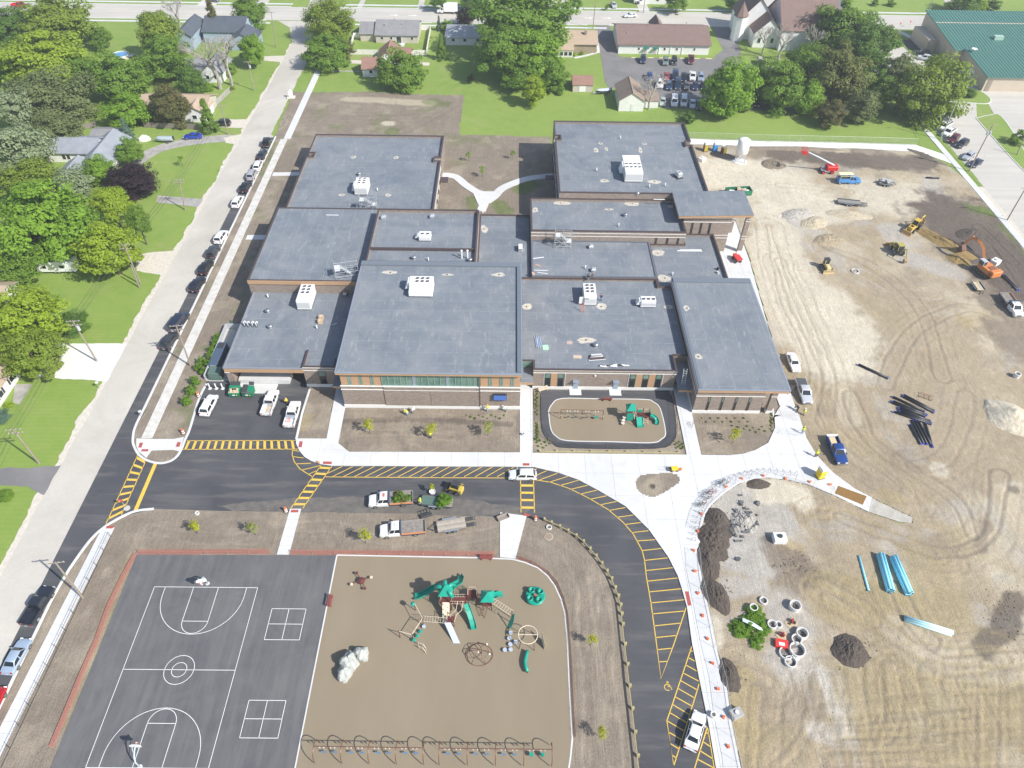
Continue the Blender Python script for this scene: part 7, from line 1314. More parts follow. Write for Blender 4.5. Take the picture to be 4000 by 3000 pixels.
# ------------------------------------------------------------------ playgrounds
TEAL=mat('plastic_teal',(.01,.34,.24),.35,var=.15,scale=2);MAROON=plain((.16,.05,.045),.45,.2);TAN=plain((.68,.58,.44),.5);BROWNM=plain((.20,.09,.06),.45,.3);GRAYB=plain((.42,.48,.55),.6);BLUESEAT=plain((.10,.20,.34),.5)
def tub(o,name,pts,r,m,n=6):return MB().tube(pts,r,n).build(name,m,o,n>6)
def swing_set(a,b,n_bays,h,lab,seats,arch=True,z=.15):
 """a, b ends of the top beam on the ground; bays between frames"""
 a,b=Vector((a[0],a[1],z)),Vector((b[0],b[1],z));d=b-a;L=d.length;o=empty('swing_set',a,math.atan2(d.y,d.x),lab,'swing set')
 for i in range(n_bays+1):
  x=L*i/n_bays
  if arch:tub(o,'arch_frame',[(x+.35*math.sin(t)*0-.0,-1.25*math.cos(t),h*math.sin(t)**.55) for t in np.linspace(0.02,math.pi-.02,13)],.06,BROWNM)
  else:tub(o,'post',[(x,0,0),(x,0,h)],.07,BROWNM);MB().cyl((x,0,.9),.085,.12,8).build('post_clamp',WHITE,o)
 tub(o,'top_beam',[(0,0,h),(L,0,h)],.06,BROWNM)
 for k,(fx,col) in enumerate(seats):
  x=L*fx
  s=MB();s.b2(x-.26,x+.26,-.1,.1,.5,.55) if col!='tot' else s.b2(x-.22,x+.22,-.2,.2,.45,.75);st=s.build('swing_seat',TEAL if col=='tot' else BLUESEAT if col=='blue' else DARK,o)
  for e in (-.25,.25):tub(st,'chain',[(x+e,0,.55),(x+e*.9,0,h)],.014,GALV,4);MB().b2(x+e-.05,x+e+.05,-.05,.05,h-.45,h-.05).build('hanger',WHITE,st)
seatsA=[((k+.28)/4 if j==0 else (k+.68)/4,'blue') for k in range(4) for j in (0,1)]
swing_set(P(1,3,530,1535),P(1,3,1460,1548),4,2.5,'long swing set with eight seats at the bottom left',seatsA)
swing_set(P(1,3,1592,1550),P(2,3,338,1562),4,2.5,'long swing set with toddler seats at the bottom right',[((k+.28)/4 if j==0 else (k+.68)/4,'tot' if k==3 else 'blue') for k in range(4) for j in (0,1)])
swing_set(P(2,2,417,305),P(2,2,780,312),2,2.4,'straight brown swing set in the small playground',[(.18,'belt'),(.36,'belt'),(.62,'belt'),(.84,'tot')],False,.17)
# climbing boulder
def boulder(p,parts,lab):
 o=empty('climbing_boulder',p,0,lab,'boulder');g=mat('rock',(.46,.47,.44),.9,var=.3,scale=1.6,bump=.5,col2=(.34,.36,.34))
 for k,(x,y,rx,ry,h) in enumerate(parts):
  rng=np.random.default_rng(k+3);rings=[]
  for zi in np.linspace(0,1,8):
   rr=math.sqrt(max(.02,1-zi**2.6));ring=[]
   for t in np.linspace(0,2*math.pi,17)[:-1]:
    q=rr*(1+.16*math.sin(3*t+k*2+zi*3)+.1*math.cos(5*t-k-zi*4)+rng.uniform(-.07,.07));ring.append((x+rx*q*math.cos(t),y+ry*q*math.sin(t),h*zi*(1+.08*math.sin(2*t+k))))
   rings.append(ring)
  MB().loft(rings).build('rock_lobe',g,o)
boulder(P(1,3,810,790,.14),[(-.5,-1.0,1.0,1.05,1.7),(-.1,.45,1.15,1.35,2.3),(1.35,1.75,1.05,.95,1.6)],'pale grey climbing boulder of three lobes')
# platforms, roofs and slides
def chute(o,pts,w,m=TEAL,wall=.22):
 """open slide: U section swept along pts"""
 pts=[Vector(p) for p in pts];rings=[]
 for i,p in enumerate(pts):
  d=(pts[min(i+1,len(pts)-1)]-pts[max(i-1,0)]);d.z=0;d.normalize();n=Vector((-d.y,d.x,0))*w/2
  rings.append([p-n+Vector((0,0,wall)),p-n*.85+Vector((0,0,.02)),p+n*.85+Vector((0,0,.02)),p+n+Vector((0,0,wall)),p+n*1.08+Vector((0,0,wall)),p+n*.95-Vector((0,0,.05)),p-n*.95-Vector((0,0,.05)),p-n*1.08+Vector((0,0,wall))])
 return MB().loft(rings).build('slide',m,o)
def deck(o,x,y,z,w=1.2,d=1.2,h=2.6,rails=(1,1,1,1),m=MAROON,posts=MAROON):
 MB().b2(x-w/2,x+w/2,y-d/2,y+d/2,z-.06,z).build('platform',m,o)
 for sx in (-1,1):
  for sy in (-1,1):tub(o,'post',[(x+sx*w/2,y+sy*d/2,0),(x+sx*w/2,y+sy*d/2,h)],.06,posts)
 for k,(ax,ay,bx,by) in enumerate(((-1,-1,1,-1),(1,-1,1,1),(1,1,-1,1),(-1,1,-1,-1))):
  if not rails[k]:continue
  A=Vector((x+ax*w/2,y+ay*d/2,z));B=Vector((x+bx*w/2,y+by*d/2,z));g=MB()
  for zz in (.15,.9):g.tube([A+Vector((0,0,zz)),B+Vector((0,0,zz))],.025,5)
  for i in range(1,6):q=A.lerp(B,i/6);g.tube([q+Vector((0,0,.15)),q+Vector((0,0,.9))],.018,4)
  g.build('guard_rail',TAN,o)
def proof(o,x,y,z,w,h=.9,m=TEAL):
 MB().loft([[(x-w,y-w,z),(x+w,y-w,z),(x+w,y+w,z),(x-w,y+w,z)],[(x-w,y-w,z+.06),(x+w,y-w,z+.06),(x+w,y+w,z+.06),(x-w,y+w,z+.06)],[(x-.25,y-.25,z+h*.8),(x+.25,y-.25,z+h*.8),(x+.25,y+.25,z+h*.8),(x-.25,y+.25,z+h*.8)],[(x-.05,y-.05,z+h),(x+.05,y-.05,z+h),(x+.05,y+.05,z+h),(x-.05,y+.05,z+h)]]).build('roof',m,o)
def rungs(o,a,b,w,n,m=TAN,name='ladder'):
 a,b=Vector(a),Vector(b);d=b-a;s=d.cross(Vector((0,0,1))).normalized()*w/2;g=MB();g.tube([a-s,b-s],.03,5);g.tube([a+s,b+s],.03,5)
 for i in range(1,n):q=a.lerp(b,i/n);g.tube([q-s,q+s],.025,4)
 g.build(name,m,o)
 # main structure of the large playground; its origin below the teal tower
c0=P(1,3,1640,140,.14)
o=empty('play_tower',c0,0,'large teal and maroon play tower with three slides','play structure')
def R_(c,r,x,y,z):v=P(c,r,x,y,z+.14)-c0;return Vector((v.x,v.y,z))
tp=R_(1,3,1645,190,2.0);deck(o,tp.x,tp.y,2.1,1.5,1.5,4.3,(0,1,0,1));proof(o,tp.x,tp.y,4.2,1.0,1.4)
for a in (.6,1.7,2.9,5.5):tub(o,'roof_spout',[(tp.x,tp.y,4.6),(tp.x+.9*math.cos(a),tp.y+.9*math.sin(a),4.9),(tp.x+1.5*math.cos(a),tp.y+1.5*math.sin(a),4.2)],.3,TEAL,8)
chute(o,[(tp.x-.3,tp.y+.9,2.3),(tp.x-1.2,tp.y+1.7,2.1),(tp.x-2.2,tp.y+1.6,1.6),(tp.x-3.2,tp.y+1.2,1.0),(tp.x-4.2,tp.y+1.0,.4),(tp.x-4.8,tp.y+1.0,.25)],.8,wall=.45);chute(o,[(tp.x+.4,tp.y+.9,2.3),(tp.x+1.0,tp.y+1.9,2.1),(tp.x+1.8,tp.y+2.8,1.5),(tp.x+1.9,tp.y+3.8,.8),(tp.x+1.5,tp.y+4.6,.3)],.8,wall=.45)
MB().add([(tp.x-.5,tp.y-.75,2.1),(tp.x+.5,tp.y-.75,2.1),(tp.x+.5,tp.y-2.6,.05),(tp.x-.5,tp.y-2.6,.05),(tp.x-.5,tp.y-.75,2.0),(tp.x+.5,tp.y-.75,2.0),(tp.x+.5,tp.y-2.7,.0),(tp.x-.5,tp.y-2.7,0)],[(0,1,2,3),(7,6,5,4),(0,4,5,1),(1,5,6,2),(2,6,7,3),(3,7,4,0)]).build('climbing_wall',plain((.75,.66,.47),.6),o)
for i in range(10):MB().cyl((tp.x-.3+.3*(i%3),tp.y-1.0-.16*i,1.95-.18*i),.06,.1,6).build('hold',plain((.45,.12,.1),.5),o)
d1=R_(1,3,1745,220,1.5);deck(o,d1.x,d1.y,1.7,2.2,1.1,2.7,(1,0,1,0));d2=R_(1,3,1870,160,1.4);deck(o,d2.x,d2.y,1.5,1.3,1.3,2.5,(0,1,1,1));rungs(o,(d1.x+1.1,d1.y+.3,1.7),(d2.x-.6,d2.y,1.5),.9,8,MAROON,'bridge')
chute(o,[(d1.x+1.2,d1.y-.5,1.75),(d1.x+1.6,d1.y-1.4,1.3),(d1.x+2.0,d1.y-2.3,.7),(d1.x+2.3,d1.y-3.1,.3),(d1.x+2.4,d1.y-3.6,.22)],.75,wall=.3)
for e in (-.4,.4):tub(o,'climber_rail',[(d1.x+.4+e,d1.y-.5,2.5),(d1.x+.2+e,d1.y-1.4,1.6),(d1.x-.5+e,d1.y-2.0,1.4),(d1.x-.8+e,d1.y-2.7,.8),(d1.x-.9+e,d1.y-3.1,0)],.04,TAN)
d3=R_(1,3,2000,230,1.2);deck(o,d3.x,d3.y,1.3,1.2,1.2,3.0,(0,1,0,0));proof(o,d3.x,d3.y,3.0,.95,1.0);rungs(o,(d2.x+.6,d2.y-.2,1.5),(d3.x-.6,d3.y+.2,1.3),.9,9,MAROON,'bridge');chute(o,[(d3.x+.6,d3.y+.5,1.4),(d3.x+1.2,d3.y+1.2,1.1),(d3.x+1.7,d3.y+1.6,.6),(d3.x+2.2,d3.y+1.8,.3)],.8,wall=.35)
rungs(o,(d3.x-.3,d3.y-.6,1.3),(d3.x-.8,d3.y-1.7,0),.8,5,MAROON,'stair')
mb=R_(2,3,0,330,1.9);rungs(o,(d3.x+.5,d3.y,2.2),(mb.x,mb.y,2.2),.8,9,TAN,'monkey_bars')
for e in (-.4,.4):tub(o,'post',[(mb.x,mb.y+e,0),(mb.x,mb.y+e,2.2)],.06,MAROON)
sp=R_(1,3,1440,380,1.6);tub(o,'post',[(sp.x,sp.y,0),(sp.x,sp.y,2.2)],.07,MAROON)
se=R_(1,3,1640,385,2.1);rungs(o,(sp.x,sp.y,2.1),(se.x,se.y,2.1),.8,9,TAN,'horizontal_ladder')
sl=R_(1,3,1675,400,.9);deck(o,sl.x+.1,sl.y+.3,1.2,1.0,1.0,2.2,(0,0,0,1))
mm=MB();mm.loft([[(sl.x-.3+.35*i-.45,sl.y-.2-.62*i,1.25-.3*i),(sl.x-.3+.35*i+.45,sl.y-.2-.62*i,1.25-.3*i),(sl.x-.3+.35*i+.5,sl.y-.2-.62*i,.95-.25*i),(sl.x-.3+.35*i-.5,sl.y-.2-.62*i,.95-.25*i)] for i in range(5)]);mm.build('step_climber',plain((.48,.55,.68),.6),o)
lf=R_(1,3,1235,480,1.8);lf2=R_(1,3,1350,510,1.8)
tub(o,'overhead_beam',[(sp.x,sp.y,2.1),(lf2.x,lf2.y,2.1)],.05,TAN);tub(o,'overhead_beam',[(lf.x,lf.y,1.9),(lf2.x,lf2.y,1.9)],.05,TAN)
for q in (lf,lf2):tub(o,'post',[(q.x,q.y,0),(q.x,q.y,2.1)],.06,MAROON)
nt=R_(1,3,1370,250,1.6);tub(o,'overhead_beam',[(sp.x,sp.y,2.2),(nt.x,nt.y,2.2)],.05,TAN);tub(o,'post',[(nt.x,nt.y,0),(nt.x,nt.y,2.3)],.06,MAROON);MB().lathe((nt.x-.2,nt.y,1.5),[(.1,0),(.35,.2),(.35,.5),(.1,.75)],10).build('spinner',TEAL,o)
for q in ((1,3,1365,550),(1,3,1395,515),(1,3,1422,478)):
 v=R_(*q,.5);MB().lathe((v.x,v.y,.35),[(.05,0),(.28,.08),(.28,.18),(.05,.25)],10).build('step_disc',TEAL,o);tub(o,'step_hanger',[(v.x,v.y,.5),(v.x,v.y,2.0)],.015,GALV,4)
v=R_(1,3,1450,435,.4);MB().cyl((v.x,v.y,.3),.28,.12,12).build('step_disc',GRAYB,o)
bal=[R_(1,3,1400,575,.8),R_(1,3,1430,590,.85),R_(1,3,1465,625,.3)]
for e in (0,.5):tub(o,'balance_bar',[(bal[0].x+e*.3,bal[0].y-e,0),(bal[0].x+e*.3,bal[0].y-e,.8),(bal[1].x+.2,bal[1].y-e,.95),(bal[2].x,bal[2].y-e,.6),(bal[2].x+.1,bal[2].y-e-.1,0)],.04,TAN)
# teal leaf panel, rings, domes and other pieces east of the tower
def at_play(c,r,x,y,nm,lab,cat):return empty(nm,P(c,r,x,y,.14),0,lab,cat)
o=at_play(1,3,2180,450,'leaf_climber','teal leaf shaped climbing panel with round holes','climber')
m=MB();pr=[(0,-.15,0),(.5,-.05,.9),(.75,.15,1.9),(.85,.5,2.6),(.55,.6,2.2),(.2,.4,1.2),(-.1,.2,.3)];m.loft([[(x,y*1.6-.06,z) for x,y,z in pr],[(x+.05,y*1.6+.06,z) for x,y,z in pr]]);m.build('leaf_panel',TEAL,o)
o=at_play(2,3,135,560,'ring_climber','tan ring climber with spotted panel','climber');tub(o,'ring',[(1.35*math.cos(t),1.35*math.sin(t),1.9) for t in np.linspace(0,2*math.pi,25)],.06,TAN);tub(o,'cross_bar',[(-1.35,0,1.9),(1.35,0,1.9)],.05,TAN)
for a in (.4,2.3,3.9,5.3):tub(o,'post',[(1.35*math.cos(a),1.35*math.sin(a),1.9),(1.7*math.cos(a),1.7*math.sin(a),0)],.05,MAROON)
MB().add([(2.0,.5,1.7),(2.0,.56,1.7),(2.35,-1.0,1.2),(2.35,-.94,1.2),(2.3,-1.3,0),(2.3,-1.24,0),(1.95,.2,0),(1.95,.26,0)],[(0,2,4,6),(7,5,3,1),(0,1,3,2),(2,3,5,4),(6,7,1,0)]).build('spotted_panel',plain((.78,.70,.50),.6),o)
o=at_play(2,3,120,740,'curved_bench_climber','teal curved balance beam on posts','balance beam');pp=[R_(2,3,*q,.5)+c0-P(2,3,120,740,.14) for q in ((135,645),(122,690),(112,740),(118,790),(135,825))];MB().tube([(p.x,p.y,.55) for p in pp],.24,8).build('beam',TEAL,o,True)
for p in (pp[0],pp[2],pp[4]):tub(o,'post',[(p.x,p.y,0),(p.x,p.y,.5)],.05,MAROON)
for k_,q in enumerate(((2,3,-12,500),(2,3,-24,548),(2,3,-15,600),(2,3,-62,648),(2,3,-12,645),(2,3,30,580))):
 s=empty('stepping_post',P(*q,.14),0,('first','second','third','fourth','fifth','sixth')[k_]+' grey stepping disc right of the dome climber','stepping disc','grey stepping discs');MB().cyl((0,0,.3),.3,.12,12).build('disc',GRAYB,s);tub(s,'post',[(0,0,0),(0,0,.3)],.06,MAROON)
o=at_play(1,3,1940,680,'dome_climber','brown dome climber of curved bars and netting','climber')
for a in np.linspace(0,math.pi,4)[:-1]:tub(o,'arch',[(1.9*math.cos(t)*math.cos(a)-.2,1.6*math.cos(t)*math.sin(a),1.5*math.sin(t)) for t in np.linspace(0,math.pi,11)],.05,BROWNM)
tub(o,'base_ring',[(1.9*math.cos(t)-.2,1.6*math.sin(t),.05) for t in np.linspace(0,2*math.pi,21)],.04,BROWNM);tub(o,'ring',[(1.3*math.cos(t)-.2,1.1*math.sin(t),1.05) for t in np.linspace(0,2*math.pi,21)],.03,BROWNM)
for x,y in ((.9,.9),(-.3,-.2),(1.3,-.5)):MB().cyl((x,y,1.25),.12,.14,8).build('joint_cap',WHITE,o)
o=at_play(2,3,200,185,'spinner_seat','teal round spinner with scooped seats','spinner');MB().lathe((0,0,.15),[(.6,0),(1.45,.1),(1.5,.35),(1.2,.3),(.5,.25)],18).build('base',TEAL,o,True)
for k_ in range(4):a=k_*math.pi/2+.6;MB().lathe((.95*math.cos(a),.95*math.sin(a),.4),[(.35,0),(.5,.35),(.42,.6),(.3,.3),(.1,.12)],10).build('seat',TEAL,o,True)
MB().cyl((0,0,.3),.22,.5,10).build('hub',plain((.4,.12,.08),.5),o)
o=at_play(1,3,915,55,'seesaw','maroon four seat seesaw','seesaw');MB().lathe((0,0,.3),[(.3,0),(.55,.15),(.5,.4),(.2,.5)],12).build('hub',MAROON,o)
for a in (.35,2.2,3.6,5.2):tub(o,'arm',[(0,0,.6),(1.5*math.cos(a),1.5*math.sin(a),.6)],.06,MAROON);MB().cyl((1.5*math.cos(a),1.5*math.sin(a),.55),.22,.12,10).build('seat',TAN if a in (.35,3.6) else MAROON,o)
# small playground tower
c1=P(2,2,1010,300,.17);o=empty('play_tower',c1,0,'small teal and maroon play tower in the fenced playground','play structure')
deck(o,0,0,1.3,1.2,1.2,3.0,(0,0,0,0));proof(o,0,0,2.9,.85,1.1);MB().b2(-.6,.6,-.66,-.6,.25,2.1).build('activity_panel',TEAL,o);MB().b2(-.66,-.6,-.5,.5,1.3,2.2).build('activity_panel',TEAL,o)
deck(o,1.9,.1,1.0,1.1,1.1,2.0,(0,0,1,0));deck(o,3.1,.2,.9,1.1,1.1,2.0,(0,0,1,0));rungs(o,(.6,0,1.3),(1.4,.1,1.0),.9,6,TAN,'bridge');MB().b2(1.5,2.3,.62,.68,1.1,1.8).build('activity_panel',TEAL,o);MB().b2(3.62,3.68,-.3,.7,.9,1.9).build('activity_panel',TEAL,o)
chute(o,[(1.7,-.5,1.05),(1.75,-1.2,.65),(1.8,-1.8,.3),(1.82,-2.2,.2)],1.1,wall=.18);chute(o,[(3.7,.0,.95),(4.3,-.1,.8),(4.8,-.5,.5),(4.95,-1.1,.28),(4.8,-1.5,.2)],.65,wall=.28);rungs(o,(2.9,-.4,.9),(2.9,-1.3,0),.8,4,TAN,'stair')
for k_ in range(3):MB().cyl((-1.0-.15*k_,-.5-.5*k_,.9-.25*k_),.32,.08,10).build('step_disc',plain((.6,.56,.5),.6),o);tub(o,'step_post',[(-1.0-.15*k_,-.5-.5*k_,0),(-1.0-.15*k_,-.5-.5*k_,.9-.25*k_)],.05,MAROON)
tub(o,'post',[(.6,-1.6,0),(.6,-1.6,1.7)],.05,MAROON);tub(o,'overhead_bar',[(.6,-1.6,1.7),(.6,-.6,2.1)],.04,TAN)
# benches and basketball hoops
def bench(p,rz,lab,col=(.25,.06,.055)):
 b=empty('bench',p,rz,lab,'bench')
 for i in range(4):MB().b2(-.95,.95,-.22+.12*i,-.13+.12*i,.42,.46).build('seat_slat',plain(col,.6),b)
 for i in range(3):MB().b2(-.95,.95,.28,.32,.55+.13*i,.64+.13*i).build('back_slat',plain(col,.6),b)
 for x in (-.7,.7):MB().b2(x-.04,x+.04,-.2,.3,0,.42).build('leg',plain(col,.6),b);MB().b2(x-.04,x+.04,.26,.32,.42,.95).build('back_support',plain(col,.6),b)
bench(P(2,2,818,140,.18),math.pi,'red bench at the edge of the small playground');bench(P(1,3,648,225,.16),math.pi/2,'red bench on the edge between court and playground');bench(P(1,2,1990,1515,.16),0,'red bench by the orange netting at the top of the playground');bench(P(2,2,270,60,.17),.4,'pale wooden bench in the corner by the school wall',(.62,.52,.4))
def hoop(p,rz,lab):
 h_=empty('basketball_hoop',p,rz,lab,'basketball hoop');PB=plain((.6,.72,.78),.4,.2)
 tub(h_,'pole',[(0,0,0),(0,0,1.6),(0,.3,2.4),(0,.9,2.95),(0,1.35,3.1)],.09,PB,8);tub(h_,'strut',[(0,.15,2.0),(.45,1.3,2.9)],.04,PB);tub(h_,'strut',[(0,.15,2.0),(-.45,1.3,2.9)],.04,PB)
 MB().loft([[(x,y,z) for x,z in ((-.65,2.85),(-.75,3.1),(-.65,3.45),(-.3,3.65),(.3,3.65),(.65,3.45),(.75,3.1),(.65,2.85),(.3,2.78),(-.3,2.78))] for y in (1.38,1.43)]).build('backboard',WHITE,h_)
 tub(h_,'rim',[(.23*math.cos(t),1.7+.23*math.sin(t),3.05) for t in np.linspace(0,2*math.pi,15)],.02,plain((.75,.1,.05),.5));MB().loft([[(q*math.cos(t),1.7+q*math.sin(t),z) for t in np.linspace(0,2*math.pi,11)[:-1]] for q,z in ((.21,3.03),(.16,2.7))],False).build('net',plain((.8,.75,.72),.8),h_)
 MB().cyl((0,0,0),.3,.03,12).build('footing',CONC,h_)
hoop(P(0,3,1795,65,.13),math.pi+.25,'basketball hoop at the top of the court');hoop(P(0,3,1210,1650,.13),.0,'basketball hoop at the bottom of the court')
# ------------------------------------------------------------------ the building site
def heap(c,r,x,y,rx,ry,h,col,lab,rz=0.0,seed=0,rough=.25,name='soil_heap',cat='soil heap',pts=None):
 """mound of loose soil, lumpy"""
 p=P(c,r,x,y);n=64;g=np.linspace(-1.25,1.25,n);X,Y=np.meshgrid(g,g);R=np.hypot(X,Y)
 nz=fbm(X*1.6+seed*7,Y*1.6-seed*3,4,seed);n2=fbm(X*6+seed,Y*6,4,seed+3,.7);R=R*(1+.45*(nz-.5))
 Z=np.clip(1-R,-.05,1);Z=np.where(Z>0,Z**.75,Z)*h*(.75+(rough+.12*(col!='cream'))*2.0*(n2-.5)+.5*nz)
 k,s=math.cos(rz),math.sin(rz);V=np.stack([X*rx*k-Y*ry*s,X*rx*s+Y*ry*k,Z],-1).reshape(-1,3)
 idx=np.arange(n*n).reshape(n,n);F=np.stack([idx[:-1,:-1],idx[:-1,1:],idx[1:,1:],idx[1:,:-1]],-1).reshape(-1,4);F=F[(V[F][:,:,2].max(1)>0)]
 me=bpy.data.meshes.new(name);me.from_pydata(V.tolist(),[],F.tolist());at_=me.attributes.new('soil','FLOAT_COLOR','POINT');C=np.array(SOILS[col])[None]*(.7+.6*n2.reshape(-1,1));at_.data.foreach_set('color',np.concatenate([C,np.ones((n*n,1))],1).ravel().astype(np.float32));me.materials.append(M['soil']);me.polygons.foreach_set('use_smooth',[col=='cream']*len(me.polygons));me.update()
 return link(name,me,None,(p.x,p.y,.03),label=lab,cat=cat)
heap(2,2,1770,1180,2.1,2.6,1.0,'dark','dark soil heap beside the bike racks, upper one',seed=1);heap(2,2,1740,1330,2.7,2.6,1.1,'dark','dark soil heap beside the bike racks, middle one',seed=2);heap(2,2,1690,1520,1.7,3.6,.8,'dark','dark soil heap beside the bike racks, lower one',seed=3);heap(2,2,1745,1430,2.2,2.4,.7,'dark','dark soil heap between the middle and lower ones',seed=33);heap(2,2,1830,1240,1.6,2.4,.5,'dark','low dark heap right of the upper one',seed=34);heap(2,3,1760,170,1.9,3.2,.9,'dark','long dark soil heap beside the path fence',.35,4);heap(2,3,1875,860,1.5,2.6,.8,'dark','dark soil heap beside the lower path fence',.1,5);heap(2,2,2125,865,2.2,1.1,.6,'dark','small dark heap under the curve of bike racks',0,6);heap(3,3,705,655,2.6,2.5,1.1,'dark','isolated round dark soil heap on the tan ground',.2,7);heap(3,2,2100,300,4.2,5.2,2.0,'cream','large pale sand pile at the right edge',.5,8,.12,'sand_pile','sand pile')
heap(3,1,1500,430,2.2,9.5,1.0,'ochre','ochre spoil ridge beside the trench',.62,9,name='spoil_ridge',cat='spoil ridge');heap(3,1,1640,590,2.2,2.8,.8,'ochre','ochre spoil at the excavator bucket',.5,19,name='spoil_ridge',cat='spoil ridge');heap(3,1,1640,470,1.2,9.0,.7,'dark','dark wet ridge on the far side of the trench',.62,10,name='spoil_ridge',cat='spoil ridge');heap(3,1,1740,370,4,2.6,.9,'dark','dark heap beyond the trench',.3,12);heap(2,0,1830,1350,4.5,2.0,.5,'brown','low brown heap below the portable toilets',-.2,13);heap(3,0,40,1420,3.5,3,1.0,'brown','brown heap right of the white silo',0,14);heap(3,1,250,200,4.5,2.6,1.0,'gray','grey heap near the entrance porch',.3,15);heap(3,1,400,270,4,2.6,.9,'sand','pale sand heap beside the grey one',.5,16);heap(3,1,700,200,6,2.2,.8,'sand','long low heap below the flat trailer',-.1,17);heap(3,1,520,420,4,2.6,.8,'tan','tan heap beside the yellow backhoe',.3,18);heap(3,0,1350,1350,5.5,1.0,.8,'topsoil','soil bank along the north-east corner',-.9,20);heap(2,2,2000,1190,2.2,2.8,.6,'gray','heap of broken grey asphalt inside the path curve',.2,22,.6,'rubble_heap','rubble heap')
heap(3,0,250,1290,14,1.2,.8,'topsoil','long soil bank under the north fence',-.02,23)
random.seed(11)
cm=MB()
for k_ in range(60):
 p=P(2,2,1990+random.gauss(0,60),1190+random.gauss(0,95),.25);z=random.uniform(.25,.7);cm.box((p.x,p.y,.15+.3*random.random()),(z,z*random.uniform(.5,1),.15),M=Matrix.Rotation(random.uniform(0,3),3,'Z')@Matrix.Rotation(random.uniform(-.5,.5),3,'X'))
cm.build('asphalt_rubble',mat('asphalt_chunks',(.16,.165,.17),.9,var=.4,scale=2),label='broken asphalt chunks scattered on the grey rubble heap',cat='rubble',kind='stuff')
# pipes
def pipe_stack(c,r,pa,pb,rows,rad_,col,lab,tipcol=None,cat='pipes',name='pipe_stack'):
 a,b=P(c,r,*pa,.3),P(c,r,*pb,.3);d=b-a;L=d.length;o=empty(name,(a.x,a.y,.06),math.atan2(d.y,d.x),lab,cat);pm=plain(col,.45)
 me=MB();n=12;prof=[(rad_*.86,0),(rad_,0),(rad_,L),(rad_*.86,L)]
 me.loft([[(x,q*math.cos(t),q*math.sin(t)) for t in (2*math.pi*i/n for i in range(n))] for q,x in prof],False);me=me.mesh('pipe');me.materials.append(pm);me.polygons.foreach_set('use_smooth',[True]*len(me.polygons))
 bore=MB();bore.tube([(.05,0,0),(L-.05,0,0)],rad_*.88,10);bore=bore.mesh('bore');bore.materials.append(BLACK)
 for j,nr in enumerate(rows):
  for i in range(nr):
   q=link('pipe',me,o,(random.uniform(-.15,.15),(i-(nr-1)/2)*rad_*2.05,rad_+j*rad_*1.75));link('bore',bore,q)
   if tipcol:
    for x in (0,L-.12):MB().tube([(x,0,0),(x+.12,0,0)],rad_*1.04,10).build('end_band',plain(tipcol,.5),q)
BLUEP=(.3,.74,.9)
pipe_stack(3,2,(785,1475),(870,1780),[1],.16,BLUEP,'single light blue pipe left of the blue stacks');pipe_stack(3,2,(970,1480),(1060,1800),[3,3,2],.2,BLUEP,'left stack of light blue pipes');pipe_stack(3,2,(1080,1500),(1220,1820),[3,3,2],.2,BLUEP,'right stack of light blue pipes');pipe_stack(3,3,(1185,365),(1595,495),[3,2],.17,(.55,.85,.86),'pale turquoise pipes lying crosswise')
DK=(.022,.023,.028);TB=(.06,.09,.5)
for k_,(pa,pb,n_) in enumerate((((1170,100),(1440,240),2),((1080,110),(1360,240),1),((1070,150),(1370,275),2),((1120,200),(1350,265),1),((1130,225),(1410,330),2),((1090,240),(1420,350),1))):
 pipe_stack(3,2,pa,pb,[n_],.23,DK,('top pair of black pipes with blue ends','second run of black pipe from the top','third run of paired black pipes','short black pipe in the middle of the heap','paired black pipes low in the heap','lowest black pipe of the crosswise heap')[k_],TB)
for k_,(pa,pb) in enumerate((((1225,345),(1320,515)),((1245,310),(1345,515)),((1270,310),(1375,520)),((1300,320),(1410,525)),((1360,340),(1425,548)))):
 pipe_stack(3,2,pa,pb,[1],.21,DK,('first','second','third','fourth','fifth')[k_]+' from left of the steep black pipes below the heap',TB)
pipe_stack(3,1,(780,1490),(1040,1610),[1],.26,DK,'lone black pipe on the tan ground',TB);pipe_stack(3,1,(2030,715),(2165,850),[2],.22,(.035,.04,.05),'black pipes beside the excavator',TB);pipe_stack(3,1,(1690,440),(1800,545),[1],.25,DK,'black pipe in the trench by the excavator');pipe_stack(3,0,(1365,1535),(1475,1540),[1],.25,DK,'short black pipe at the north-east corner')
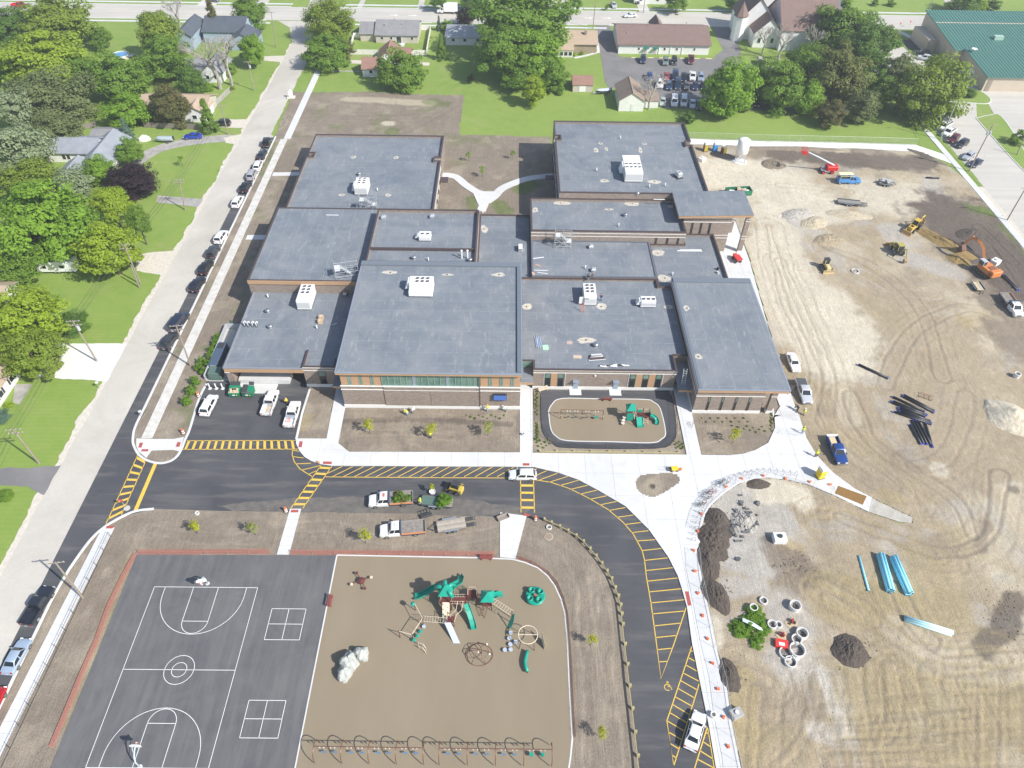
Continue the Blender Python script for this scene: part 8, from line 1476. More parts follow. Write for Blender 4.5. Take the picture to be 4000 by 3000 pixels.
# concrete rings and other castings
def ring(c,r,x,y,ro,h,lab,w=.14,tilt=0.0):
 o=empty('concrete_ring',P(c,r,x,y,.05),0,lab,'concrete ring','concrete rings stored on the site');k=MB().lathe((0,0,0),[(ro,0),(ro,h),(ro-w,h),(ro-w,.05)],20).build('ring',mat('concrete_cast',(.68,.67,.64),.9,var=.12,scale=4),o);k.rotation_euler=(tilt,0,0)
 MB().cyl((0,0,.06),ro-w-.01,.01,16).build('ring_floor',plain((.16,.15,.14),.9),o)
for a in ((2,3,2080,290,.62,.8,'concrete ring in the green brush'),(2,3,2170,220,.62,.4,'concrete ring upper right of the brush'),(3,3,225,275,.85,.9,'tall ring at the top of the ring cluster'),(3,3,285,510,.85,.8,'ring on the right of the cluster'),(3,3,240,560,.75,.7,'flat topped ring in the middle of the cluster'),(3,3,245,650,1.1,.7,'widest ring of the cluster'),(3,3,150,675,.95,.5,'oblong ring left of the widest one'),(3,3,190,750,.85,.5,'lowest ring of the cluster'),(3,3,85,430,.55,.5,'small ring beside the brush'),(3,3,30,430,.7,.6,'ring half hidden by the brush'),(2,3,1735,1210,.42,.6,'white ring standing on the path by the sedan'),(3,1,752,690,.85,.3,'ring lying on the pale ground by the bulldozer'),(3,1,2140,1600,.6,1.0,'tall ring at the right edge of the site'),(2,2,320,1242,.45,.25,'ring on the soil by the timber rail'),(0,2,1705,1120,.35,.3,'white ring on the soil near the young tree')):ring(*a)
o=empty('manhole_cover',P(2,2,318,1320,.08),0,'rusty manhole cover in the rutted soil','manhole');MB().lathe((0,0,0),[(.55,0),(.55,.06),(.45,.08),(.1,.07)],18).build('cover',plain((.3,.22,.15),.8),o);MB().lathe((0,0,0),[(.7,0),(.7,.05),(.58,.05)],18).build('frame',plain((.4,.36,.3),.9),o)
for k_,(c,r,x,y,lab,w_) in enumerate(((3,2,90,1350,'white concrete box with black pipe on the site',1.0),(3,3,240,720,'small white block below the ring cluster',.35),(2,3,1930,1200,'grey box frame beside the path',.8),(3,1,1955,620,'white tank lying by the excavator',1.0),(2,0,1640,1390,'white wrapped bundle below the toilets',.9))):
 o=empty('site_box',P(c,r,x,y,.03),.2*k_,lab,'box');MB().bev(-w_,w_,-w_*.8,w_*.8,0,w_*1.1,.06).build('shell',plain((.74,.74,.72) if k_!=2 else (.35,.35,.34),.7),o);MB().cyl((0,0,w_*1.1),w_*.35,w_*.25,10).build('lid',DARK if k_==0 else plain((.6,.6,.58),.7),o)
for k_,(x,y,lab) in enumerate(((200,410,'pallet of red and black fittings above the ring cluster'),(125,520,'heap of red fittings beside the ring cluster'))):
 o=empty('fittings',P(3,3,x,y,.05),.5,lab,'fittings');MB().b2(-.8,.8,-.6,.6,0,.12).build('pallet',plain((.5,.4,.26),.8),o)
 for i in range(8):MB().cyl((random.uniform(-.5,.5),random.uniform(-.4,.4),.12),.16,random.uniform(.2,.5),8).build('fitting',plain((.35,.04,.04) if i%2 else (.05,.05,.05),.5),o)
o=empty('red_case',P(3,3,110,595,.05),-.2,'bright red case beside the rings','case');MB().bev(-.9,.9,-.6,.6,0,.6,.05).build('body',plain((.6,.04,.03),.5),o);MB().b2(-.4,.4,-.4,.1,.6,.61).build('label_patch',plain((.75,.7,.68),.6),o)
p=P(2,3,2050,420);o=empty('brush_heap',(p.x,p.y,0),0,'bright green heap of cut brush','brush heap')
for x,y,w_,h_ in ((0,0,2.2,.8),(-1.8,-.9,1.5,.6),(1.2,1.6,1.6,.6),(.4,-2.6,1.3,.6),(1.4,-.4,1.6,.6)):k=link('foliage',CROWN['bush'][0],o,(x,y,.35),x,LEAVES['shrub']);k.scale=(w_,w_,h_)
m=MB();m.add([(-1.1,.5,1.1),(.2,-.2,1.15),(1.3,-.9,.9),(1.5,-1.3,.8),(.9,-1.2,.9),(-.2,-.6,1.1),(-1.2,.0,1.0)],[tuple(range(7))[::-1]]);m.build('plastic_sheet',plain((.6,.66,.75),.4),o)
# steel trestle, small markers
o=empty('steel_trestle',P(3,2,1365,115,.05),-.5,'rusty steel frame beside the black pipes','steel frame');
for y in (-.5,.5):tub(o,'rail',[(-1.2,y,.4),(1.2,y,.4)],.06,plain((.35,.2,.1),.8))
for x in (-.9,.0,.9):tub(o,'crosspiece',[(x,-.7,.4),(x,.7,.4)],.05,plain((.35,.2,.1),.8));tub(o,'leg',[(x,-.6,0),(x,-.6,.4)],.05,plain((.35,.2,.1),.8))
# --- machines
YEL=mat('machine_yellow',(.62,.42,.07),.5,var=.2,scale=2);YELD=mat('machine_olive',(.45,.40,.10),.5,var=.2,scale=2);ORG=mat('machine_orange',(.68,.24,.07),.5,var=.2,scale=2)
def bar(o,name,pts,w,m):
 """boom member: square tube through points (w half width per point)"""
 return MB().tube(pts,w,4).build(name,m,o)
def cab(o,x,y,z,w,d,h,m,top=None):
 MB().b2(x-w/2,x+w/2,y-d/2,y+d/2,z+h,z+h+.1).build('cab_roof',top or m,o);MB().b2(x-w/2+.04,x+w/2-.04,y-d/2+.04,y+d/2-.04,z,z+h).build('cab_glass',GLASS,o)
 for sx in (-1,1):
  for sy in (-1,1):MB().b2(x+sx*(w/2-.05)-.05,x+sx*(w/2-.05)+.05,y+sy*(d/2-.05)-.05,y+sy*(d/2-.05)+.05,z,z+h).build('cab_post',m,o)
def track(o,y,L,h=.8,w=.55):
 MB().loft([[(x,yy,z) for x,z in ((-L/2,.3),(-L/2+.3,0),(L/2-.3,0),(L/2,.3),(L/2,h-.3),(L/2-.3,h),(-L/2+.3,h),(-L/2,h-.3))] for yy in (y-w/2,y+w/2)]).build('track',plain((.06,.055,.05),.8),o)
 for i in range(5):x=-L/2+.45+i*(L-.9)/4;MB().loft([[(x+.2*math.cos(t),yy,h/2+.2*math.sin(t)) for t in np.linspace(0,2*math.pi,9)[:-1]] for yy in (y-w/2-.03,y+w/2+.03)]).build('roller',plain((.2,.16,.1),.7),o)
 # excavator
b,up=P(3,1,1860,700,0),P(3,1,1640,520,0)
d=up-b;o=empty('excavator',(b.x,b.y,.06),math.atan2(d.y,d.x),'orange tracked excavator digging the trench','excavator')
for s in (-1,1):track(o,s*1.15,4.2,.95,.6)
MB().b2(-1.2,1.2,-.8,.8,.5,1.05).build('undercarriage',DARK,o);MB().bev(-3.1,1.3,-1.4,1.4,1.05,2.1,.12).build('house',ORG,o);MB().bev(-3.2,-2.0,-1.4,1.4,1.05,2.4,.15).build('counterweight',ORG,o);cab(o,.7,.9,2.1,1.5,1.1,1.0,plain((.45,.47,.5),.5));MB().b2(-1.9,-.6,-1.0,.6,2.1,2.2).build('engine_hatch',plain((.25,.1,.05),.6),o)
bar(o,'boom',[(1.1,-.2,1.8),(3.2,-.2,4.6),(5.2,-.2,5.4),(6.8,-.2,4.9)],[.38,.42,.4,.28],ORG);bar(o,'stick',[(6.7,-.2,5.2),(8.2,-.2,2.2)],[.32,.2],ORG);bar(o,'hydraulic_ram',[(1.6,.1,2.0),(3.6,.1,4.2)],.1,STEEL);bar(o,'hydraulic_ram',[(4.6,-.2,5.7),(6.7,-.2,5.5)],.09,STEEL)
MB().loft([[(8.0,y,2.3),(8.6,y,1.6),(8.4,y,.7),(7.6,y,.5),(7.2,y,1.2)] for y in (-.8,.4)]).build('bucket',plain((.14,.07,.05),.7),o)
def loader(c,r,fx,fy,rx,ry,lab,m,hoe=True,name='backhoe_loader'):
 f,q=P(c,r,fx,fy,.8),P(c,r,rx,ry,.8);d=f-q;k=(f+q)/2;o=empty(name,(k.x,k.y,.06),math.atan2(d.y,d.x),lab,'backhoe')
 t1,r1=wheel_meshes(.72,.5);t2,r2=wheel_meshes(.5,.36)
 for s in (-1,1):w=link('rear_wheel',t1,o,(-1.1,s*.85,.72));link('rim',r1,w,mat=None);w=link('front_wheel',t2,o,(1.2,s*.85,.5));link('rim',r2,w)
 MB().bev(.3,2.1,-.5,.5,.7,1.6,.1).build('hood',m,o);MB().b2(-1.6,1.9,-.4,.4,.55,.9).build('chassis',DARK,o);cab(o,-.6,0,1.1,1.5,1.4,1.5,m);MB().b2(.8,1.6,-.35,.35,1.6,1.64).build('hood_vent',BLACK,o)
 for s in (-1,1):bar(o,'loader_arm',[(.2,s*.65,1.5),(1.9,s*.65,1.3),(2.9,s*.65,.5)],.12,m)
 MB().loft([[(2.7,y,.05),(3.5,y,.05),(3.3,y,.2),(2.95,y,.85),(2.7,y,.9)] for y in (-1.15,1.15)]).build('loader_bucket',plain((.35,.22,.08),.7),o)
 if hoe:bar(o,'hoe_boom',[(-1.7,0,1.0),(-2.5,0,2.7),(-3.4,0,2.9)],.16,m);bar(o,'hoe_stick',[(-3.3,0,3.0),(-4.3,0,1.2)],.12,m);MB().loft([[(-4.2,y,1.3),(-4.7,y,.9),(-4.6,y,.3),(-4.1,y,.3),(-3.9,y,.8)] for y in (-.35,.35)]).build('hoe_bucket',plain((.3,.2,.1),.7),o);[bar(o,'stabiliser',[(-1.6,s*.5,.8),(-1.9,s*1.5,.1)],.08,m) for s in (-1,1)]
loader(3,1,1190,350,1330,265,'yellow backhoe loader nearest the trench head',YEL);loader(3,1,1070,440,1160,560,'olive yellow backhoe left of the excavator',YELD)
# bulldozer
b=P(3,1,495,670,0);o=empty('bulldozer',(b.x,b.y,.05),-math.pi/2+.05,'small pale yellow bulldozer on the light ground','bulldozer')
for s in (-1,1):track(o,s*.85,2.7,.85,.45)
MB().bev(0,1.5,-.5,.5,.7,1.5,.08).build('hood',plain((.62,.52,.26),.6),o);MB().b2(-1.2,0,-.55,.55,.7,1.2).build('seat_deck',plain((.55,.48,.24),.6),o);cab(o,-.6,0,1.2,1.1,1.1,1.2,plain((.6,.54,.3),.6),DARK);MB().loft([[(1.7,y,.05),(1.95,y,.1),(1.8,y,.5),(1.95,y,.95),(1.7,y,.95)] for y in (-1.25,1.25)]).build('blade',plain((.5,.38,.2),.7),o)
for s in (-1,1):bar(o,'push_arm',[(.2,s*1.15,.5),(1.75,s*1.1,.4)],.08,plain((.5,.4,.2),.6))
# boom lift
b=P(3,0,500,1490,0);o=empty('boom_lift',(b.x,b.y,.05),math.pi,'red boom lift with its arm raised to the left','boom lift');RED=mat('machine_red',(.62,.025,.02),.4)
MB().b2(-1.5,1.5,-.9,.9,.5,.9).build('chassis',plain((.45,.46,.48),.5),o);t1,r1=wheel_meshes(.5,.4)
for x in (-1.2,1.2):
 for s in (-1,1):w=link('wheel',t1,o,(x,s*1.0,.5));k=link('rim',r1,w,mat=None);k.material_slots[0].link='OBJECT';k.material_slots[0].material=RED
MB().bev(-2.6,.4,-1.05,1.05,.95,2.1,.15).build('turret',RED,o);MB().b2(.4,1.4,-1.0,-.3,.95,1.7).build('engine_cover',plain((.35,.36,.38),.5),o);bar(o,'boom',[(-1.6,0,2.0),(3.0,0,4.2),(6.8,.4,6.0)],[.26,.22,.16],plain((.40,.45,.50),.5))
for z in (5.6,6.1,6.7):tub(o,'basket_rail',[(6.9,-.8,z),(8.1,-.8,z),(8.1,1.2,z),(6.9,1.2,z),(6.9,-.8,z)],.05,RED)
for x,y in ((6.9,-.8),(8.1,-.8),(8.1,1.2),(6.9,1.2),(7.5,-.8),(7.5,1.2)):tub(o,'basket_post',[(x,y,5.6),(x,y,6.7)],.05,RED)
MB().b2(6.9,8.1,-.8,1.2,5.55,5.62).build('basket_floor',RED,o)
# silo, portable toilets
b=P(2,0,1965,1395,0);o=empty('silo',(b.x,b.y,.05),0,'white storage silo on legs at the north of the site','silo');MB().lathe((0,0,2.4),[(.35,-.9),(1.6,.3),(1.6,3.8),(1.2,4.1),(.2,4.2)],20).build('tank',WHITE,o,True)
for k_ in range(4):a=k_*math.pi/2+.6;tub(o,'leg',[(1.45*math.cos(a),1.45*math.sin(a),3.0),(1.75*math.cos(a),1.75*math.sin(a),0)],.09,GALV);a2=a+math.pi/2;tub(o,'brace',[(1.7*math.cos(a),1.7*math.sin(a),.4),(1.45*math.cos(a2),1.45*math.sin(a2),2.6)],.05,GALV)
MB().cyl((0,0,0),2.0,.12,18).build('pad',CONC,o)
def toilet(p,rz,body,roof,front,lab):
 o=empty('portable_toilet',p,rz,lab,'portable toilet','portable toilets');MB().bev(-.58,.58,-.58,.58,.12,2.05,.04).build('cabin',plain(body,.5),o);MB().loft([[(-.6,-.6,2.05),(.6,-.6,2.05),(.6,.6,2.05),(-.6,.6,2.05)],[(-.35,-.6,2.32),(.35,-.6,2.32),(.35,.6,2.32),(-.35,.6,2.32)]]).build('roof',plain(roof,.5),o);d=MB().b2(-.45,.45,-.61,-.58,.2,1.95).build('door',plain(front,.5),o);MB().b2(.3,.38,-.64,-.61,1.0,1.15).build('handle',DARK,d);MB().b2(-.62,.62,-.64,.6,0,.12).build('skid',DARK,o)
toilet(P(2,0,1668,1305,.05),.1,(.22,.1,.05),(.75,.72,.65),(.5,.4,.05),'brown portable toilet with pale roof at the left of three');toilet(P(2,0,1750,1305,.05),0,(.05,.3,.7),(.65,.72,.75),(.05,.3,.7),'blue portable toilet in the middle of three');toilet(P(2,0,1822,1330,.05),.5,(.22,.1,.05),(.8,.78,.7),(.8,.62,.03),'yellow and brown portable toilet at the right of three');toilet(P(3,2,445,800,.17),.25,(.78,.58,.02),(.8,.78,.74),(.8,.55,.02),'yellow portable toilet on the plaza edge')
# roll-off container, dumpsters, compactor
a,b=P(2,0,1860,1655,.8),P(2,0,2055,1655,.8);k=(a+b)/2;o=empty('waste_container',(k.x,k.y,.05),.12,'green roll off container of scrap beyond the entrance porch','container');GRN=plain((.02,.18,.09),.6)
for q in ((-3.2,3.2,-1.2,-1.1,.2,1.5),(-3.2,3.2,1.1,1.2,.2,1.5),(-3.2,-3.1,-1.1,1.1,.2,1.5),(3.1,3.2,-1.1,1.1,.2,1.5)):MB().b2(*q).build('side',GRN,o)
MB().b2(-3.1,3.1,-1.1,1.1,.2,.35).build('floor',DARK,o)
for i in range(9):MB().box((random.uniform(-2.4,2.4),random.uniform(-.5,.5),.9+.06*i),(1.3,.8,.3),random.uniform(0,3),).build('scrap',plain(((.6,.45,.3),(.75,.74,.72),(.5,.4,.3))[i%3],.8),o)
def dumpster(p,rz,lab,op):
 o=empty('dumpster',p,rz,lab,'dumpster','green dumpsters');G_=plain((.01,.20,.10),.5);MB().loft([[(-.95,-.8,.25),(.95,-.8,.25),(.95,.8,.25),(-.95,.8,.25)],[(-1.0,-.95,1.15),(1.0,-.95,1.15),(1.0,.8,1.6),(-1.0,.8,1.6)]]).build('bin',G_,o);MB().b2(-.92,.92,-.8,.6,1.2,1.28).build('waste',plain((.55,.42,.3) if op else (.12,.1,.1),.9),o)
 if op:MB().box((0,1.15,1.75),(1.9,.8,.06),M=Matrix.Rotation(.4,3,'X')).build('lid',DARK,o);[MB().box((random.uniform(-.6,.6),random.uniform(-.5,.2),1.4),(.7,.5,.3),random.random()*3).build('carton',plain((.6,.46,.33),.8),o) for _ in range(4)]
 else:MB().add([(-1.02,-.98,1.2),(-.05,-.98,1.2),(-.05,.82,1.66),(-1.02,.82,1.66),(-1.02,-.98,1.14),(-.05,-.98,1.14),(-.05,.82,1.6),(-1.02,.82,1.6)],[(0,1,2,3),(7,6,5,4),(0,4,5,1),(1,5,6,2),(2,6,7,3),(3,7,4,0)]).build('lid',DARK,o);MB().box((.5,1.1,1.85),(.95,.7,.06),M=Matrix.Rotation(.8,3,'X')).build('lid',DARK,o)
 for s in (-1,1):MB().b2(s*1.02-.08,s*1.02+.08,-.4,.4,.8,.95).build('fork_pocket',G_,o)
 MB().b2(-.3,.2,-.93,-.9,.6,.85).build('sticker',WHITE,o);MB().b2(.4,.65,-.93,-.9,.65,.8).build('sticker',plain((.8,.7,.05),.5),o)
dumpster(P(0,2,2040,90,.05),.02,'left green dumpster full of cartons',True);dumpster(P(0,2,2155,90,.05),-.05,'right green dumpster with one lid open',False)
o=empty('generator',P(0,1,1905,1440,.1),-.03,'long blue grey generator in the walled enclosure','generator');MB().bev(-.8,.8,-3.4,3.0,.2,1.7,.1).build('enclosure',plain((.09,.13,.19),.5,.2),o);MB().b2(-.5,.5,1.2,2.6,1.7,1.8).build('exhaust_hatch',DARK,o);MB().b2(-.9,.9,-3.5,3.1,0,.2).build('skid',DARK,o);MB().b2(-.6,.6,-3.46,-3.4,.5,1.5).build('louvre',plain((.3,.36,.42),.5),o)
o=empty('transformer',P(0,1,1880,1600,.1),0,'dark green transformer box by the enclosure','transformer');MB().bev(-1.2,1.2,-1.0,1.0,.1,1.9,.1).build('cabinet',plain((.10,.16,.13),.5),o);MB().b2(-1.3,1.3,-1.1,1.1,0,.1).build('pad',CONC,o);MB().b2(-.9,.9,-1.03,-1.0,.3,1.5).build('door',plain((.11,.18,.145),.5),o)
o=empty('equipment_enclosure',(0,0,0),0,'low grey walled yard beside the loading dock','enclosure')
for q in ((-57.2,-57.0,97.6,112.5,0,1.3),(-57.0,-52.9,112.3,112.5,0,1.3)):MB().b2(*q).build('wall',plain((.45,.47,.48),.8),o)
slab('yard_floor',[(-57,97.4),(-52.2,97.4),(-52.2,112.2),(-57,112.2)],.02,.13,mat('concrete_gray',(.5,.5,.48),.9,var=.15,scale=1))
for k_,x in enumerate((1815,1870,1925)):
 o=empty('bollard',P(0,2,x,40,.05),0,('left','middle','right')[k_]+' of three white bollards by the transformer','bollard','white bollards');MB().cyl((0,0,0),.12,1.3,10).build('post',WHITE,o);MB().cyl((0,0,0),.35,.04,12).build('base',CONC,o)
 # ------------------------------------------------------------------ fences and rails
def along(pts,step):
 """points at even spacing along a line, with headings"""
 pts=[Vector(p[:2]) for p in pts];out=[];carry=0.0
 for a,b in zip(pts[:-1],pts[1:]):
  L=(b-a).length;t=carry
  while t<L:out.append((a.lerp(b,t/L),math.atan2((b-a).y,(b-a).x)));t+=step
  carry=t-L
 return out
TIMBER=mat('timber_treated',(.46,.40,.20),.85,var=.3,scale=3)
def timber_rail(posts,lab,hp=.75):
 o=empty('timber_guard_rail',(0,0,0),0,lab,'guard rail')
 for k,p in enumerate(posts):
  MB().bev(-.16,.16,-.16,.16,0,hp,.03).build('post',TIMBER,o,loc=(p.x,p.y,.02))
  if k:a=posts[k-1];d=p-a;n=Vector((d.y,-d.x,0)).normalized()*.2;m=MB();m.box((0,0,hp-.15),(d.length,.1,.24));q=m.build('rail',TIMBER,o,loc=(a.x+d.x/2+n.x,a.y+d.y/2+n.y,.02));q.rotation_euler=(0,0,math.atan2(d.y,d.x))
timber_rail([P(2,2,*q) for q in ((280,1180),(342,1208),(413,1240),(485,1278),(555,1320),(618,1370),(675,1433),(727,1495),(777,1558),(822,1625))]+[P(2,3,*q) for q in ((862,30),(893,108),(920,180),(940,258),(950,335),(960,425),(978,597),(1000,770),(1018,957),(1042,1152),(1065,1355),(1088,1560),(1108,1780))],'timber guard rail curving along the inside of the drive');timber_rail([P(2,2,x,584+x*.01) for x in (240,385,535,687,838,990,1140,1290,1440)],'straight timber rail below the small playground',.5)
def netmesh(m,a,b,h,top,cell,w):
 """lattice of flat strands between base line a-b and the line above it shifted by top"""
 d=b-a;L=d.length;up=Vector((top[0],top[1],h));n=max(1,int(L/cell));k=max(1,int(up.length/cell));u=d.normalized()*w/2;v=up.normalized()*w/2
 for i in range(n+1):p=a+d*i/n;m.add([p-u,p+u,p+u+up,p-u+up],[(0,1,2,3)])
 for j in range(k+1):p=a+up*j/k;m.add([p-v,p-v+d,p+v+d,p+v],[(0,1,2,3)])
def net_fence(pts,h,top,lab,material,cell=.16,w=.075,post=3.4,pm=None,name='safety_netting',rails=False,z=.05,g=None,pr=.025):
 o=empty(name,(0,0,0),0,lab,'netting' if 'nett' in name else 'fence',g);pts=[Vector((p[0],p[1],z)) for p in pts]
 for a,b in zip(pts[:-1],pts[1:]):m=MB();netmesh(m,a,b,h,top,cell,w);m.build('mesh',material,o)
 for p,a in along(pts,post):MB().tube([(p.x,p.y,0),(p.x,p.y,h+z+.15)],pr,5).build('stake',pm or GALV,o)
 if rails:
  for zz in (.08,h):
   for a,b in zip(pts[:-1],pts[1:]):MB().tube([(a.x,a.y,z+zz),(b.x,b.y,z+zz)],pr,5).build('rail',pm or GALV,o)
ONET=plain((.36,.15,.115),.8)
net_fence([P(0,2,1195,1478),P(1,2,120,1472)],.6,(-.1,.5),'orange netting along the top of the court',ONET);net_fence([P(1,2,300,1478),P(1,2,2060,1492)],.6,(-.1,.5),'orange netting along the top of the playground',ONET);net_fence([P(0,2,1190,1478),P(0,2,1080,1680),P(0,3,960,270),P(0,3,850,580),P(0,3,730,850),P(0,3,620,1120),P(0,3,465,1490)],.35,(-.5,.2),'orange netting fallen along the left of the court',ONET)
net_fence([P(2,2,40,1505),P(2,2,150,1545),P(2,2,290,1635),P(2,3,375,70),P(2,3,432,210),P(2,3,468,350),P(2,3,495,700),P(2,3,515,1150),P(2,3,530,1400)],.5,(.25,.1),'orange netting along the right of the playground',ONET,post=2.6)
BL=plain((.03,.032,.035),.5,.3);fp=[p for p in pad if p[1]<96.0]
net_fence(fp[1:-1],1.2,(0,0),'black mesh fence round the small playground',BL,.3,.02,2.7,BL,'mesh_fence',True,.15)
net_fence([(-61.6,63),(-61.9,45),(-62.2,30),(-62.4,16)],1.2,(0,0),'thin wire fence beside the lower walk',plain((.25,.25,.24),.6),.4,.015,2.6,DARK,'wire_fence',True,.1,None,.03)
CL=plain((.55,.57,.59),.5,.5);inner=[p+Vector((-.35,.1,0)) for p in SOUTH_EDGE]
net_fence(inner[1:4],1.9,(0,0),'wire fence panels along the path below the yellow toilet',CL,.25,.014,3,CL,'site_fence',True,.16);net_fence(inner[4:11],1.9,(0,0),'wire fence panels behind the curve of bike racks',CL,.25,.014,3,CL,'site_fence',True,.16);net_fence(inner[11:],1.9,(0,0),'wire fence panels down the long path',CL,.25,.014,3,CL,'site_fence',True,.16)
net_fence([(49.5,196.9),(72,195.9),(100,195.4),(115.5,194.8)],1.8,(0,0),'wire fence along the white gravel path',CL,.3,.016,3,CL,'site_fence',True,.03)
net_fence([P(3,2,60,100),P(3,2,180,85)],1.8,(.9,.3),'tilted fence panels beside the east wing',CL,.3,.02,3,CL,'site_fence',False,.17);net_fence([P(3,2,90,290),P(3,2,270,330)],.5,(.3,1.6),'fallen fence panels on the plaza by the workers',CL,.3,.02,3,CL,'site_fence',False,.17);net_fence([P(3,2,90,430),P(3,2,320,470)],.9,(.2,1.2),'leaning fence panels at the plaza edge',CL,.3,.02,3,CL,'site_fence',False,.17)
# ------------------------------------------------------------------ bicycle racks and bicycles
hm=MB();hm.tube([(-.3,0,0),(-.3,0,.7),(-.15,0,.88),(.15,0,.88),(.3,0,.7),(.3,0,0)],.035,6);hm=hm.mesh('hoop');hm.materials.append(plain((.3,.31,.32),.4,.7))
rk=along([P(2,2,1565,1360),P(2,2,1600,1200),P(2,2,1640,1060),P(2,2,1690,970),P(2,2,1790,880),P(2,2,1890,840),P(2,2,2010,790),P(2,2,2160,765),P(3,2,20,765),P(3,2,270,795)],1.12)
o=empty('bicycle_rack',(0,0,0),0,'curved row of steel bicycle hoops on the plaza edge','bicycle rack')
for p,a in rk:link('hoop',hm,o,(p.x,p.y,.16),a+math.pi/2+.25)
def bike_mesh():
 m=MB();m.mi=0
 for x in (-.5,.5):m.tube([(x+.34*math.cos(t),0,.34+.34*math.sin(t)) for t in np.linspace(0,2*math.pi,15)],.022,4,False)
 w=m.mesh('wheels');w.materials.append(RUBBER);f=MB()
 for a,b in (((-.5,0,.34),(-.12,0,.85)),((-.5,0,.34),(0,0,.3)),((0,0,.3),(-.14,0,.92)),((0,0,.3),(.36,0,.8)),((-.12,0,.85),(.36,0,.82)),((.5,0,.34),(.34,0,1.0))):f.tube([a,b],.025,5)
 f=f.mesh('frame');f.materials.append(BLACK);h=MB();h.tube([(.34,-.28,1.02),(.38,0,1.0),(.34,.28,1.02)],.02,5);h=h.mesh('handlebar');h.materials.append(DARK);s=MB();s.loft([[(-.3,-.09,.92),(-.3,.09,.92),(-.3,.06,.97),(-.3,-.06,.97)],[(-.02,-.03,.93),(-.02,.03,.93),(-.02,.02,.97),(-.02,-.02,.97)]]);s=s.mesh('saddle');s.materials.append(DARK);return w,f,h,s
BK=bike_mesh()
for k,(c,r,x,y,a,col,lab) in enumerate(((2,2,1780,870,.6,(.05,.1,.2),'blue bicycle leftmost of the upper group in the rack'),(2,2,1815,855,.7,(.03,.03,.03),'black bicycle in the upper group in the rack'),(2,2,1845,880,.8,(.2,.2,.22),'grey bicycle rightmost of the upper group in the rack'),(2,2,1670,960,.4,(.1,.12,.16),'dark bicycle beside the red ones'),(2,2,1705,940,.5,(.5,.04,.03),'red bicycle, upper one'),(2,2,1735,955,.5,(.55,.06,.05),'red bicycle, lower one'),(2,2,1695,1000,.3,(.03,.03,.03),'black bicycle below the red ones'),(2,2,1620,1055,.2,(.1,.2,.12),'green bicycle at the left of the rack'),(2,2,1650,1050,.2,(.3,.03,.03),'dark red bicycle beside the green one'),(2,2,1560,360,1.2,(.1,.1,.1),'black bicycle on the walk beside the east wing'))):
 o=empty('bicycle',P(c,r,x,y,.16),a,lab,'bicycle','bicycles left at the school')
 for me in BK:link(me.name.split('.')[0],me,o,mat=plain(col,.4) if me is BK[1] else None)
 # ------------------------------------------------------------------ poles and wires
WP=mat('pole_wood',(.34,.29,.24),.9,var=.3,scale=2)
def pole(c,r,bx,by,tx,ty,lab,arms=1,tr=0,lean=True,light=0):
 b=P(c,r,bx,by);d=ray(c*1000+tx/2.212,r*750+ty/2.212);t=(b.x*d.x+b.y*d.y)/(d.x*d.x+d.y*d.y);top=Vector((d.x*t,d.y*t,CAM_H+d.z*t))
 o=empty('utility_pole' if not light else 'street_lamp',b,0,lab,'utility pole' if not light else 'street lamp');v=top-b;MB().tube([(0,0,0),v*.5,v],[.17,.14,.11],8).build('pole',WP if not light else GALV,o)
 for k in range(arms):
  z=v*(1-.02-.09*k);MB().box(z,(2.4,.1,.12),.15).build('crossarm',WP,o)
  for x in (-1.05,-.4,.4,1.05):MB().cyl((z.x+x,z.y+x*.15,z.z+.06),.05,.14,6).build('insulator',plain((.6,.6,.6),.4),o)
 for k in range(tr):MB().cyl(v*.83+Vector((.35-.7*k,-.1,-.5)),.27,.9,10).build('transformer',plain((.6,.62,.64),.4,.3),o)
 if light:MB().tube([v,v+Vector((-1.6,.1,.2))],.04,5).build('arm',GALV,o);MB().box(v+Vector((-1.8,.1,.15)),(.7,.25,.12)).build('lamp_head',GALV,o)
 return top
T1=pole(0,0,2195,780,2140,530,'pole by the white gabled house',1,1);T2=pole(0,0,1970,1160,1910,910,'pole beside the gravel driveway');T3=pole(0,1,1600,155,1545,-110,'pole at the mouth of the grey driveway',2);T4=pole(0,1,1215,795,1070,450,'brown leaning pole of the pair',2);pole(0,1,1205,825,1130,630,'grey short pole of the pair',0);T5=pole(0,1,838,1462,625,1110,'pole on the white concrete driveway',2,1);T6=pole(0,2,340,688,110,390,'leaning pole at the lower left lawn',2);pole(0,1,1648,1505,1520,1150,'pole between street and shrubs with two crossarms',2);pole(0,3,718,190,475,-120,'pole beside the lower walk',1);pole(3,0,1735,1480,1945,1075,'tall brown pole with transformers on the east street',2,2);pole(3,0,1490,1205,1630,885,'lamp post by the angle parked cars',0,0,True,1);pole(3,1,2065,245,2230,-40,'pole at the right edge by the grass patch');pole(2,0,700,245,720,25,'tall pole at the end of the tan house',0);pole(3,0,2150,1340,2212,1190,'pole at the right edge of the long lawn',0);pole(1,0,2085,190,2085,10,'pole on the main street by the cottonwood',0);pole(2,0,1135,110,1150,-20,'pole across the main street',0);pole(3,0,1385,135,1420,0,'pole by the corner forecourt',0);pole(0,0,1730,790,1690,660,'garden pole behind the beige roof',0);pole(1,0,175,410,130,100,'pole by the blue house',1)
o=empty('power_line',(0,0,0),0,'overhead wires between the poles along the west lawns','power line')
for a,b in ((T1,T2),(T2,T3),(T3,T4),(T4,T5),(T5,T6),(T6,T6+(T6-T5))):
 for e in (-.9,.0,.9):MB().tube([a.lerp(b,t)+Vector((e,0,-.9*4*t*(1-t)*.6)) for t in np.linspace(0,1,7)],.026,3,False).build('wire',plain((.1,.1,.1),.5),o)
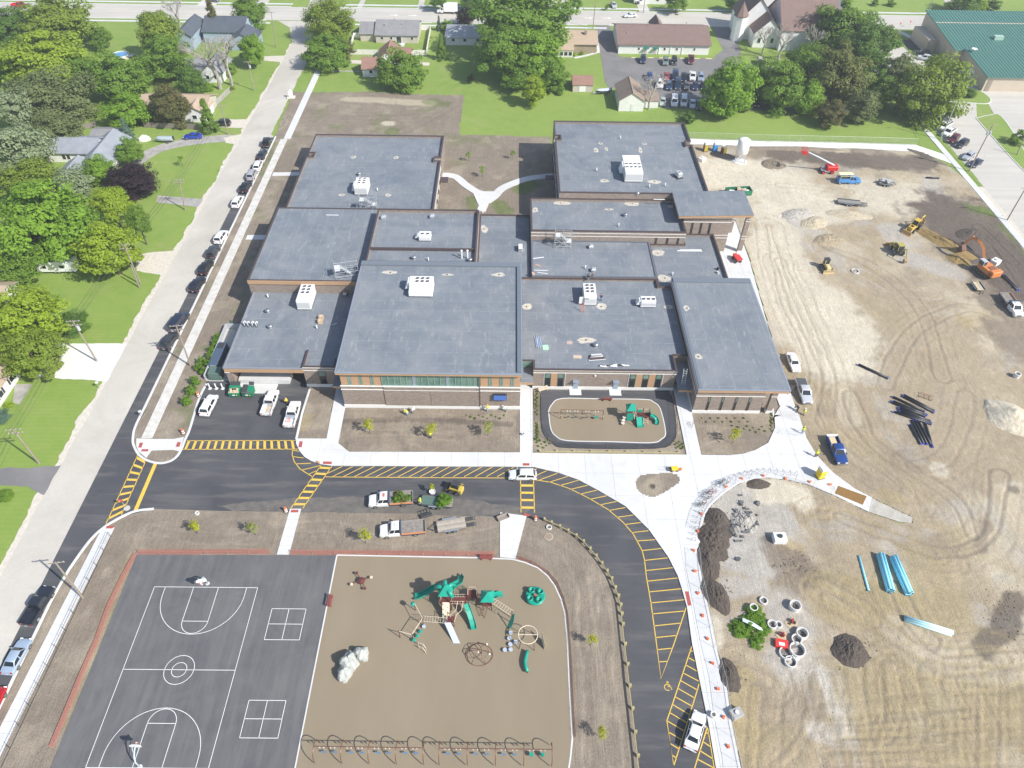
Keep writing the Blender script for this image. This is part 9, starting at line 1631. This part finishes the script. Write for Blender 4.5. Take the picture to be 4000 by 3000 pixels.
 # ------------------------------------------------------------------ cones, drums, signs
def drum(p,lab,rz=0):
 o=empty('traffic_drum',p,rz,lab,'traffic drum','orange and white traffic drums');
 for k in range(4):MB().lathe((0,0,.05+.24*k),[(.28-.02*k,0),(.265-.02*k,.235)],12).build('stripe',plain((.75,.16,.04) if k%2 else (.82,.8,.78),.5),o)
 MB().cyl((0,0,0),.4,.05,12).build('base',DARK,o);MB().cyl((0,0,1.0),.12,.12,8).build('handle',plain((.75,.2,.05),.5),o)
drum(P(0,2,1715,105,.15),'traffic drum beside the shrubs and the car park');drum(P(0,2,1585,425,.15),'traffic drum on the street island');drum(P(1,2,260,1100,.05),'traffic drum at the lower end of the slanting crossing');drum(P(2,2,202,1175,.05),'traffic drum at the start of the timber rail')
bm=MB();bm.loft([[(-.22,-.16,0),(.22,-.16,0),(.22,.16,0),(-.22,.16,0)],[(-.2,-.14,.3),(.2,-.14,.3),(.2,.14,.3),(-.2,.14,.3)]]);bm=bm.mesh('fence_block');bm.materials.append(plain((.78,.17,.06),.6))
NTH=('first','second','third','fourth','fifth','sixth','seventh','eighth','ninth','tenth','eleventh','twelfth','thirteenth','fourteenth')
for k,q in enumerate(((3,2,535,872),(3,2,360,848),(3,2,150,820),(2,2,2170,795),(2,2,1985,820),(2,2,1850,890),(2,2,1635,1125),(2,2,1605,1275),(2,2,1570,1440),(2,2,1580,1620),(2,3,1607,150),(2,3,1648,345),(2,3,1688,543),(2,3,1732,755))):link('fence_block',bm,None,P(*q,.16),k*.7,label=NTH[k]+' orange fence block counted from the yellow toilet',cat='fence block',group='orange fence blocks')
for k,q in enumerate(((2,3,1778,978),(2,3,1828,1222),(2,3,1867,1475))):link('fence_block',bm,None,P(*q,.16),k,label=('third','second','last')[k]+' orange fence block before the bottom of the path',cat='fence block',group='orange fence blocks')
o=empty('traffic_cone',P(1,2,537,680,.16),0,'orange cone lying on the plaza corner','cone');MB().lathe((0,0,.04),[(.17,0),(.03,.6)],10).build('cone',plain((.78,.25,.05),.6),o);MB().b2(-.22,.22,-.22,.22,0,.04).build('base',DARK,o)
o=empty('stop_sign',P(0,2,1098,1075,.03),0,'stop sign on a round base in the crossing','stop sign');MB().cyl((0,0,0),.5,.12,14).build('base',plain((.5,.48,.44),.8),o);MB().tube([(0,0,.1),(-.3,.1,2.0)],.04,6).build('post',GALV,o)
k=MB().loft([[(-.3+.38*math.cos(t),y,2.1+.38*math.sin(t)) for t in (math.pi/8+i*math.pi/4 for i in range(8))] for y in (.02,.05)]).build('plate',plain((.6,.03,.04),.5),o)
fc=bpy.data.curves.new('stop_text','FONT');fc.body='STOP';fc.size=.26;fc.align_x='CENTER';fc.align_y='CENTER';fc.materials.append(WHITE);tmp=bpy.data.objects.new('lettering',fc);COL.objects.link(tmp);bpy.context.view_layer.update();tme=bpy.data.meshes.new_from_object(tmp.evaluated_get(bpy.context.evaluated_depsgraph_get()));bpy.data.objects.remove(tmp);tx=link('lettering',tme,k);tx.location=(-.3,.012,2.1);tx.rotation_euler=(math.pi/2,0,0)
o=empty('sign_board',P(1,0,305,845,.03),.1,'white board on a pale stand beside the west street','board');MB().loft([[(-.6,y,.4),(.6,y,.4),(.7,y,2.0),(0,y,2.6),(-.7,y,2.0)] for y in (-.15,.15)]).build('board',WHITE,o);MB().b2(-1.2,1.2,-.8,.8,0,.35).build('stand',plain((.7,.64,.52),.8),o)
for c,r,x,y,lab in ((0,2,865,40,'small sign on the lawn at the street edge'),(0,0,1930,1490,'small sign post beside the upper lawn'),(0,2,1235,290,'small sign at the kerb of the street island')):
 o=empty('sign_post',P(c,r,x,y),.6,lab,'sign');MB().tube([(0,0,0),(0,0,1.8)],.035,5).build('post',GALV,o);MB().b2(-.25,.25,-.02,.02,1.4,1.9).build('plate',plain((.55,.55,.55),.5),o)
for c,r,x,y,lab in ((3,0,1215,235,'red sign by the east crossing, right one'),(3,0,1130,250,'red sign by the east crossing, left one')):
 o=empty('sign_post',P(c,r,x,y),.6,lab,'sign');MB().tube([(0,0,0),(0,0,2.2)],.04,5).build('post',GALV,o);MB().b2(-.35,.35,-.03,.03,1.6,2.3).build('plate',plain((.6,.05,.05),.5),o)
 # ------------------------------------------------------------------ landscapers' gear
for tr_,xs in ((wt1,((-2.6,.2),(-1.6,-.3),(-.9,.4),(-2.0,.6),(-1.1,-.6))),(tr1,((-1.9,.2),(-1.3,-.5),(-2.2,-.4),(-1.4,.6)))):
 for i,(x,y) in enumerate(xs):k=link('shrub_load',CROWN['bush'][0],tr_,(x,y,1.25),i,LEAVES['shrub' if tr_ is wt1 and i<3 or tr_ is tr1 else 'brown']);k.scale=(.75,.7,.6) if tr_ is wt1 else (.95,.9,.8)
a,b=P(1,2,1650,880,.6),P(1,2,1800,930,.6);d=a-b;o=empty('skid_steer',((a.x+b.x)/2,(a.y+b.y)/2,.03),math.atan2(d.y,d.x),'skid steer loader behind the plant trailer','loader');t1,r1=wheel_meshes(.42,.3)
for x in (-.55,.55):
 for s in (-1,1):w=link('wheel',t1,o,(x,s*.8,.42));link('rim',r1,w)
MB().bev(-1.3,.9,-.6,.6,.3,1.2,.08).build('body',plain((.55,.42,.08),.5),o);cab(o,-.1,0,1.2,1.2,1.1,.85,DARK)
for s in (-1,1):bar(o,'lift_arm',[(-1.1,s*.72,1.4),(.8,s*.72,1.1),(1.3,s*.72,.4)],.09,plain((.5,.38,.08),.5))
MB().loft([[(1.3,y,.05),(2.2,y,.05),(2.0,y,.15),(1.45,y,.6),(1.3,y,.6)] for y in (-.9,.9)]).build('bucket',plain((.07,.07,.07),.6),o)
o=empty('potted_tree',P(1,2,1525,945,.03),0,'young tree in a white pot beside the plant trailer','potted tree');MB().lathe((0,0,0),[(.45,0),(.52,.6),(.46,.6),(.42,.45)],14).build('pot',WHITE,o);MB().tube([(0,0,.3),(0,0,1.6)],.035,5).build('trunk',BARK,o);k=link('crown',CROWN['bush'][0],o,(0,0,1.9),1,LEAVES['lime']);k.scale=(.5,.5,.75)
o=empty('loader_attachment',P(1,2,1470,1140,.05),.4,'black loader attachment on the soil between the trucks','attachment');MB().b2(-.9,.9,-.15,.15,.3,.6).build('frame',DARK,o);[bar(o,'tine',[(x,0,.5),(x+.1,.7,.7),(x+.15,1.1,.1)],.05,DARK) for x in (-.7,-.25,.25,.7)];MB().tube([(-.9,-.3,.3),(.9,-.3,.3)],.2,8).build('drum',DARK,o)
o=empty('loader_bucket',P(1,2,2135,1160,.05),.45,'empty rusty loader bucket on the soil','bucket');MB().loft([[(x,-.35,.05),(x,.3,.05),(x,.42,.6),(x,.36,.6),(x,.25,.12),(x,-.35,.1)] for x in (-.95,.95)]).build('scoop',plain((.25,.21,.18),.7),o);[MB().b2(x-.04,x+.04,-.35,.4,.05,.5).build('side_plate',plain((.22,.18,.15),.7),o) for x in (-.95,.95)]
o=empty('plaza_saw',P(2,2,1400,745,.16),.1,'yellow concrete machine on the plaza above the island','machine');MB().bev(-.6,.6,-.35,.35,.3,.75,.06).build('body',plain((.8,.55,.03),.5),o);MB().b2(-.9,-.5,-.3,.3,.3,.55).build('engine',DARK,o);bar(o,'handle',[(-.8,.3,.6),(-1.8,.3,1.0),(-1.8,-.3,1.0),(-.8,-.3,.6)],.03,DARK);put_wheels(o,(-.4,.5),.42,.2,.12);MB().cyl((1.1,0,0),.25,.35,10).build('water_can',plain((.7,.2,.08),.5),o)
o=empty('red_buggy',P(2,1,1942,600,.15),-1.3,'red dump buggy on the entrance walk','buggy');MB().loft([[(-.8,-.55,.7),(-.8,.55,.7),(-.9,.7,1.3),(-.9,-.7,1.3)],[(.8,-.45,.6),(.8,.45,.6),(1.2,.65,1.3),(1.2,-.65,1.3)]]).build('tub',plain((.6,.05,.05),.5),o);MB().b2(-1.5,.6,-.4,.4,.35,.6).build('chassis',DARK,o);MB().b2(-1.6,-1.0,-.4,.4,.6,1.2).build('engine',plain((.5,.06,.05),.5),o);put_wheels(o,(-1.1,.5),.75,.35,.25)
o=empty('dock_goods',P(1,1,215,1590,.2),0,'heap of red, black and tan goods at the loading dock','goods')
for i in range(11):MB().box((-1.6+.36*i+random.uniform(-.2,.2),random.uniform(-.7,.6),.35),(.6,.5,.7),random.random()).build('item',plain(((.55,.03,.04),(.04,.04,.05),(.6,.48,.33),(.5,.52,.6))[i%4],.6),o)
# ------------------------------------------------------------------ planted tufts
tm=CROWN['bush'][0];pts=[]
for k in range(12):pts+=[(P(2,2,207+(k%2)*12,70+k*18),0),(P(2,2,212+(k%2)*10,345+k*14),1),(P(2,2,1640+k*36,300+(k%2)*32),2),(P(2,2,1900+k*26,365+(k*37)%60),3)]
for k in range(10):pts+=[(P(3,2,22+(k%2)*10,260+k*17),4),(P(1,2,1820+k*36,275+(k%3)*14),5),(P(2,2,1400+k*9,500+(k*29)%70),6),(P(2,2,200+k*14,480+(k*31)%80),7)]
for k,(p,w) in enumerate(pts):
 o=link('bedding_plant',tm,None,(p.x,p.y,.2),k,LEAVES['olive' if k%3 else 'dark'],label='small tuft planted '+('in the narrow bed left of the small playground, upper part','in the narrow bed left of the small playground, lower part','in the double row under the east wing windows','in the scattered part of the east wing bed','in the row at the right end of the east wing bed','in the gym bed under the blue sign','in the corner bed right of the small playground','in the corner bed at the left end of the timber rail')[w],cat='plant',group='small plants in the beds, cluster '+'abcdefgh'[w]);s=random.uniform(.16,.3);o.scale=(s,s,s*.8)
 # ------------------------------------------------------------------ people
def person(p,rz,lab,top,legs=(.08,.1,.16),hat=None,pose='stand'):
 o=empty('person',p,rz,lab,'person');bend=pose=='bend'
 J=dict(pelvis=(0,0,.95),chest=(.12,0,1.32),neck=(.15,0,1.5),head=(.18,0,1.68),ls=(.12,.2,1.42),le=(.2,.3,1.15),lh=(.38,.26,1.0),rs=(.12,-.2,1.42),re=(.15,-.3,1.15),rh=(.35,-.26,.98),lk=(.08,.12,.5),lf=(-.08,.12,.06),lt=(.1,.13,.03),rk=(.02,-.12,.5),rf=(.12,-.12,.06),rt=(.3,-.13,.03))
 if bend:J.update(chest=(.38,0,1.02),neck=(.55,0,1.08),head=(.7,0,1.1),ls=(.45,.2,1.06),le=(.55,.24,.75),lh=(.68,.18,.5),rs=(.45,-.2,1.06),re=(.55,-.24,.75),rh=(.7,-.18,.5),pelvis=(0,0,.85))
 if pose=='kneel':J={k:(v[0],v[1],max(.04,v[2]-.42)) for k,v in J.items()};J.update(lk=(.3,.14,.06),rk=(.25,-.14,.06),lf=(-.15,.14,.05),rf=(-.15,-.14,.05),lt=(-.3,.14,.04),rt=(-.3,-.14,.04))
 E=[('pelvis','chest'),('chest','neck'),('neck','head'),('chest','ls'),('ls','le'),('le','lh'),('chest','rs'),('rs','re'),('re','rh'),('pelvis','lk'),('lk','lf'),('lf','lt'),('pelvis','rk'),('rk','rf'),('rf','rt')]
 R=dict(pelvis=.16,chest=.17,neck=.065,head=.11,ls=.075,le=.05,lh=.04,rs=.075,re=.05,rh=.04,lk=.075,lf=.05,lt=.04,rk=.075,rf=.05,rt=.04)
 for s in ('l','r'):
  h=Vector(J[s+'h']);e=(h-Vector(J[s+'e'])).normalized()
  for i in range(5):J[s+'g%d'%i]=tuple(h+e*(.06 if i==0 else .09+.01*(i%3))+Vector((.02*(i==0),(.02*i-.045),-.01*i)));R[s+'g%d'%i]=.01;E.append((s+'h',s+'g%d'%i))
 ks=list(J);me=bpy.data.meshes.new('body');me.from_pydata([J[k] for k in ks],[(ks.index(a),ks.index(b)) for a,b in E],[])
 b=link('body',me,o);b.modifiers.new('skin','SKIN');sv=me.skin_vertices[0].data
 for i,k in enumerate(ks):sv[i].radius=(R[k],R[k])
 sv[0].use_root=True;b.modifiers.new('smooth','SUBSURF').render_levels=1;me.materials.append(plain((.42,.27,.2),.6))
 V={k:Vector(v) for k,v in J.items()}
 MB().tube([V['pelvis']+Vector((0,0,-.02)),V['chest'],V['neck']-Vector((0,0,.04))],[.2,.235,.11],10).build('jacket',plain(top,.7),o,True)
 for s in ('l','r'):MB().tube([V[s+'s'],V[s+'e'],V[s+'h'].lerp(V[s+'e'],.2)],[.095,.075,.06],7).build('sleeve',plain(top,.7),o,True);MB().tube([V['pelvis']+Vector((0,.09 if s=='l' else -.09,.03)),V[s+'k'],V[s+'f']+Vector((0,0,.04))],[.13,.1,.08],8).build('trouser_leg',plain(legs,.8),o,True);MB().tube([V[s+'f'],V[s+'t']],[.065,.05],6).build('boot',plain((.12,.08,.05),.8),o,True)
 f=Vector((.1,0,-.02));h=V['head'];MB().box(h+f+Vector((.02,0,-.01)),(.04,.03,.05)).build('nose',plain((.42,.27,.2),.6),o)
 MB().lathe(h+Vector((0,0,.03)),[(.14,0),(.13,.06),(.07,.12)],10).build('helmet' if hat else 'hair',plain(hat or (.05,.035,.025),.5),o,True)
HV_=(.72,.78,.05);OR=(.75,.3,.04)
for q,z,rz,lab,top,legs,hat,pose in (((1,2,1312,272),.1,2.5,'bending worker in yellow vest at the left in the gym bed',HV_,(.25,.35,.5),(.8,.8,.78),'bend'),((1,2,1350,255),.1,1.0,'bending worker in pale top at the right in the gym bed',(.8,.8,.7),(.2,.25,.35),(.85,.85,.83),'bend'),((1,2,2003,240),.1,2.0,'worker in yellow vest and orange cap by the gym wall',HV_,(.3,.4,.55),OR,'stand'),((1,2,2160,238),.1,2.6,'worker in white top bending by the gym wall',(.8,.82,.7),(.15,.2,.25),(.82,.82,.8),'bend'),((1,2,275,175),.03,3.0,'worker in orange yellow vest between the two white pickups',(.85,.6,.03),(.05,.05,.06),(.2,.15,.1),'stand'),((1,2,1507,470),.1,1.2,'worker in yellow behind the middle young tree',HV_,(.12,.12,.14),HV_,'stand'),((1,2,1412,1030),.75,.3,'worker in yellow vest on the front of the plant trailer',HV_,(.2,.25,.3),HV_,'kneel'),((3,2,255,232),.17,2.4,'person in black at the plaza edge below the silver pickup',(.02,.02,.022),(.03,.03,.035),None,'bend'),((3,2,310,270),.05,2.8,'worker in lime top and tan trousers below the silver pickup',(.55,.8,.05),(.4,.32,.22),(.82,.82,.8),'stand'),((3,2,292,428),.17,.8,'worker in yellow and jeans at the plaza edge',HV_,(.2,.35,.6),HV_,'stand'),((3,2,408,630),.17,1.0,'worker in yellow and black left of the blue pickup',HV_,(.04,.04,.05),HV_,'stand'),((2,1,655,752),5.35,.5,'kneeling roofer by the square vent',(.03,.03,.035),(.15,.3,.5),None,'kneel'),((2,1,700,735),5.35,2.8,'second kneeling roofer beside the square vent',(.1,.1,.11),(.12,.12,.14),None,'kneel'),((2,1,768,942),4.6,1.6,'person in black top and jeans beside the open air handler',(.02,.02,.025),(.12,.22,.42),None,'stand')):person(P(*q,z),rz,lab,top,legs,hat,pose)
# ------------------------------------------------------------------ thin summer haze
hz=MB().b2(-330,330,-120,420,-1.2,101).build('haze',None,kind='stuff',label='thin summer haze over the whole scene',cat='haze')
hm_=bpy.data.materials.new('haze');hm_.use_nodes=True;hn=hm_.node_tree;hn.nodes.clear();ho=hn.nodes.new('ShaderNodeOutputMaterial');hv_=hn.nodes.new('ShaderNodeVolumePrincipled')
hv_.inputs['Color'].default_value=(.92,.95,1,1);hv_.inputs['Density'].default_value=.0004;hv_.inputs['Anisotropy'].default_value=.3;hn.links.new(hv_.outputs[0],ho.inputs['Volume']);hz.data.materials.clear();hz.data.materials.append(hm_)
